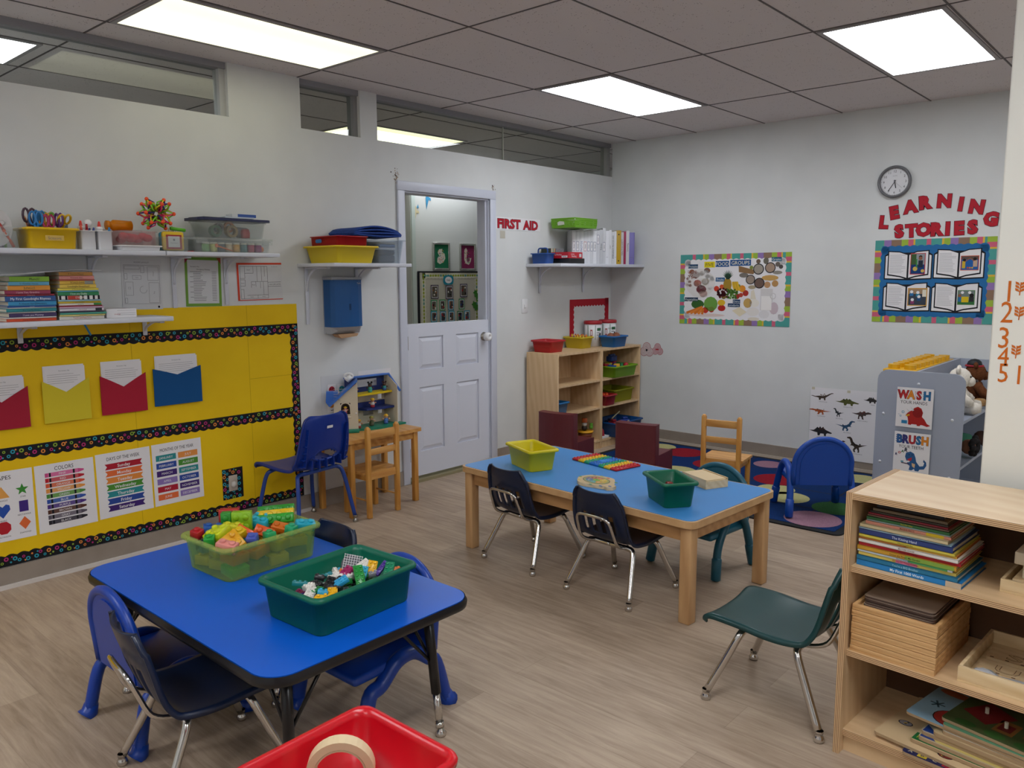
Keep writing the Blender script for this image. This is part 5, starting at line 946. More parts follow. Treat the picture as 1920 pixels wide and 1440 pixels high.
for i, (c, T, lb, ti, tc, W) in enumerate(RS):
    T *= .985; y0 = -4.889 + (0 if W > .17 else .012) + rd.random() * .004
    o = book3(lb, W, .2, T, c, (.215 + rd.uniform(-.004, .004), y0, z), 90 + rd.uniform(-1.5, 1.5), ti, tc, group=G2, tsx=.9, band={'STRIPES': ('b0301e', .22, .5), 'I Am Invited': ('1c1c24', .8, .95), 'Going Out': ('2f7a3a', .8, .98), 'ROALD DAHL': ('8a8a80', .7, .95)}.get(ti))
    if ti == 'STRIPES':
        for k in range(6): x_ = (.02, .16, .55, .68, .81, .93)[k]; MB(Matrix(((1, 0, 0, 0), (0, 0, -1, 0), (0, 1, 0, 0), (0, 0, 0, 1)))).rect(W * x_, .0, W * (x_ + .05), T, INK, .0005).obj('spine_stripe', o)
    z += T + .0004
ar = thing('drawing_pad', 'white drawing pad with red writing beside the right book stack', 'paper pad', (.2, -4.676, LZ + .0005), radians(90)); MB().box(0.008, 0, 0, .155, .16, .044, PAPER).obj('pages', ar)
q = MB(Matrix(((1, 0, 0, 0), (0, 0, -1, 0), (0, 1, 0, 0), (0, 0, 0, 1)))); lines(q, .06, .15, (.036, .022, .014), INKG, .001, .0006); q.text('drawings', .06, .018, .006, RED, .0009); q.obj('edge_print', ar)
m = MB(); n = 14
for i in range(n):
    pass
def sheet(x0, x1, ys, zs, m_):
    q = MB(); vs = []
    for y_, z_ in zip(ys, zs): vs += [(x0, y_, z_), (x1, y_, z_ + .002)]
    q.add(vs, [(2 * i, 2 * i + 1, 2 * i + 3, 2 * i + 2) for i in range(len(ys) - 1)], m_, None, True); return q
yy = [-5.30, -5.22, -5.14, -5.08, -5.0, -4.9, -4.82, -4.74, -4.69]; zt = ztop + .003
for k, lb in enumerate(('curled white paper sheets lying over both book stacks',)):
    o = sheet(.03 + .01 * k, .235 - .02 * k, [v - .03 * k for v in yy], [zt - .012, zt + .001 - .0005 * k, zt + .002 - .001 * k, zt + .003, zt + .009, zt + .019, z + .006 - .002 * k, z + .007 - .002 * k, z + .005 - .002 * k], (PAPER, PAPERG)[k]).obj('paper_sheet'); solid(o, .001); tag(o, lb, 'paper', 'loose paper on the book stacks')
# ---- shelf above the dispenser
yt = bin_('yellow_tub', 'large yellow tub on the shelf above the dispenser', (.19, -3.232, 1.5895), .34, .30, .105, mat('dcc012', .35), 0, .86, .012, .012)
rt = bin_('red_tub', 'shallow red tray stacked on the yellow tub', (.19, -3.245, 1.696), .29, .235, .058, mat('a81826', .35), 0, .95, .003, .006); item('blue_handle', MB().tube([(0, -.03, 0), (0, 0, .001), (0, .03, 0)], .012, mat('3a7ab5', .5), 8), 'blue roll showing through the grip hole of the red tray', 'roll', (.195, -3.25, 1.715), 0) if False else None
q = MB(Matrix(((1, 0, 0, 0), (0, 0, -1, 0), (0, 1, 0, 0), (0, 0, 0, 1)))); q.poly([(-.045 + .012 * cos(a) * (1 if a < 3 else 1) - (.02 if cos(a) < 0 else -.02), .028 + .012 * sin(a)) for a in [2 * pi * k / 12 for k in range(12)]], mat('2a6aa8', .5), .1205); q.obj('grip_hole', rt)
cb = bin_('clear_tub', 'clear storage tub of folded clothes on the shelf above the dispenser', (.19, -2.945, 1.5895), .30, .215, .15, CLRB, 0, .84, .01, .008)
m = MB()
for k, (c, z0, h_) in enumerate((('1c2230', .006, .048), ('232a38', .055, .03), ('c8c8cc', .086, .016), ('2a5a8a', .103, .02), ('a8a49c', .124, .014))):
    item('folded_clothes', MB().box(-.1, -.07, 0, .1, .07, h_, mat(c, .85), .014, None, 3), ('black folded trousers', 'dark grey folded sweater', 'white folded shirt', 'blue folded jeans', 'grey folded towel')[k] + ' in the clear storage tub', 'clothes', (.19, -2.945, 1.5895 + z0), k, 'folded clothes in the clear tub')
bl_ = thing('folded_blanket', 'royal blue folded blanket on the clear storage tub and red tray', 'blanket', (.19, -3.03, 1.7555), 0); BM = speck('blue_cloth', '10327c', '16408f', 60, .85)
for k in range(4):
    vs = []; fs = []; nx, ny = 6, 12
    for i in range(nx + 1):
        for j in range(ny + 1):
            u, v_ = i / nx, j / ny; e = sin(pi * v_) ** .5 * .9; vs.append((-.13 + .26 * u - .004 * k, -.19 + .37 * v_ + .006 * (k % 2), .004 + k * .013 * (.35 + .65 * e) + .026 * e * (k / 3) * (1 - v_ * .5) + .003 * sin(5 * v_ + 2 * u + k)))
    for i in range(nx):
        for j in range(ny): a = i * (ny + 1) + j; fs.append((a, a + ny + 1, a + ny + 2, a + 1))
    solid(MB().add(vs, fs, BM, None, True).obj('fold', bl_), .011, .6)
# ---- corner shelf
SZ = 1.6065
cy_ = thing('craft_caddy', 'blue handled caddy at the left end of the corner shelf', 'caddy', (.12, -1.158, SZ)); tub(MB(), .17, .115, .085, mat('144a96', .35), .88, .02, .004, .006, .008).obj('body', cy_); MB().tube(crom([(-.05, 0, .07), (-.045, 0, .12), (0, 0, .125), (.045, 0, .12), (.05, 0, .07)], 4), .006, mat('144a96', .35), 8).obj('handle', cy_)
for k, (c, x) in enumerate((('2a3430', 0), ('c8c0ac', .011), ('d0c8b8', .022), ('4a7a5a', .033), ('c8c0ac', .044), ('a87a4a', .055))): item('slim_booklet', MB().box(.0, 0, 0, .10, .009, .128, mat(c, .5)), ('dark', 'cream', 'ivory', 'green', 'beige', 'tan')[k] + ' slim booklet upright behind the blue caddy', 'booklet', (.02, -1.06 + x, SZ), 0, 'slim booklets behind the caddy')
item('grey_notebook', MB().box(-.06, -.05, 0, .05, .05, .128, speck('felt', '55565c', '8a8b90', 200, .9), .004), 'speckled grey notebook stack behind the red game box', 'notebooks', (.075, -.935, SZ))
item('black_bookend', MB().box(-.005, -.03, 0, .005, .03, .11, BLACK, .004).box(-.03, -.03, 0, .005, .03, .003, BLACK), 'black bookend between the grey notebooks and the binders', 'bookend', (.1, -.845, SZ), -30)
item('black_box', MB().box(-.09, -.10, 0, .09, .10, .043, BLACK, .003), 'flat black box under the red game box', 'box', (.245, -.972, SZ)); gb = thing('game_box', 'flat red box with white print on the black box', 'box', (.235, -.985, SZ + .0435)); MB().box(-.09, -.095, 0, .09, .095, .05, mat('b81c2c', .4)).obj('carton', gb)
q = MB(Matrix(((0, 0, 1, .0908), (1, 0, 0, 0), (0, 1, 0, .025), (0, 0, 0, 1)))); q.text('Lacing', -.04, .01, .013, PAPER, 0); q.text('Beading', -.02, -.008, .015, PAPER, 0); q.rect(.05, -.015, .08, .012, PAPERG, 0); q.obj('print', gb)
q = MB(Matrix(((1, 0, 0, 0), (0, 0, -1, -.0958), (0, 1, 0, .025), (0, 0, 0, 1)))); q.text('Lacing Beading', -.03, .006, .012, PAPER, 0, wmax=.1); q.rect(.02, -.02, .08, -.004, PAPERG, 0); q.text('ABCDE', .05, -.012, .008, INK, .0006); q.obj('print', gb)
BY = [('dcdde2', .036, 'first white binder from the left on the corner shelf'), ('d8d9de', .04, 'second white binder, beside the first'), ('dddee3', .042, 'white binder with blue writing, third from the left'), ('d5d6dc', .038, 'white binder with a red edged label'), ('d8d9df', .036, 'white binder with a blue edged label'), ('d0d1d6', .03, 'white binder with a small dark label, sixth from the left'), ('e2e3e8', .038, 'bright white binder in the middle of the row'), ('c9cad0', .034, 'greyish binder with its label near the top'), ('bfc1c6', .034, 'light grey binder with handwriting'), ('c8cacf', .032, 'slightly taller grey binder'), ('dfe0e6', .038, 'white binder right of the tallest grey one'), ('dadbe0', .03, 'white binder with a tiny black label'), ('d0d2d6', .034, 'white binder with long dark title'), ('dfe0e5', .022, 'slim white binder next to the mustard one'), ('b8941a', .048, 'mustard yellow binder among the white ones'), ('c8c8cc', .032, 'pale binder with a reddish title between mustard and crimson'), ('9a1c4a', .028, 'crimson slim binder among the white ones'), ('cfcfd4', .036, 'white binder between the crimson and lavender ones'), ('7a74b5', .058, 'lavender binder at the right end by the far wall')]
tot = sum(b[1] for b in BY); sc_ = .64 / tot; acc = 0.; bth = radians(-40)
for k, (c, T, lb) in enumerate(BY):
    T = T * sc_; hh = .30 if k != 9 else .318; hh = .282 + .014 * ((k * 7) % 3) / 2 if k != 9 else .312
    t = thing('ring_binder', lb, 'binder', (.17 + .17 * acc / .64, -.83 + .69 * acc / .64, SZ), bth, 'ring binders on the corner shelf'); m_ = mat(c, .4)
    q = MB(); q.box(-.195, .001, 0, 0, .0035, hh, m_); q.box(-.195, T - .0035, 0, 0, T - .001, hh, m_); q.box(-.0025, .001, 0, 0, T - .001, hh, m_, .001); q.obj('cover', t); MB().box(-.185, .005, .01, -.006, T - .005, hh - .012, PAPER).obj('pages', t)
    lab = MB(Matrix(((0, 0, 1, .0006), (1, 0, 0, T / 2), (0, 1, 0, 0), (0, 0, 0, 1))))
    if k in (0, 1, 3, 4, 5, 6, 7, 9): zz = .15 if k != 7 else .21; ec = {3: 'b0404a', 0: '5a5a7a'}.get(k, '3a4a7a'); lab.rect(-T * .32, zz - .04, T * .32, zz + .04, PP(ec), 0); lab.rect(-T * .26, zz - .037, T * .26, zz + .037, PAPER, .0006); lab.text('Notes', 0, zz, T * .28, INK, .0012, ang=90, wmax=.06)
    elif k in (2, 8, 12, 15, 17): lab.text({2: 'PHOTOS', 8: 'Policies', 12: 'EMERGENCY PROCEDURES', 15: 'HEALTH & SAFETY', 17: 'Licensing'}[k], 0, .15, T * .42, PP('2a3a8a' if k == 2 else '6a2a30' if k == 15 else '2a2a30'), 0, ang=90, wmax=.2)
    elif k == 14: lab.disc(0, .03, .006, INK, 0); lab.disc(0, .26, .006, INK, 0)
    elif k == 11: lab.text('A B C', 0, .15, T * .35, INK, 0, ang=90)
    else: lab.rect(-T * .3, .06, T * .3, .062, INKG, 0)
    lab.obj('spine_label', t); acc += T
gbk = thing('green_basket', 'lime green perforated basket on top of the binders', 'basket', (.17, -.80, 1.905), 0); GB = mat('6aa61c', .4)
def perf(par, Lw, Hh, M):
    q = MB(M); nx = int(Lw / .014); q.box(-Lw / 2, 0, 0, Lw / 2, .018, .003, GB); q.box(-Lw / 2, Hh - .012, 0, Lw / 2, Hh, .003, GB)
    for i in range(nx + 1): x = -Lw / 2 + Lw * i / nx; q.box(x - .004, .018, 0, x + .004, Hh - .012, .003, GB)
    for z_ in (.034, .05): q.box(-Lw / 2, z_ - .003, .0002, Lw / 2, z_ + .003, .0028, GB)
    return q.obj('side', par)
bw, bl2, bh = .24, .30, .075
perf(gbk, bl2, bh, Matrix(((0, .1, 1, bw / 2), (1, 0, 0, 0), (0, 1, 0, 0), (0, 0, 0, 1)))); perf(gbk, bl2, bh, Matrix(((0, -.1, -1, -bw / 2), (1, 0, 0, 0), (0, 1, 0, 0), (0, 0, 0, 1)))); perf(gbk, bw, bh, Matrix(((1, 0, 0, 0), (0, -.1, -1, -bl2 / 2), (0, 1, 0, 0), (0, 0, 0, 1)))); perf(gbk, bw, bh, Matrix(((1, 0, 0, 0), (0, .1, 1, bl2 / 2), (0, 1, 0, 0), (0, 0, 0, 1))))
MB().box(-bw / 2, -bl2 / 2, -.001, bw / 2, bl2 / 2, .003, GB).obj('base', gbk); MB().tube([(x, y_, bh) for x, y_ in rrect(bw + .016, bl2 + .016, .01, 2)], .005, GB, 6, closed=True).obj('rim', gbk)
MB(Matrix(((1, 0, 0, 0), (0, 0, -1, -bl2 / 2 - .012), (0, 1, 0, .04), (0, 0, 0, 1)))).poly([(-.05, -.02), (.02, -.015), (.015, .01), (-.03, .015), (-.055, .005)], mat('c9cdbd', .6), 0).obj('torn_label', gbk)
# ================================================================ birch cubby shelves in the corner
LIME = mat('8fc02a', .3, 0, .5, .42); YLIME = mat('b3b82a', .3, 0, .5, .5)
CH = .876
def cubby(y0, y1, label):
    t = thing('cubby_shelf', label, 'shelf unit', (0.028, y0, 0)); d, w_ = .332, y1 - y0
    for y_ in (0, w_ - .018): MB().box(0, y_, 0, d, y_ + .018, CH, BIRCHZ, .002).obj('side_panel', t)
    MB().box(0, .018, CH - .018, d, w_ - .018, CH, BIRCH).obj('top', t); MB().box(.0, .018, .06, .006, w_ - .018, CH - .018, BIRCH).obj('back', t)
    for z_ in (.612, .37, .078): MB().box(.006, .018, z_ - .016, d, w_ - .018, z_, BIRCH).obj('shelf', t)
    MB().box(d - .03, .018, 0, d - .012, w_ - .018, .062, BIRCH).obj('kick', t)
cubby(-1.26, -.643, 'birch cubby shelf nearer the door, mostly empty'); cubby(-.641, -.026, 'birch cubby shelf against the far wall, filled with tubs')
def stub(name, label, x, y_, z, W, L, Hh, m, rz=0, base=.84, grp='open plastic tubs'): return bin_(name, label, (x, y_, z + .0005), W, L, Hh, m, rz, base, .008, .014, .018, grp)
stub('red_tub', 'empty red tub on top of the cubby shelf, nearest the door', .148, -1.12, CH, .21, .19, .10, mat('ad1420', .35))
stub('yellow_tub', 'yellow tub of small counters on top of the cubby shelf', .118, -.66, CH, .20, .17, .10, mat('c3ae1c', .35))
stub('blue_tub', 'blue tub with two brown balls on top of the cubby shelf', .285, -.36, CH, .16, .22, .10, mat('0f63a8', .35))
rd = random.Random(21)
for k in range(22):
    c, n_ = rd.choice((('d8b020', 'yellow'), ('b02030', 'red'), ('6a2a80', 'purple'), ('d0702a', 'orange'), ('e0c040', 'pale yellow')))
    ang = k * 2.4; rr = .018 * (k ** .5) ; m = MB().ball((0, 0, 0), .0105, mat(c, .4), 7)
    item('counting_bear', m.ball((0, 0, .012), .007, mat(c, .4), 6), 'small plastic counting bear in the yellow tub', 'counter', (.118 + rr * .95 * cos(ang), -.66 + rr * .8 * sin(ang), CH + .092 + rd.random() * .012), 0, 'counting bears in the yellow tub')
for x, y_, lb in ((.285, -.315, 'brown ball at the right end of the blue tub'), (.285, -.405, 'brown ball at the left end of the blue tub')): item('brown_ball', MB().ball((0, 0, 0), .043, mat('8a5238', .6), 14, None, (1, 1, 1.4)), lb, 'ball', (x, y_, CH + .066))
for x, y_, lb, k in ((.105, -.425, 'white canister with red lid, left of the pair behind the blue tub', 0), (.098, -.185, 'white canister with red lid nearest the far wall', 1)):
    t = thing('toy_canister', lb, 'canister', (x, y_, CH + .0005), radians(-40), 'red-lidded toy canisters'); MB().lathe([(0, 0), (.072, 0), (.078, .205), (0, .205)], WHITE, 24).obj('body', t); MB().lathe([(.08, .198), (.083, .2), (.083, .222), (.078, .228), (0, .228)], mat('a8222c', .4), 24).obj('lid', t)
    q = MB()
    def wrap(u0, v0, u1, v1, m_, dr=.0008):
        n = 8; vs = []
        for i in range(n + 1):
            a = (u0 + (u1 - u0) * i / n); vs += [((.073 + v0 * .029 + dr) * cos(a), (.073 + v0 * .029 + dr) * sin(a), v0), ((.073 + v1 * .029 + dr) * cos(a), (.073 + v1 * .029 + dr) * sin(a), v1)]
        q.add(vs, [(2 * i, 2 * i + 2, 2 * i + 3, 2 * i + 1) for i in range(n)], m_)
    G_ = PP('3a6a4a')
    wrap(-.9, .06, -.82, .19, G_); wrap(.0, .06, .06, .19, G_); wrap(.25, .14, .85, .165, G_); wrap(.2, .1, .7, .106, INKG); wrap(.2, .12, .6, .126, INKG); wrap(-.55, .08, -.3, .15, PP('a03a34')); wrap(-.5, .1, -.36, .14, PAPER, .0014); wrap(.6, .06, .85, .12, INK); wrap(.64, .05, .8, .075, PP('a8704a'), .0014)
    q.obj('print', t)
    TM = Matrix(((-.0, 0, 1, .0787), (1, 0, 0, .012), (0, 1, 0, .152), (0, 0, 0, 1)))
    MB(TM).text('DISCOVERY', 0, 0, .014, G_, .0012, wmax=.06).obj('lettering', t) if k else None
stub('blue_tub', 'small blue tub on the middle shelf of the cubby nearer the door', .245, -1.155, .37, .20, .14, .10, mat('15649c', .35))
LT = stub('lime_tub', 'translucent lime tub of blocks on the top cubby shelf by the far wall', .26, -.335, .612, .30, .36, .10, LIME, 0, .9)
PC = ['b01e2c', '1f7a4a', 'd0a020', '1d4a9a', 'c02a6a', 'd8b424', '8a1a30', '2a8a4a', '1a3a8a', '3a9a40']; PN = ['red', 'green', 'amber', 'blue', 'magenta', 'yellow', 'crimson', 'mid-green', 'navy', 'light green']
SHAPES = ['cube', 'pyramid', 'ball', 'bar']
def shape(k, m_, r):
    q = MB()
    if k == 0: q.box(-r, -r, -r, r, r, r, m_, r * .15)
    elif k == 1: q.lathe([(r * 1.3, -r), (0, r * 1.2)], m_, 4, smooth=False)
    elif k == 2: q.ball((0, 0, 0), r, m_, 10)
    else: q.box(-r * 1.4, -r * .7, -r * .7, r * 1.4, r * .7, r * .7, m_, r * .1)
    return q
rd = random.Random(8)
for i in range(24):
    a, b_ = i % 3, (i // 3) % 4; lay = i // 12; k = (i * 7 + lay) % 4; ci = (i * 3 + lay) % 10
    item('toy_block', shape(k, mat(PC[ci], .4), .026), PN[ci] + ' ' + SHAPES[k] + ' shaped block in the lime tub on the cubby shelf', 'toy block', (.26 + (a - 1) * .072, -.335 + (b_ - 1.5) * .075, .612 + .032 + lay * .055), rd.uniform(0, 90), 'toy blocks in the cubby lime tub')
item('blue_toy_train', MB().box(-.03, -.06, 0, .03, .06, .05, mat('16397a', .4), .008).cyl(.0, -.03, .05, .065, .02, mat('16397a', .4)).cyl(0, .03, .05, .065, .02, mat('16397a', .4)), 'dark blue toy block with studs on top of the cubby lime tub', 'toy block', (.2, -.26, .612 + .118), 10)
stub('yellow_tub', 'translucent yellow-green tub on the middle cubby shelf by the far wall', .2, -.235, .37, .26, .30, .115, YLIME, 0, .9); stub('red_tub', 'red tub on the middle cubby shelf beside the yellow-green tub', .29, -.515, .37, .18, .16, .095, mat('9c1a26', .35))
for k in range(3): item('orange_peg', MB().ball((0, 0, 0), .018, mat('e0501c', .4), 8), 'orange ball toy in the red tub of the cubby', 'toy', (.275 + .015 * k, -.545 + .03 * k, .455), 0, 'orange ball toys')
for k in range(6): item('yellow_chain', shape((2, 0)[k % 2], mat('c0a81c', .4), .026), 'yellow toy piece low in the yellow-green tub', 'toy', (.14 + .06 * (k % 3), -.28 + .07 * (k // 3), .407), 20 * k, 'yellow toys in the yellow-green tub')
stub('blue_tub', 'large blue tub of toy cars on the bottom cubby shelf', .285, -.30, .0785, .30, .42, .13, mat('0d4580', .35), 0, .9)
def toycar(label, c, x, y_, z, rz):
    t = thing('toy_car', label, 'toy car', (x, y_, z), radians(rz), 'toy vehicles in the large blue tub'); MB().box(-.05, -.024, .012, .05, .024, .035, mat(c, .4), .008).box(-.02, -.02, .035, .03, .02, .056, mat(c, .4), .008).obj('body', t)
    for sx in (-1, 1):
        for sy in (-1, 1): MB(Matrix.Rotation(radians(90), 4, 'X')).lathe([(0, -.006), (.013, -.006), (.013, .006), (0, .006)], mat('d8c890' if c == '1d3a8a' else '202024', .5), 10, (sx * .03, .013, -sy * .028)).obj('wheel', t)
toycar('dark blue toy car on top of the large blue tub', '1d3a8a', .32, -.22, .165, 60); toycar('red toy truck in the large blue tub', '8a1a2a', .3, -.37, .16, -20); toycar('navy toy car deeper in the large blue tub', '141c3a', .22, -.3, .15, 10)
item('toy_crane', MB().tube([(0, -.06, 0), (0, .06, .05)], .006, mat('c8c09a', .5), 6), 'cream toy crane arm sticking out of the large blue tub', 'toy', (.28, -.30, .22))
item('white_grid_tray', MB().box(-.04, -.05, 0, .04, .05, .012, WHITE, .002).box(-.042, -.052, .012, .042, .052, .02, WHITE), 'white ridged plastic tray on the bottom cubby shelf', 'tray', (.315, -.565, .0785)); item('red_cone', MB().lathe([(.03, 0), (.022, .05), (.0, .075)], mat('9c2030', .4), 12), 'red plastic cone standing on the white ridged tray', 'toy', (.315, -.575, .099))
# toys on the bottom shelf of the first cubby
tb_ = thing('toy_ship', 'brown and yellow toy ship on the bottom cubby shelf', 'toy', (.29, -.78, .0785)); MB().lathe([(0, 0), (.035, .002), (.06, .05), (.062, .075), (0, .07)], mat('8a3f1c', .45), 18).obj('hull', tb_); MB().lathe([(.0, .078), (.07, .0785), (.072, .092), (.05, .094), (0, .09)], mat('d89a1c', .45), 18).obj('deck', tb_)
MB().ball((-.01, 0, .115), .026, mat('26201e', .5), 10).obj('pilot', tb_); MB().ball((-.005, -.005, .15), .022, mat('d8d4cc', .5), 10).obj('head', tb_); MB().lathe([(.03, .168), (.022, .17), (.024, .2), (0, .2)], mat('b0501c', .5), 12, (-.005, -.005, 0)).obj('hat', tb_); MB().ball((.03, .045, .12), .018, mat('5a9a2a', .5), 8).cyl(.03, .045, .13, .155, .014, mat('5a9a2a', .5)).obj('frog', tb_)
item('green_toy_tray', MB().box(-.06, -.1, 0, .06, .1, .018, mat('4a8a2c', .45), .006).box(-.06, -.1, .02, .06, .1, .032, mat('4a8a2c', .45), .006), 'green toy tray in front of the toy ship', 'toy', (.29, -.95, .0785), 4)
item('yellow_toy_truck', MB().box(-.04, -.05, .0, .04, .05, .06, mat('b8861c', .5), .01).box(-.03, .0, .06, .03, .05, .1, mat('2a4a2a', .5), .01), 'mustard and green toy truck behind the toy ship', 'toy', (.18, -.88, .0785)); item('purple_toy', MB().box(-.03, -.04, 0, .03, .04, .035, mat('3a2a60', .5), .008), 'purple toy block on the bottom cubby shelf', 'toy', (.12, -.76, .0785))
# ================================================================ grey shelf with the hygiene posters
GU = mat('9fa6b6', .4); g = thing('grey_shelf_unit', 'grey laminate double-sided shelf carrying the WASH and BRUSH posters', 'shelf unit', (2.775, -1.1, 0))
Wg = .487; Lg = 1.05
def endp(y_): return MB(Matrix(((1, 0, 0, 0), (0, 0, -1, y_), (0, 1, 0, 0), (0, 0, 0, 1)))).prism([(0, .012), (Wg, .012), (Wg, .865)] + [(Wg - .06 + .06 * cos(radians(a)), .865 + .06 * sin(radians(a))) for a in (22, 45, 68, 90)] + [(.06 + .06 * cos(radians(a)), .865 + .06 * sin(radians(a))) for a in (90, 112, 135, 158, 180)], -.018, 0, GU).obj('end_panel', g)
endp(0); endp(Lg - .018)
MB().box(.215, .018, .03, .231, Lg - .018, .925, GU).obj('divider', g)
for x0, x1, zs in ((.02, .215, (.885, .6, .32, .06)), (.231, .475, (.62, .34, .06))):
    for z_ in zs: MB().box(x0, .018, z_, x1, Lg - .018, z_ + .018, GU).obj('shelf', g)
for x, z_ in ((.235, .85), (.045, .65), (.43, .65), (.04, .345), (.435, .30)): MB(Matrix(((1, 0, 0, x), (0, 0, -1, 0), (0, 1, 0, z_), (0, 0, 0, 1)))).lathe([(.009, 0), (.007, .003), (0, .004)], mat('c9ccd4', .3), 10).obj('screw_cap', g)
def hygiene(z, label, words, cols, sub, pic):
    m = MB(); m.box(-.102, -.122, 0, .102, .122, .0008, PAPER)
    for i, (ch_, c) in enumerate(zip(words, cols)):
        x = (i - (len(words) - 1) / 2) * (.178 / len(words)); m.text(ch_, x, .08, .05, PP(c), Z, bold=.05, sx=.8); m.text(ch_, x, .08, .05, INK, Z - .0003, bold=.065, sx=.82)
        for k in range(4): m.disc(x - .02, .062 + .012 * k, .003, PP(c), Z, 5)
    m.text(sub, -.005, .033, .02, INK, Z, sx=.85); pic(m)
    tag(m.obj('hygiene_poster', M=onB(3.0, z, -1.1185)), label, 'poster', 'hygiene posters')
def p_wash(m):
    R1, R2 = PP('a8231f'), PP('8a1a1a')
    m.poly([(-.03, -.085), (-.035, -.06), (-.045, -.045), (-.03, -.025), (-.01, -.015), (0, .0), (.02, .01), (.04, .0), (.05, -.025), (.045, -.05), (.06, -.065), (.075, -.09), (.095, -.1), (.075, -.108), (.05, -.1), (.04, -.1), (.035, -.108), (.02, -.108), (.018, -.1), (-.01, -.1), (-.015, -.106), (-.03, -.104)], R1, Z); m.disc(.02, -.03, .028, R2, Z2, 14); m.poly([(-.03, -.03), (-.045, -.005), (-.024, -.022)], PAPERG, Z3); m.poly([(-.01, -.02), (-.022, .008), (0, -.014)], PAPERG, Z3); m.disc(-.028, -.045, .005, PP('d8b02a'), Z3, 8); m.poly([(-.05, -.05), (-.032, -.042), (-.032, -.055)], PP('d8a02a'), Z3)
    m.rect(-.068, -.1, -.036, -.08, PP('2f7fb0'), Z3)
    for x, y_, r in ((-.062, -.03, .009), (-.075, -.055, .006), (-.085, -.045, .003)): m.ring(x, y_, r * .5, r, PP('7fa8c0'), Z, 8)
def p_brush(m):
    B1 = PP('2d5a8c'); m.poly([(-.035, -.03), (-.03, -.005), (-.005, .005), (.015, -.005), (.025, -.03), (.03, -.055), (.05, -.08), (.07, -.075), (.075, -.055), (.068, -.05), (.07, -.035), (.085, -.05), (.088, -.07), (.075, -.095), (.05, -.1), (.045, -.112), (.025, -.112), (.02, -.1), (.005, -.112), (-.01, -.11), (-.005, -.085), (-.02, -.075), (-.022, -.065), (-.008, -.062), (-.005, -.05), (-.025, -.055)], B1, Z); m.poly([(-.022, -.045), (.005, -.03), (.002, -.05), (-.01, -.055)], PP('b8323a'), Z2); m.poly([(.005, -.065), (.025, -.07), (.022, -.095), (.008, -.085)], PP('d0b088'), Z2); m.disc(-.012, -.015, .003, INK, Z2, 6); m.disc(.005, -.015, .003, INK, Z2, 6)
    m.line([(-.055, -.07), (-.01, -.073)], .006, PP('4a3a50'), Z2); m.rect(-.058, -.066, -.042, -.058, PP('3a8aa0'), Z2)
    for ch_, x, y_, h_, c in (('R', -.085, -.02, .014, '2a2a60'), ('O', -.068, -.008, .014, 'b8323a'), ('A', -.05, .002, .016, '3a6a3a'), ('R', -.03, .012, .022, '2a2a40')): m.text(ch_, x, y_, h_, PP(c), Z, bold=.04, ang=-8)
hygiene(.705, 'WASH YOUR HANDS poster with a red horned dinosaur on the grey shelf', 'WASH', ('b02a2c', 'd8862c', 'b02a2c', '2a6a9c'), 'YOUR HANDS', p_wash); hygiene(.43, 'BRUSH YOUR TEETH poster with a blue dinosaur on the grey shelf', 'BRUSH', ('2a5a94', '3a3a78', 'b03038', '2f6a9c', 'd8862c'), 'YOUR TEETH', p_brush)
bp = thing('brick_baseplate', 'large yellow studded building plate on top of the grey shelf', 'building plate', (2.79, -1.06, .9035)); YB = mat('d9a40c', .35); MB().box(0, 0, 0, .19, .92, .022, YB, .003).obj('plate', bp)
for i in range(9):
    for j in range(2): MB().cyl(.048 + .095 * j, .055 + .1 * i, .022, .05, .034, YB, None, 16).obj('stud', bp)
item('toy_hand', MB().ball((0, 0, 0), .022, mat('a86a48', .6), 8, None, (1, 1.3, .7)), 'small brown toy lying on the yellow building plate', 'toy', (2.845, -.955, .938)) if False else None
def plush(label, x, y_, z, c, rz, s, hat=None, c2=None):
    t = thing('plush_bear', label, 'plush toy', (x, y_, z), radians(rz)); m = speck('plush_' + c, c, c2 or c, 90, .95, .6, .1); ms = mat('c8a070' if c == '5a3420' else 'd8d4c8', .9)
    MB().ball((0, 0, .1 * s), .09 * s, m, 14, None, (1, .85, 1.1)).obj('body', t); h_ = MB().ball((0, .01 * s, .235 * s), .075 * s, m, 14).ball((0, .075 * s, .215 * s), .036 * s, m, 10); h_.obj('head', t)
    for sx in (-1, 1): MB().ball((sx * .062 * s, 0, .295 * s), .028 * s, m, 10, None, (1, .6, 1)).obj('ear', t); MB().tube(crom([(sx * .07 * s, .01 * s, .15 * s), (sx * .11 * s, .05 * s, .1 * s), (sx * .1 * s, .09 * s, .07 * s)], 4), [.034 * s] * 5 + [.036 * s] * 2 + [.03 * s] * 2, m, 10).obj('arm', t); MB().tube([(sx * .05 * s, .03 * s, .04 * s), (sx * .08 * s, .12 * s, .04 * s), (sx * .085 * s, .15 * s, .045 * s)], [.045 * s, .042 * s, .03 * s], m, 10).obj('leg', t); MB().ball((sx * .025 * s, .075 * s, .25 * s), .008 * s, mat('101010', .2), 8).obj('eye', t)
    MB().ball((0, .112 * s, .222 * s), .011 * s, mat('2a1a14', .3), 8).obj('nose', t)
    if hat: MB().ball((0, .0, .3 * s), .052 * s, mat('14141a', .6), 12, None, (1, 1, .8)).tube([(.058 * s * cos(a * .524), .058 * s * sin(a * .524), .288 * s) for a in range(12)], .008 * s, mat('a81c2c', .6), 6, closed=True).obj('cap', t)
    return t
plush('brown plush bear with a black cap on the upper grey shelf', 3.135, -.27, .646, '5a3420', -70, .88, True, '6d4228'); plush('white plush bear leaning behind the grey end panel', 3.135, -.70, .646, 'd8d0c4', -80, .9, None, 'e4ddd2')
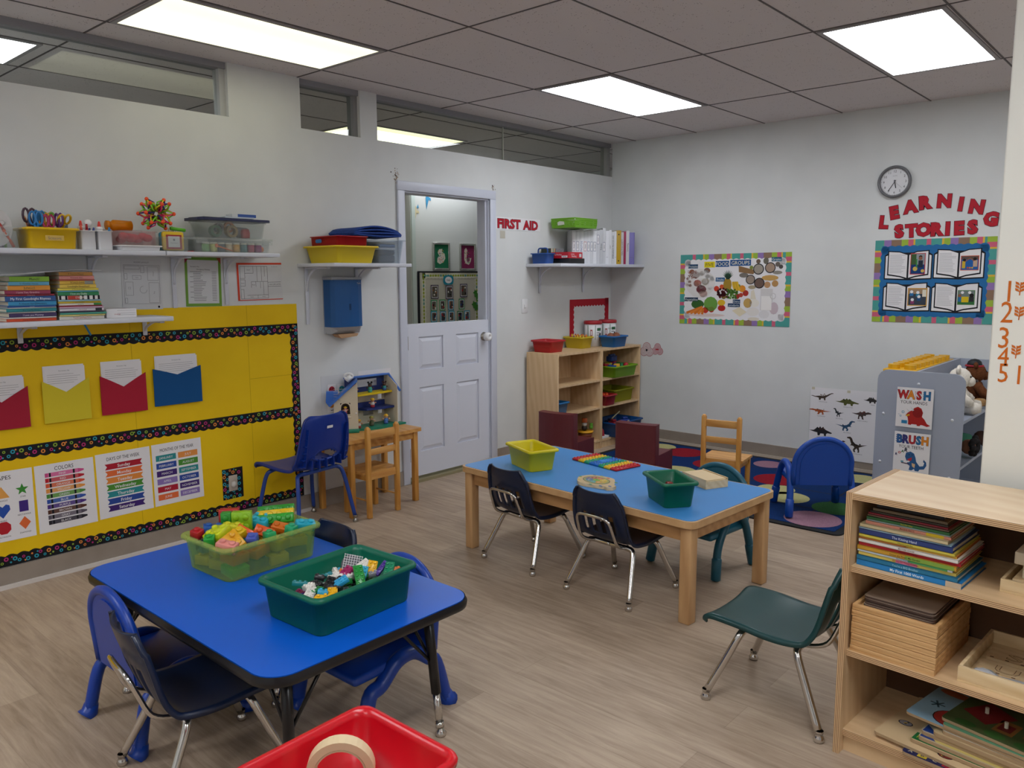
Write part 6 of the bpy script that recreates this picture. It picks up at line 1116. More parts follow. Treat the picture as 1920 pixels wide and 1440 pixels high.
item('tan_plush_paw', MB().tube([(0, 0, 0), (.04, .06, .004), (.06, .09, .006)], [.028, .03, .026], speck('tanplush', '9a7448', 'b08a5a', 90, .95), 10).tube([(-.01, -.04, 0), (0, 0, 0)], [.028, .03], mat('9aa080', .9), 10), 'tan plush arm with a green sleeve on the upper grey shelf', 'plush toy', (3.17, -.50, .672))
def doll(label, x, y_, z, skin, hair, dress, rz):
    t = thing('doll', label, 'doll', (x, y_, z), radians(rz)); MB().ball((0, 0, .06), .05, mat(dress, .8), 10, None, (1, 1.5, .9)).obj('body', t); MB().ball((0, -.11, .075), .048, mat(skin, .6), 12).obj('head', t)
    h_ = MB(); rd = random.Random(3)
    for k in range(22): a, b_ = rd.random() * 6.28, rd.random() * 2.2; h_.ball((.05 * sin(b_) * cos(a), -.135 - .02 * cos(b_), .085 + .05 * sin(b_) * sin(a)), .022, mat(hair, .9), 6)
    h_.obj('hair', t)
doll('doll with brown skin and black curly hair on the lower grey shelf', 3.13, -.42, .3585, '4a2c20', '0c0a0c', '3a7a60', 120); doll('doll with light brown skin lying deeper on the lower grey shelf', 3.12, -.75, .3585, '8a5a40', '141012', 'b8b4b0', 100)
arch_chair('toddler_chair', 'bright green toddler chair half hidden behind the cream wall end', '2a8a1c', (3.60, -1.55, 0), 175, .51, .30, .36, .34)
# ================================================================ toy house and figures
th = thing('toy_house', 'folding plastic toy house with a blue roof on the small table', 'toy house', (.0, 0, .5002)); CRM = mat('cfc4ae', .5); RB = mat('3d6fc4', .35); DB = mat('1c2f70', .4); GB2 = mat('0f7a60', .4); YB2 = mat('d8bc14', .4); X0_, YA, YB_ = .04, -3.13, -2.80
b = MB(); b.box(X0_, YA, .0, X0_ + .006, YB_, .07, CRM)
for y0, y1, z0, z1 in ((YA, -3.065, .07, .235), (-3.025, -2.985, .07, .135), (-2.90, -2.86, .07, .135), (-2.82, YB_, .07, .235), (-3.065, -2.82, .135, .17), (-3.025, -2.86, .17, .205), (-3.065, -2.82, .205, .235)): b.box(X0_, y0, z0, X0_ + .006, y1, z1, CRM)
b.obj('back_wall', th)
b = MB(); b.box(X0_, YA, .235, X0_ + .006, -3.04, .335, DB); b.box(X0_, -2.86, .235, X0_ + .006, YB_, .335, DB); b.box(X0_, -3.04, .235, X0_ + .006, -2.86, .268, DB); b.box(X0_, -3.04, .318, X0_ + .006, -2.86, .335, DB); b.obj('attic_wall', th)
b = MB(); b.prism([(X0_, YA), (X0_, YB_), (.15, YB_), (.21, -2.86), (.22, -2.96), (.2, -3.06), (.16, YA)], .0, .014, GB2).prism([(.15, -2.81), (.2, -2.80), (.2, -2.74), (.14, -2.75)], 0, .012, GB2); b.obj('green_floor', th)
MB().prism([(X0_ + .006, -3.06), (X0_ + .006, YB_), (.15, YB_), (.155, -2.9), (.13, -3.02)], .118, .132, DB).box(X0_ + .006, -3.12, .132, X0_ + .02, -2.81, .165, DB).obj('blue_balcony', th); MB().prism([(X0_ + .006, YA), (X0_ + .006, YB_), (.13, YB_), (.135, -2.97), (.13, YA)], .222, .235, YB2).obj('yellow_floor', th)
MB().box(X0_ + .006, YA, .014, .10, -3.07, .115, GB2, .006).obj('stairs', th)
sw_ = MB(); sw_.prism([(0, 0), (.14, 0), (.14, .27), (.05, .335), (0, .335)], 0, .006, CRM, Matrix(((1, 0, 0, X0_), (0, 0, 1, YB_), (0, 1, 0, 0), (0, 0, 0, 1))))
for k in range(14): sw_.box(X0_ + .14, YB_ - .001, .02 + .017 * k, X0_ + .142, YB_ + .008, .022 + .017 * k, CRM)
sw_.obj('side_wall', th)
MB().add([(X0_ - .01, YA, .345), (X0_ + .05, YA, .35), (X0_ + .05, YB_ + .01, .35), (X0_ - .01, YB_ + .01, .345), (.2, YB_ + .015, .235), (.2, YB_ + .005, .235), (X0_ + .05, YB_, .338), (X0_ + .05, YA, .338), (X0_ - .01, YA, .335), (X0_ - .01, YB_, .335)], [(0, 1, 2, 3), (0, 8, 7, 1), (1, 7, 6, 2), (2, 6, 5, 4), (3, 2, 4), (0, 3, 9, 8), (8, 9, 6, 7)], RB).tube([(X0_ + .05, YA, .344), (X0_ + .05, YB_ + .008, .344), (.2, YB_ + .012, .236)], .008, RB, 8).obj('roof', th)
# folded-out half: angled clapboard wall with arched window
A0, A1 = Vector((.105, -3.265, 0)), Vector((.192, -3.14, 0)); e = (A1 - A0).normalized(); Lw = (A1 - A0).length; nrm = Vector((e.y, -e.x, 0))
FM = Matrix(((e.x, 0, nrm.x, A0.x), (e.y, 0, nrm.y, A0.y), (0, 1, 0, 0), (0, 0, 0, 1))); f = MB(FM)
wl = [(0, .02), (Lw, .02), (Lw, .325), (0, .20)]
f.prism([(0, .02), (Lw, .02), (Lw, .115), (0, .115)], -.006, 0, CRM); f.prism([(0, .115), (.04, .115), (.04, .195), (0, .195)], -.006, 0, CRM); f.prism([(.105, .115), (Lw, .115), (Lw, .195), (.105, .195)], -.006, 0, CRM); f.prism([(0, .195), (Lw, .195), (Lw, .325), (0, .20)], -.006, 0, CRM)
for k in range(17): z_ = .03 + .016 * k; f.box(.04 if .115 < z_ < .195 else .0, z_, 0, Lw, z_ + .002, .0012, CRM) if not .115 < z_ < .195 else f.box(.106, z_, 0, Lw, z_ + .002, .0012, CRM)
f.obj('clapboard_wall', th); MB(FM).box(.04, .115, -.03, .105, .195, -.028, mat('2a1c14', .7)).obj('window_recess', th)
MB(FM).tube([(.04, .118, .003), (.04, .165, .003)] + [(.0725 + .0325 * cos(radians(a)), .165 + .0325 * sin(radians(a)), .003) for a in (150, 120, 90, 60, 30)] + [(.105, .165, .003), (.105, .118, .003)], .005, CRM, 6, closed=True).box(.038, .095, 0, .107, .112, .012, CRM, .003).obj('window_frame', th)
MB(FM).ball((Lw - .012, .125, .004), .006, WHITE, 8).obj('door_knob', th); MB(FM).box(.01, 0, -.02, Lw + .004, .022, .03, GB2, .004).obj('porch', th)
MB(FM).add([(-.025, .175, .02), (Lw + .0, .335, .02), (Lw, .35, .02), (-.035, .19, .02), (-.025, .175, -.08), (Lw, .335, -.08), (Lw, .35, -.08), (-.035, .19, -.08)], [(0, 1, 2, 3), (3, 2, 6, 7), (0, 4, 5, 1), (1, 5, 6, 2), (0, 3, 7, 4), (4, 7, 6, 5)], RB).prism([(-.03, .17), (.02, .215), (.03, .27), (-.045, .27), (-.05, .2)], -.065, -.02, RB).obj('gable_roof', th)
MB(FM).tube([(.085, .335, -.05), (.115, .365, -.05)], .02, WHITE, 10).tube([(.1 + .028 * cos(a * .63), .365 + .018 * sin(a * .63), -.04) for a in range(10)], .008, WHITE, 6, closed=True).obj('chimney', th)
def figure(label, x, y_, z, skin, top, low, hat, s=1., ears=False):
    t = thing('toy_figure', label, 'toy figure', (x, y_, .5002 + z), radians(90 - 30), 'little toy figures in the toy house'); s *= .88
    MB().lathe([(0, 0), (.014 * s, 0), (.0165 * s, .006 * s), (.015 * s, .02 * s), (0, .021 * s)], mat(low, .5), 12).obj('legs', t); MB().lathe([(.015 * s, .02 * s), (.016 * s, .03 * s), (.010 * s, .04 * s), (0, .041 * s)], mat(top, .5), 12).obj('torso', t); MB().ball((0, 0, .051 * s), .0145 * s, mat(skin, .55), 12).obj('head', t)
    for sx in (-1, 1): MB().tube([(sx * .014 * s, 0, .034 * s), (sx * .026 * s, -.006 * s, .034 * s)], [.005 * s, .0055 * s], mat(skin, .55), 7).obj('arm', t)
    h_ = MB().ball((0, .002 * s, .0585 * s), .0148 * s, mat(hat, .5), 12, None, (1, 1, .72)); h_.lathe([(.010 * s, .056 * s), (.0185 * s, .0565 * s), (.0185 * s, .0585 * s), (.01 * s, .0595 * s)], mat(hat, .5), 12) if not ears else [h_.ball((sx * .012 * s, 0, .072 * s), .008 * s, mat(hat, .6), 8) for sx in (-1, 1)]; h_.obj('hat', t)
    for sx in (-1, 1): MB().ball((sx * .0055 * s, -.0135 * s, .052 * s), .0016 * s, mat('101010', .3), 6).obj('eye', t)
figure('toy figure with a red helmet on the yellow attic floor', .105, -3.10, .2352, 'c08a6a', 'b8a020', '20202a', 'a81c2c', 1.1); figure('toy figure with two black hair buns on the yellow attic floor', .10, -2.965, .2352, '4a2c20', '3a9a88', '3a9a88', '0f0c0e', 1.05, True); figure('toy figure in teal with a red hair band at the right of the attic floor', .105, -2.845, .2352, '4a2c20', '2a8a8a', '2a4a8a', '301014', .95, True)
figure('toy figure with a yellow hat on the blue balcony', .11, -2.955, .1324, 'c08a6a', 'c8c4c0', '9a2030', 'd8b01c', 1.05); figure('toy figure with dark hair on the green stairs', .085, -3.095, .1156, 'a8703a', 'd0b020', '2a2a20', '1a1210', 1.0); figure('toy figure with a yellow helmet at the front left of the green floor', .145, -3.10, .0144, 'c08a6a', 'd0ccc4', '9a2a20', 'd8a818', 1.0); figure('toy figure in olive with a khaki hat on the green floor', .14, -2.99, .0144, 'c0987a', '4a5030', '4a4a30', '8a8438', 1.1); figure('toy figure with blond hair holding greens at the right of the green floor', .15, -2.875, .0144, 'd8a884', '3a6ab0', '3a5a9a', 'd8a820', 1.1)
tf = FM @ Vector((.0725, .125, -.016)); figure('toy figure with a yellow hat behind the arched window', tf.x, tf.y, tf.z, 'd08a7a', 'c8a8a0', 'b04040', 'd8b414', .75)
# ================================================================ birch bookcase by the viewer
BO, BA = (3.53, -3.855), -3.3
BMX = TR(BO[0], BO[1], 0) @ RZ(BA)
def bl_(x, y_, z): v = BMX @ Vector((x, y_, z)); return (v.x, v.y, v.z)
bc = thing('bookcase', 'birch plywood bookcase in the right foreground', 'bookcase', (BO[0], BO[1], 0), radians(BA)); BW, BD, BH = 1.22, .40, .852
for x in (0, BW - .019): MB().box(x, .0015, 0, x + .019, BD, BH, BIRCHZ).box(x, 0, 0, x + .019, .0015, BH, PLYV).box(x + .0004, .002, BH, x + .0186, BD, BH + .0008, PLYV).obj('side_panel', bc)
MB().box(.019, .0016, BH - .02, BW - .019, BD, BH - .001, BIRCHX).box(.019, 0, BH - .02, BW - .019, .0015, BH - .001, PLYE).obj('top', bc)
MB().box(.019, BD - .008, .06, BW - .019, BD, BH - .02, mat('5a3d26', .7)).obj('back', bc)
for z_ in (.617, .343, .076): MB().box(.019, .0216, z_ - .019, BW - .019, BD - .008, z_, BIRCH).box(.019, .02, z_ - .019, BW - .019, .0215, z_, PLYE).obj('shelf', bc)
MB().box(.019, .035, 0, BW - .019, .05, .057, BIRCH).obj('kick', bc)
z = .6175; rd = random.Random(4); G3 = 'picture books stacked in the bookcase'
for c, T, W, lb, ti, tc, bd in (('1a78b8', .022, .295, 'thick blue book titled My First 1000 Words at the bottom of the bookcase stack', 'My First 1000 Words', 'e8f0f0', ('b9a890', .86, 1)), ('1f6f92', .017, .285, 'teal blue book titled Big Brother, second from the bottom', "You're a BIG Brother", '9ac8d8', None), ('d8c05a', .013, .275, 'book with a patchwork of coloured spine blocks, third from the bottom', 'Rhymes for Young Children', 'a03020', ('d0708a', .4, .62)), ('c9d4d8', .009, .27, 'white book titled Who Is the Boss, fourth from the bottom', "Who's the Boss Here?", '2a6a90', ('4a9a5a', .55, .95)), ('c0902c', .015, .28, 'gold and green book by a wild garden, above the white one', 'Down the Road, My Garden', '3a2010', ('7a9a3a', .5, .98)), ('b01c2a', .013, .285, 'bright red book in the lower half of the bookcase stack', 'Thomas and Friends', '5a0c14', None), ('d8d4cc', .012, .28, 'white book titled Mother Goose in the bookcase stack', 'MOTHER GOOSE', '6a4a3a', None), ('c97a35', .008, .275, 'orange thin book above the Mother Goose one', 'Clifford', '5a2a10', ('d0a03a', .5, 1)), ('c8b848', .011, .27, 'yellow book directly below the navy one', 'Where is Little Boy', '5a5a1a', None), ('25386f', .02, .265, 'navy book titled The Kissing Hand in the middle of the bookcase stack', 'The Kissing Hand', 'c0c8d8', None), ('9ab8c8', .005, .26, 'thin pale blue book above the navy one', '', None, None), ('c4b48c', .013, .25, 'cream book above the thin pale blue one', '', None, None), ('d08a74', .012, .24, 'salmon book with a yellow end reading Massive Parts', 'MASSIVE PARTS', '3a1a14', ('d0b020', .72, .92)), ('a8c0c0', .005, .235, 'thin pale book above the salmon one', '', None, None), ('2f6a3a', .011, .235, 'dark green book with yellow lettering in the upper part', 'Find Out What', 'c8b83a', None), ('8a6a5a', .006, .23, 'thin brown book above the dark green one', '', None, None), ('8a2030', .008, .225, 'dark red book with its cover sticking out', '', None, None), ('3a342c', .007, .22, 'dark paperback near the top of the bookcase stack', '', None, None), ('6a5a44', .011, .21, 'brown paperback just below the top book', '', None, None), ('191820', .022, .19, 'thick black covered book on top of the bookcase stack', '', None, None)):
    T *= .80; o = .0 if W > .24 else (.265 - W) * .55
    book3(lb, W, .24, T, c, bl_(.024 + o + rd.uniform(0, .004), .045 + o * .6 + rd.uniform(0, .006), z), BA + rd.uniform(-1.5, .5), ti, tc, 'c9bd9e', group=G3, band=bd, sx0=.5, bold=.008); z += T + .0005
# wooden boxes on the right of the upper shelf
def open_tray(name, label, x, y_, z_, w_, d_, h_, m, rz=0, th_=.009, cat='tray', grp=None):
    t = thing(name, label, cat, bl_(x, y_, z_), radians(BA + rz), grp); MB().box(0, 0, 0, w_, d_, .006, m).obj('base', t)
    for a in ((0, 0, w_, th_), (0, d_ - th_, w_, d_), (0, th_, th_, d_ - th_), (w_ - th_, th_, w_, d_ - th_)): MB().box(a[0], a[1], .006, a[2], a[3], h_, m, .001).obj('side', t)
    return t
open_tray('wooden_tray', 'open pale wooden tray at the right of the upper bookcase shelf', .40, .11, .6175, .30, .24, .038, PALEW)
item('wooden_box', MB().box(0, 0, 0, .24, .20, .034, PALEW, .002), 'pale wooden box standing in the open wooden tray', 'box', bl_(.425, .125, .6245), BA); item('white_box', MB().box(0, 0, 0, .2, .16, .04, mat('d3c6ac', .6), .003), 'cream carton stacked on the pale wooden box', 'box', bl_(.445, .14, .659), BA); item('white_box', MB().box(0, 0, 0, .23, .18, .036, mat('cbbfa8', .6), .003), 'wider cream carton on top of that small stack', 'box', bl_(.425, .13, .6995), BA); item('dark_toy', MB().box(0, 0, 0, .16, .12, .02, mat('2c2018', .6), .006), 'dark flat toy on the topmost cream carton', 'toy', bl_(.46, .15, .736), BA)
# puzzle frames
FR = wood('frame_pine', 'bd8e58', 'd3a873', (1, 8, 8), .5, 7, .9); z = .3435
for k in range(8): open_tray('wooden_puzzle_tray', ('bottom wooden puzzle tray of the stack', 'wooden puzzle tray, second from the bottom of the stack', 'wooden puzzle tray, third from the bottom', 'wooden puzzle tray, fourth from the bottom', 'wooden puzzle tray, fourth from the top', 'wooden puzzle tray, third from the top', 'wooden puzzle tray, second from the top of the stack', 'topmost wooden puzzle tray with grey boards in it')[k], .026 + .001 * (k % 3), .026 + .0015 * (k % 2), z, .245, .325, .0174, FR, 0, .011, 'puzzle tray', 'stacked wooden puzzle trays'); z += .0192
BG = mat('6f5f54', .55); zb = z - .0192 + .0065
for k in range(5):
    q = MB(); q.prism(rrect(.205, .265, .015, 4), 0, .0058, mat('a3917f', .5), None, mat('4a3830', .6)); t = q.obj('puzzle_board', None, bl_(.148 + .002 * (k % 2), .19 + .003 * (k % 3), zb), radians(BA)); tag(t, ('lowest', 'second', 'third', 'fourth', 'top')[k] + ' greyish rounded board in the topmost puzzle tray', 'puzzle board', 'greyish puzzle boards'); zb += .0068
# letter tray
open_tray('letter_tray', 'wide wooden tray of letter boards on the middle bookcase shelf', .325, .05, .3435, .42, .34, .046, PALEW, 0, .01)
for k, (y_, ws) in enumerate(((.27, 'S O P'), (.165, 'U S O'))):
    q = MB(); q.prism(rrect(.37, .085, .006, 2), 0, .01, PALEW); q.text(ws, -.02, 0, .045, mat('6b4c30', .7), .0104, sx=1.6, bold=.02); q.text(ws, -.02, 0, .045, mat('d0b488', .6), .0108, sx=1.6, bold=-.0)
    for e in range(9): q.rect(-.175 + .04 * e, -.038, -.165 + .04 * e, -.032, mat('5a3f2a', .7), .0104)
    tag(q.obj('letter_board', None, bl_(.535, y_ + .01, .3505), radians(BA)), ('rear' if k == 0 else 'front') + ' wooden letter tracing board in the wide tray', 'letter board', 'letter tracing boards')
vs = []; fs = []; rd = random.Random(9); nx, ny = 18, 7
for i in range(nx + 1):
    for j in range(ny + 1): vs.append((-.18 + .36 * i / nx, -.033 + .066 * j / ny, .004 + .022 * sin(pi * j / ny) * (.6 + .4 * sin(i * 1.1)) + rd.uniform(0, .007)))
for i in range(nx):
    for j in range(ny): a = i * (ny + 1) + j; fs.append((a, a + ny + 1, a + ny + 2, a + 1))
tag(solid(MB().add(vs, fs, mat('dfe3ea', .08, 0, .8, .6)).obj('plastic_bag', None, bl_(.535, .098, .352), radians(BA)), .0012), 'crinkled clear plastic bag in front of the letter boards', 'bag')
for k in range(9): item('purple_piece', MB().box(-.012, -.009, 0, .012, .009, .006, mat(('5a5a90', '8a7a6a', '3a4a80')[k % 3], .5), .002), ('violet', 'tan', 'navy')[k % 3] + ' small game piece inside the plastic bag', 'game piece', bl_(.40 + .033 * k, .078 + .012 * (k % 2), .3505), 30 * k, 'game pieces in the plastic bag')
# puzzle boards on the bottom shelf
def puzzle(label, x, y_, z_, w_, d_, rz, c, art, th_=.010, edge='a58a68'):
    t = thing('puzzle_board', label, 'puzzle board', bl_(x, y_, z_), radians(BA + rz), 'puzzle boards piled on the bottom shelf'); MB().prism(rrect(w_, d_, .012, 3, w_ / 2, d_ / 2), 0, th_, mat(c, .45), None, mat(edge, .6)).obj('board', t)
    q = MB(TR(0, 0, th_)); art(q, w_, d_, t, th_); q.obj('picture', t) if q.v else None
def a_text(q, w_, d_, t, h):
    for k in range(12): q.rect(.008 + .034 * k, .006, .034 + .034 * k, .03, mat(('1a2050', 'c8b02c', '1a2050', 'a81c28', 'c8b02c', '5a7a30', 'b01c24')[k % 7], .5), .0005); q.text('ABCDEFGHIJKL'[k], .021 + .034 * k, .018, .014, mat(('e0d8b0', '20205a')[k % 2], .5), .001)
def a_bugs(q, w_, d_, t, h):
    rd = random.Random(2)
    for x, y_, c in ((.05, .24, '1f4a3a'), (.045, .12, '8a868e'), (.12, .05, '1f5a4a'), (.2, .035, '7a2a20'), (.25, .05, '8a2a20'), (.33, .03, 'a8501c'), (.09, .3, '7a1c20')):
        q.disc(x, y_, .022, INK, .0004, 12, .016); q.disc(x, y_, .019, mat(c, .5), .0008, 12, .0135)
        for k in range(4): q.disc(x + rd.uniform(-.011, .011), y_ + rd.uniform(-.008, .008), .004, mat(('c8a040', '1a1a1a')[k % 2], .5), .0012, 6)
def a_green(q, w_, d_, t, h): q.rect(.004, .004, w_ - .004, .05, mat('1f6a34', .5), .0004); q.text('Farm', .035, .025, .016, mat('c8c030', .5), .0008); q.rect(.006, .05, w_ - .006, d_ - .01, mat('c9b088', .5), .0004)
def a_stripe(q, w_, d_, t, h): q.rect(.03, .006, w_ - .01, .03, mat('c8b468', .5), .0004); q.poly([(.004, .006), (.05, .006), (.004, .05)], mat('1d3a80', .5), .0006); q.disc(.07, .2, .03, mat('6a625c', .5), .0006)
def a_plain(q, w_, d_, t, h): pass
def a_blue(q, w_, d_, t, h): q.rect(.004, .004, w_ - .004, d_ - .004, mat('8fb4c8', .5), .0004); q.disc(.11, .06, .05, INK, .0007, 18); q.disc(.11, .06, .047, mat('a8322c', .5), .001, 18); q.disc(.1, .06, .014, mat('d8c04a', .5), .0014); q.disc(.13, .055, .018, mat('2a6a6a', .5), .0014); [q.line([(.045, .12), (.045 + .022 * cos(a), .12 + .022 * sin(a))], .006, mat('2a4a54', .5), .0008) for a in (0, 1.05, 2.1, 3.15, 4.2, 5.2)]; q.disc(.06, .22, .05, mat('b0684a', .5), .0007, 14, .02); q.disc(.16, .25, .06, mat('2f5a34', .5), .0009, 14, .05)
def a_monkey(q, w_, d_, t, h): q.rect(.004, .004, w_ - .004, d_ - .004, mat('5a9270', .5), .0004); q.disc(.1, .05, .05, mat('d08a1c', .5), .0008, 16, .035); q.disc(.2, .03, .014, mat('d8d4cc', .4), .0012, 10); q.disc(.2, .03, .005, INK, .0016, 8); q.rect(.3, .006, .4, .04, mat('c04a6a', .5), .0008); [q.line([(.02 + .01 * k, .06), (.05 + .012 * k, .16)], .008, mat('2f6a40', .5), .0007) for k in range(4)]
def a_farm(q, w_, d_, t, h):
    q.rect(.004, .004, w_ - .004, d_ - .004, mat('4a5a34', .5), .0004); q.poly([(.02, .1), (.1, .06), (.15, .16), (.06, .2)], mat('7a1c20', .5), .0008)
    for k in range(4): x = .12 + .075 * k; q.rect(x, .05 + .02 * (k % 2), x + .055, .13 + .02 * (k % 2), mat('8a6030', .5), .0008); q.rect(x + .008, .065 + .02 * (k % 2), x + .045, .11 + .02 * (k % 2), mat('6a1a1c', .5), .0012)
    for k in range(5): q.disc(.06 + .08 * k, .025, .03, mat(('2f5a28', '3d6a30')[k % 2], .5), .0006, 10, .018)
    for k, (x, y_) in enumerate(((.075, .13), (.145, .09), (.225, .11), (.295, .09), (.37, .11), (.2, .22))): MB().cyl(x, y_, h + .001, h + .019, .0055, mat('cfc8b4', .4), None, 10).obj('peg', t)
for a in (('navy and red alphabet puzzle board at the bottom front of the pile', .20, .012, .0765, .42, .30, -2, '1a2050', a_text, .010), ('pale wooden insect puzzle board sticking out to the left', .105, .045, .0875, .44, .32, -6, 'd0b58c', a_bugs, .009), ('green edged farm puzzle board in the pile', .205, .062, .0985, .42, .28, -4, 'c9b088', a_green, .010), ('lower blue and yellow striped puzzle board in the pile', .225, .07, .1096, .42, .27, -5, 'b8a888', a_stripe, .011), ('upper blue and yellow striped puzzle board with a grey knob', .228, .085, .1218, .42, .27, -4, 'b8ac94', a_stripe, .011), ('plain tan puzzle board in the middle of the pile', .262, .08, .1342, .40, .26, -5, 'c0a880', a_plain, .012), ('plain whitish puzzle board above the tan one', .285, .085, .147, .40, .25, -5, 'c8bca8', a_plain, .010), ('light blue pizza puzzle board jutting to the left near the top', .175, .105, .158, .40, .27, -7, '8fb4c8', a_blue, .008), ('green monkey puzzle board near the top of the pile', .285, .085, .1685, .38, .27, -6, '5a9270', a_monkey, .009), ('dark farm peg puzzle board on top of the pile', .275, .105, .179, .44, .28, -9, '4a5a34', a_farm, .009)): puzzle(*a)
# ================================================================ things on the bright blue table
lt = bin_('lime_tub', 'translucent lime tub of large building bricks on the bright blue table', (1.762, -4.828, TA + .0004), .282, .385, .124, mat('dcf090', .3, 0, .5, .74), 2, .92, .010, .016, .028)
gt = bin_('green_tub', 'dark green tub of small building bricks on the bright blue table', (2.342, -4.868, TA + .0004), .282, .385, .122, mat('066a52', .32, 0, .5, .15), 3, .92, .010, .016, .028)
_BK = {}
def brick_mesh(nx, ny, c, u, hh, key=None):
    k = (nx, ny, c, u, hh)
    if k not in _BK:
        q = MB(); m = mat(c, .32); w_, l_ = nx * u, ny * u; q.box(-w_ / 2, -l_ / 2, 0, w_ / 2, l_ / 2, hh, m, u * .04, None, 1)
        for i in range(nx):
            for j in range(ny): q.lathe([(u * .3, hh - .0005), (u * .3, hh + u * .16), (u * .24, hh + u * .22), (0, hh + u * .22)], m, 12, (-w_ / 2 + u * (i + .5), -l_ / 2 + u * (j + .5), 0))
        o = q.obj('building_brick'); _BK[k] = o.data; bpy.data.objects.remove(o)
    return _BK[k]
def brick(name, nx, ny, c, u, hh, label, M, grp):
    o = bpy.data.objects.new(name, brick_mesh(nx, ny, c, u, hh)); COL.objects.link(o); o.matrix_world = M; return tag(o, label, 'building brick', grp)
def eul(a, b_, c): return Matrix.Rotation(radians(c), 4, 'Z') @ Matrix.Rotation(radians(b_), 4, 'Y') @ Matrix.Rotation(radians(a), 4, 'X')
LM = TR(1.762, -4.828, TA) @ RZ(2); GL = 'large bricks in the lime tub'; U = .035; HH = .033
LC = [('2f9a2c', 'green'), ('d8b414', 'yellow'), ('c8d01e', 'lime yellow'), ('d8641a', 'orange'), ('b01c24', 'red'), ('1a4f9a', 'blue'), ('1a9ab0', 'turquoise'), ('6ab02a', 'light green'), ('c8a414', 'golden')]
rd = random.Random(17)
for lay in range(2):
    for i in range(3):
        for j in range(4):
            c, n_ = LC[rd.randrange(9)]
            brick('building_brick', 2, 2, c, U, HH, n_ + ' large brick lying deep in the lime tub', LM @ TR((i - 1) * .082 + rd.uniform(-.006, .006), (j - 1.5) * .083 + rd.uniform(-.004, .004), .010 + lay * .044) @ eul(rd.uniform(-8, 8), rd.uniform(-8, 8), rd.uniform(-18, 18)), GL)
def lb(nx, ny, c, n_, x, y_, z_, a, b_, c_, hh=HH): brick('building_brick', nx, ny, c, U, hh, n_, LM @ TR(x, y_, z_) @ eul(a, b_, c_), GL)
F = (90, 0, 48)     # studs turned towards the viewer
fx = Matrix.Rotation(radians(48), 4, 'Z')
def fr(x, y_): v = fx @ Vector((x, y_, 0)); return v.x, v.y
ax, ay = -.085, -.005
for (nx, ny, c, n_, dx, dy) in ((1, 2, '2a8a2c', 'green upright brick of two studs at the tall corner of the heap', -.036, 0), (2, 2, '86b81e', 'light green upright brick of four studs beside the green one', .019, 0), (2, 2, 'b01c24', 'red upright brick behind the green one', -.034, .034)): px_, py_ = fr(dx, dy * 1.25); lb(nx, ny, c, n_, ax + px_, ay + py_, .140, *F)
ax, ay = -.02, .115
for k, (c, n_) in enumerate((('2f9a2c', 'green four-stud bar at the front of the striped bar stack'), ('d8b414', 'yellow bar sandwiched between two green bars'), ('2a8a28', 'rear green bar of the striped bar stack'))): px_, py_ = fr(0, .0165 * k); lb(4, 1, c, n_, ax + px_, ay + py_, .126 + .012 * k, 62, -6, 38, .016)
for a in ((2, 1, 'd8561a', 'left orange brick tipped on its side in the middle of the lime tub', .0, -.02, .108, 60, 25, 30), (2, 1, 'd8561a', 'right orange brick tipped on its side in the middle of the lime tub', .045, .025, .108, 58, 20, 38), (2, 2, 'dba01a', 'golden brick tipped up near the front corner of the lime tub', .065, -.115, .105, 40, 35, 10), (2, 2, 'c6d01e', 'lime yellow brick lying at the front left of the lime tub', -.045, -.105, .105, 15, -10, 20), (2, 1, '1a4f9a', 'blue brick at the front left of the lime tub', -.095, -.10, .108, 5, 8, 65), (1, 1, 'b01c24', 'small red brick in the left corner of the lime tub', -.105, -.155, .105, 10, 10, 20), (2, 1, 'dd8a80', 'pink brick at the front edge of the lime tub', .10, -.16, .103, 10, 10, 30), (1, 1, '4a5ab0', 'periwinkle brick near the front rim of the lime tub', .10, -.06, .105, 20, 0, 40), (1, 1, '1f9a5a', 'small emerald brick near the front rim of the lime tub', .11, .0, .10, 0, 0, 0), (1, 1, '1f9a6a', 'round emerald brick at the right of the lime tub', .115, .085, .104, 0, 10, 20), (2, 1, '22a0b8', 'turquoise brick in the right corner of the lime tub', .105, .15, .104, 20, 10, 70), (2, 2, '28a8c0', 'turquoise brick between the tall corner and the striped stack', -.06, .075, .105, 10, 5, 30), (2, 1, '1a5ab0', 'blue brick at the back rim of the lime tub', -.085, .16, .112, 10, 10, 30), (1, 1, '2a9a3a', 'small green brick beside the lime yellow one', -.02, -.155, .098, 15, 0, 50), (2, 1, 'c8c41e', 'yellow-green brick in the middle left of the lime tub', -.04, -.055, .112, 5, 5, 50), (1, 1, 'd8b414', 'small yellow brick beside the orange ones', .035, -.07, .118, 20, 20, 10), (2, 1, 'c86a1a', 'burnt orange brick under the striped bar stack', .055, .09, .098, 25, 10, 30)): lb(*a)
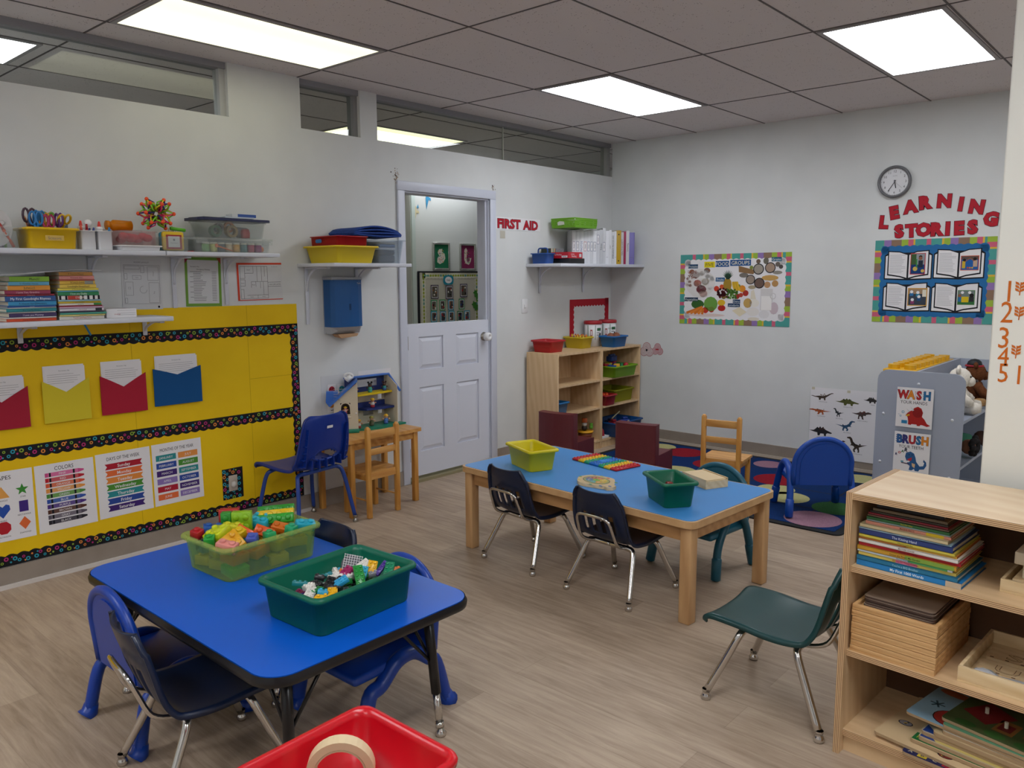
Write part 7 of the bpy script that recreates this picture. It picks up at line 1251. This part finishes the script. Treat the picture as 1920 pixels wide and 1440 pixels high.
# small bricks
GM = TR(2.342, -4.868, TA) @ RZ(3); GS = 'small bricks in the dark green tub'; u = .0155
SC = [('d8d4cc', 'white'), ('111114', 'black'), ('d8a414', 'yellow'), ('2f9ac0', 'sky blue'), ('9a1c5a', 'magenta'), ('1a7a3a', 'green'), ('1a7a80', 'teal'), ('d87a3a', 'orange'), ('4a2f8a', 'purple'), ('e0dcd4', 'white'), ('c8b48a', 'tan'), ('17171c', 'black'), ('d8d8d8', 'white'), ('8a8a90', 'grey')]
rd = random.Random(33); n = 0
for lay in range(3):
    for i in range(9 - lay):
        for j in range(6 - lay):
            if lay == 2 and rd.random() < .35: continue
            c, n_ = SC[rd.randrange(14)]; nx, ny, h_ = rd.choice(((2, 3, .014), (2, 3, .016), (1, 2, .016), (2, 2, .016), (1, 3, .014), (2, 3, .009)))
            x = -.105 + .21 * (j + .5 + lay * .5) / 6; y_ = -.16 + .30 * (i + .5 + lay * .5) / 9
            brick('small_brick', nx, ny, c, u, h_, n_ + ' small building brick in the dark green tub', GM @ TR(x + rd.uniform(-.006, .006), y_ + rd.uniform(-.006, .006), .024 + lay * .026 + .012 * (lay == 2)) @ eul(rd.uniform(-30, 30), rd.uniform(-30, 30), rd.uniform(0, 180)), GS)
for c, nx, ny, x, y_, z_, a, b_, c_, lb_ in (('111114', 2, 6, .03, -.07, .066, 20, 10, 30, 'long black plate near the front of the dark green tub'), ('2f9ac8', 2, 4, .045, -.035, .074, 25, 10, -20, 'sky blue brick lying across the long black plate'), ('e0aa14', 2, 4, .07, -.135, .06, 20, 20, 20, 'yellow brick at the front corner of the dark green tub'), ('d8d4cc', 1, 6, -.01, .0, .072, 10, 20, 70, 'long white brick in the middle of the dark green tub'), ('9a1c5a', 2, 3, .0, .03, .078, 30, 10, 0, 'magenta brick in the middle of the dark green tub'), ('1f8a3a', 2, 6, .06, .03, .074, 40, 0, 60, 'green plate standing on edge in the dark green tub'), ('2fa0c0', 2, 3, .04, .06, .078, 30, 10, 40, 'light blue brick right of the green plate'), ('e0aa14', 2, 3, .04, .10, .084, 50, 10, 40, 'golden brick at the right of the heap of small bricks'), ('d8d4cc', 2, 3, .01, .09, .086, 20, 30, 10, 'white brick behind the golden one'), ('4a2f8a', 1, 4, .06, .12, .078, 30, 20, 20, 'purple brick beside the golden one'), ('d8814a', 2, 3, .10, .15, .066, 10, 0, 60, 'orange plate at the right end of the dark green tub'), ('17805a', 2, 5, .09, .125, .07, 40, 0, 30, 'emerald plate at the right end of the heap'), ('d8d4cc', 2, 4, .02, -.13, .066, 10, 30, 40, 'cream white brick at the left end of the heap'), ('e0aa14', 2, 4, .085, -.095, .064, 20, 0, 50, 'yellow and blue brick at the front rim of the heap')): brick('small_brick', nx, ny, c, .0145, .013, lb_, GM @ TR(x, y_, z_ + .022) @ eul(a, b_, c_), GS)
q = MB(); q.lathe([(0, .012), (.02, .008), (.034, 0), (.034, .002), (.02, .0105), (0, .0145)], mat('55555c', .4), 22)
for k in range(8): q.line([(-.03, -.028 + .008 * k), (.03, -.028 + .008 * k)], .0018, mat('b8b8b8', .5), .0152); q.line([(-.028 + .008 * k, -.03), (-.028 + .008 * k, .03)], .0018, mat('b8b8b8', .5), .0152)
item('dish_piece', q, 'grey round dish piece standing at the back of the small brick heap', 'building brick', (0, 0, 0), 0, None, GM @ TR(-.03, .075, .108) @ eul(55, 15, 50))
# ================================================================ things on the light blue table
ty = bin_('yellow_tub', 'yellow tub on the light blue table', (1.583, -3.035, TB + .0004), .28, .165, .118, mat('e2d20e', .32, 0, .5, .12), -22, .84, .010, .014)
for k in range(6): item('grey_disc', MB().lathe([(0, 0), (.0145, 0), (.0145, .012), (0, .012)], mat('5a5a48', .5), 12), 'dull round counter at the bottom of the yellow tub', 'counter', (TR(1.583, -3.035, TB + .008) @ RZ(-22) @ Vector((-.08 + .032 * k, -.025 + .02 * (k % 3), 0)))[:], 0, 'round counters in the yellow tub')
bin_('green_tub', 'small green tub on the light blue table', (2.505, -3.14, TB + .0004), .245, .155, .118, mat('066a4c', .32, 0, .5, .1), -36, .84, .010, .014)
bt = TR(2.505, -3.14, TB + .01) @ RZ(-36)
item('blue_case', MB().box(-.05, -.03, 0, .05, .03, .062, mat('1f5a8a', .3, 0, .5, .2), .006), 'translucent blue case inside the small green tub', 'case', (0, 0, 0), 0, None, bt @ TR(.0, .01, 0) @ RZ(30)); item('red_piece', MB().box(-.014, -.014, 0, .014, .014, .062, mat('8a2a24', .4), .003), 'red brown piece inside the small green tub', 'toy', (0, 0, 0), 0, None, bt @ TR(-.075, .03, 0))
wb = thing('wooden_box', 'pale wooden box with a sliding lid on the light blue table', 'box', (2.471, -2.742, TB + .0004), radians(-25.5)); MB().box(-.1, -.066, 0, .1, .066, .038, PALEW).obj('body', wb); MB().box(-.1, -.06, .0385, .094, .06, .043, mat('dcc49a', .5)).obj('sliding_lid', wb)
for y_ in (-.063, .063): MB().box(-.1, y_ - .003, .038, .1, y_ + .003, .0465, PALEW).obj('rail', wb)
MB().box(.094, -.06, .038, .1, .06, .0465, PALEW).obj('end_rail', wb) if False else MB().box(-.1, .06, .0385, .1, .066, .047, PALEW).obj('back_rail', wb)
rb_ = thing('fidget_board', 'rainbow striped bubble pop board lying on the light blue table', 'toy', (1.845, -2.705, TB + .0004), radians(-11))
for k, (c, w_) in enumerate((('b8141e', .05), ('e0b414', .05), ('12966a', .04), ('1668c0', .074), ('12966a', .04), ('e0b414', .05), ('b8141e', .05))):
    x0 = -.177 + sum((.05, .05, .04, .074, .04, .05, .05)[:k]); q = MB(); m = mat(c, .35); q.box(x0, -.095, 0, x0 + w_ - .0005, .095, .012, m, .003, None, 1); nn = 2 if k != 3 else 3
    for i in range(nn):
        for j in range(8):
            if k == 3 and i == 1 and 2 <= j <= 5: continue
            q.ball((x0 + w_ * (i + .5) / nn, -.083 + .0237 * j, .012), .0085, m, 7, None, (1, 1, .7))
    q.obj('stripe', rb_)
    if k == 3: MB().prism(rrect(.05, .08, .008, 3, 0, 0), .012, .015, mat('2a8ae0', .3)).obj('centre_pad', rb_)
tp = thing('turtle_puzzle', 'wooden turtle number puzzle on the light blue table', 'puzzle', (2.06, -3.095, TB + .0004), radians(-20))
body = [(.118 * cos(t_) * (1 + .06 * cos(3 * t_)), .085 * sin(t_) * (1 + .10 * cos(4 * t_ + .6))) for t_ in [2 * pi * k / 40 for k in range(40)]]
MB().prism(body, 0, .016, mat('c9b088', .5), None, PALEW).prism([(.1, -.03), (.14, -.035), (.155, -.01), (.14, .02), (.1, .02)], 0, .0161, mat('c9b088', .5), None, PALEW).obj('board', tp)
q = MB(TR(0, 0, .0163)); q.disc(0, 0, .084, mat('6a5a3a', .5), .0002, 28, .06); q.disc(0, 0, .079, mat('9aa06a', .5), .0006, 28, .056)
for k, c in enumerate(('c8a428', 'd8b83a', 'c85a3a', 'a8382c', '6a4a8a', '3a7aa8', '4a9a9a', 'd0903a')): a = 2 * pi * k / 8 + .3; q.poly([(.024 * cos(a - .33), .017 * sin(a - .33)), (.07 * cos(a - .33), .049 * sin(a - .33)), (.07 * cos(a + .33), .049 * sin(a + .33)), (.024 * cos(a + .33), .017 * sin(a + .33))], mat(c, .45), .001); q.text(str(k + 1), .047 * cos(a), .033 * sin(a), .017, mat('e8e0c8', .5), .0014)
q.disc(0, 0, .022, mat('7ab03a', .45), .0018, 12, .016); q.text('9', 0, 0, .015, mat('3a5a20', .5), .0022)
for x, y_, c in ((-.09, .05, '3a7a9a'), (-.1, -.03, '6a9a3a'), (.09, .055, '4a8a3a'), (.1, -.045, '3a6a9a'), (.13, -.01, '2a5a9a'), (-.05, .068, 'a8a83a'), (.05, -.07, '4a9a6a'), (-.05, -.07, 'c8b040'), (.0, .072, 'b8503a')): q.disc(x, y_, .012, mat(c, .5), .0005, 8, .007)
q.obj('number_pieces', tp)
# ================================================================ red tub and its low stand
st = thing('low_stand', 'low wooden stand under the red tub at the bottom of the picture', 'stand', (3.185, -5.505, 0)); MB().box(-.12, -.17, .452, .12, .17, .4735, BIRCHX).obj('top', st)
for sx in (-1, 1):
    for sy in (-1, 1): MB().box(sx * .10 - .012, sy * .15 - .012, 0, sx * .10 + .012, sy * .15 + .012, .452, BEECH).obj('leg', st)
bin_('red_tub', 'bright red tub of tape rolls in the foreground', (3.18, -5.505, .474), .278, .385, .126, mat('c30a1c', .28), 1, .9, .010, .016, .03)
def tape_roll(label, c, c2, M, ro, ri, wd):
    t = thing('tape_roll', label, 'tape', M=M); t['group'] = 'tape rolls in the red tub'; MB().lathe([(ri + .004, -wd / 2), (ro, -wd / 2), (ro, wd / 2), (ri + .004, wd / 2), (ri + .004, -wd / 2)], mat(c, .5), 36, smooth=False).obj('tape', t); MB().lathe([(ri, -wd / 2), (ri + .0035, -wd / 2), (ri + .0035, wd / 2), (ri, wd / 2), (ri, -wd / 2)], mat(c2, .6), 30, smooth=False).obj('core', t)
tape_roll('cream masking tape roll leaning in the red tub', 'd3bd97', 'c0ac88', TR(3.125, -5.44, .551) @ eul(90, 0, 35) @ eul(0, 12, 0), .066, .047, .03); tape_roll('white tape roll in front of the masking tape', 'cfcac4', 'b8b0a4', TR(3.185, -5.50, .542) @ eul(90, 0, 35) @ eul(0, 8, 0), .056, .04, .036)
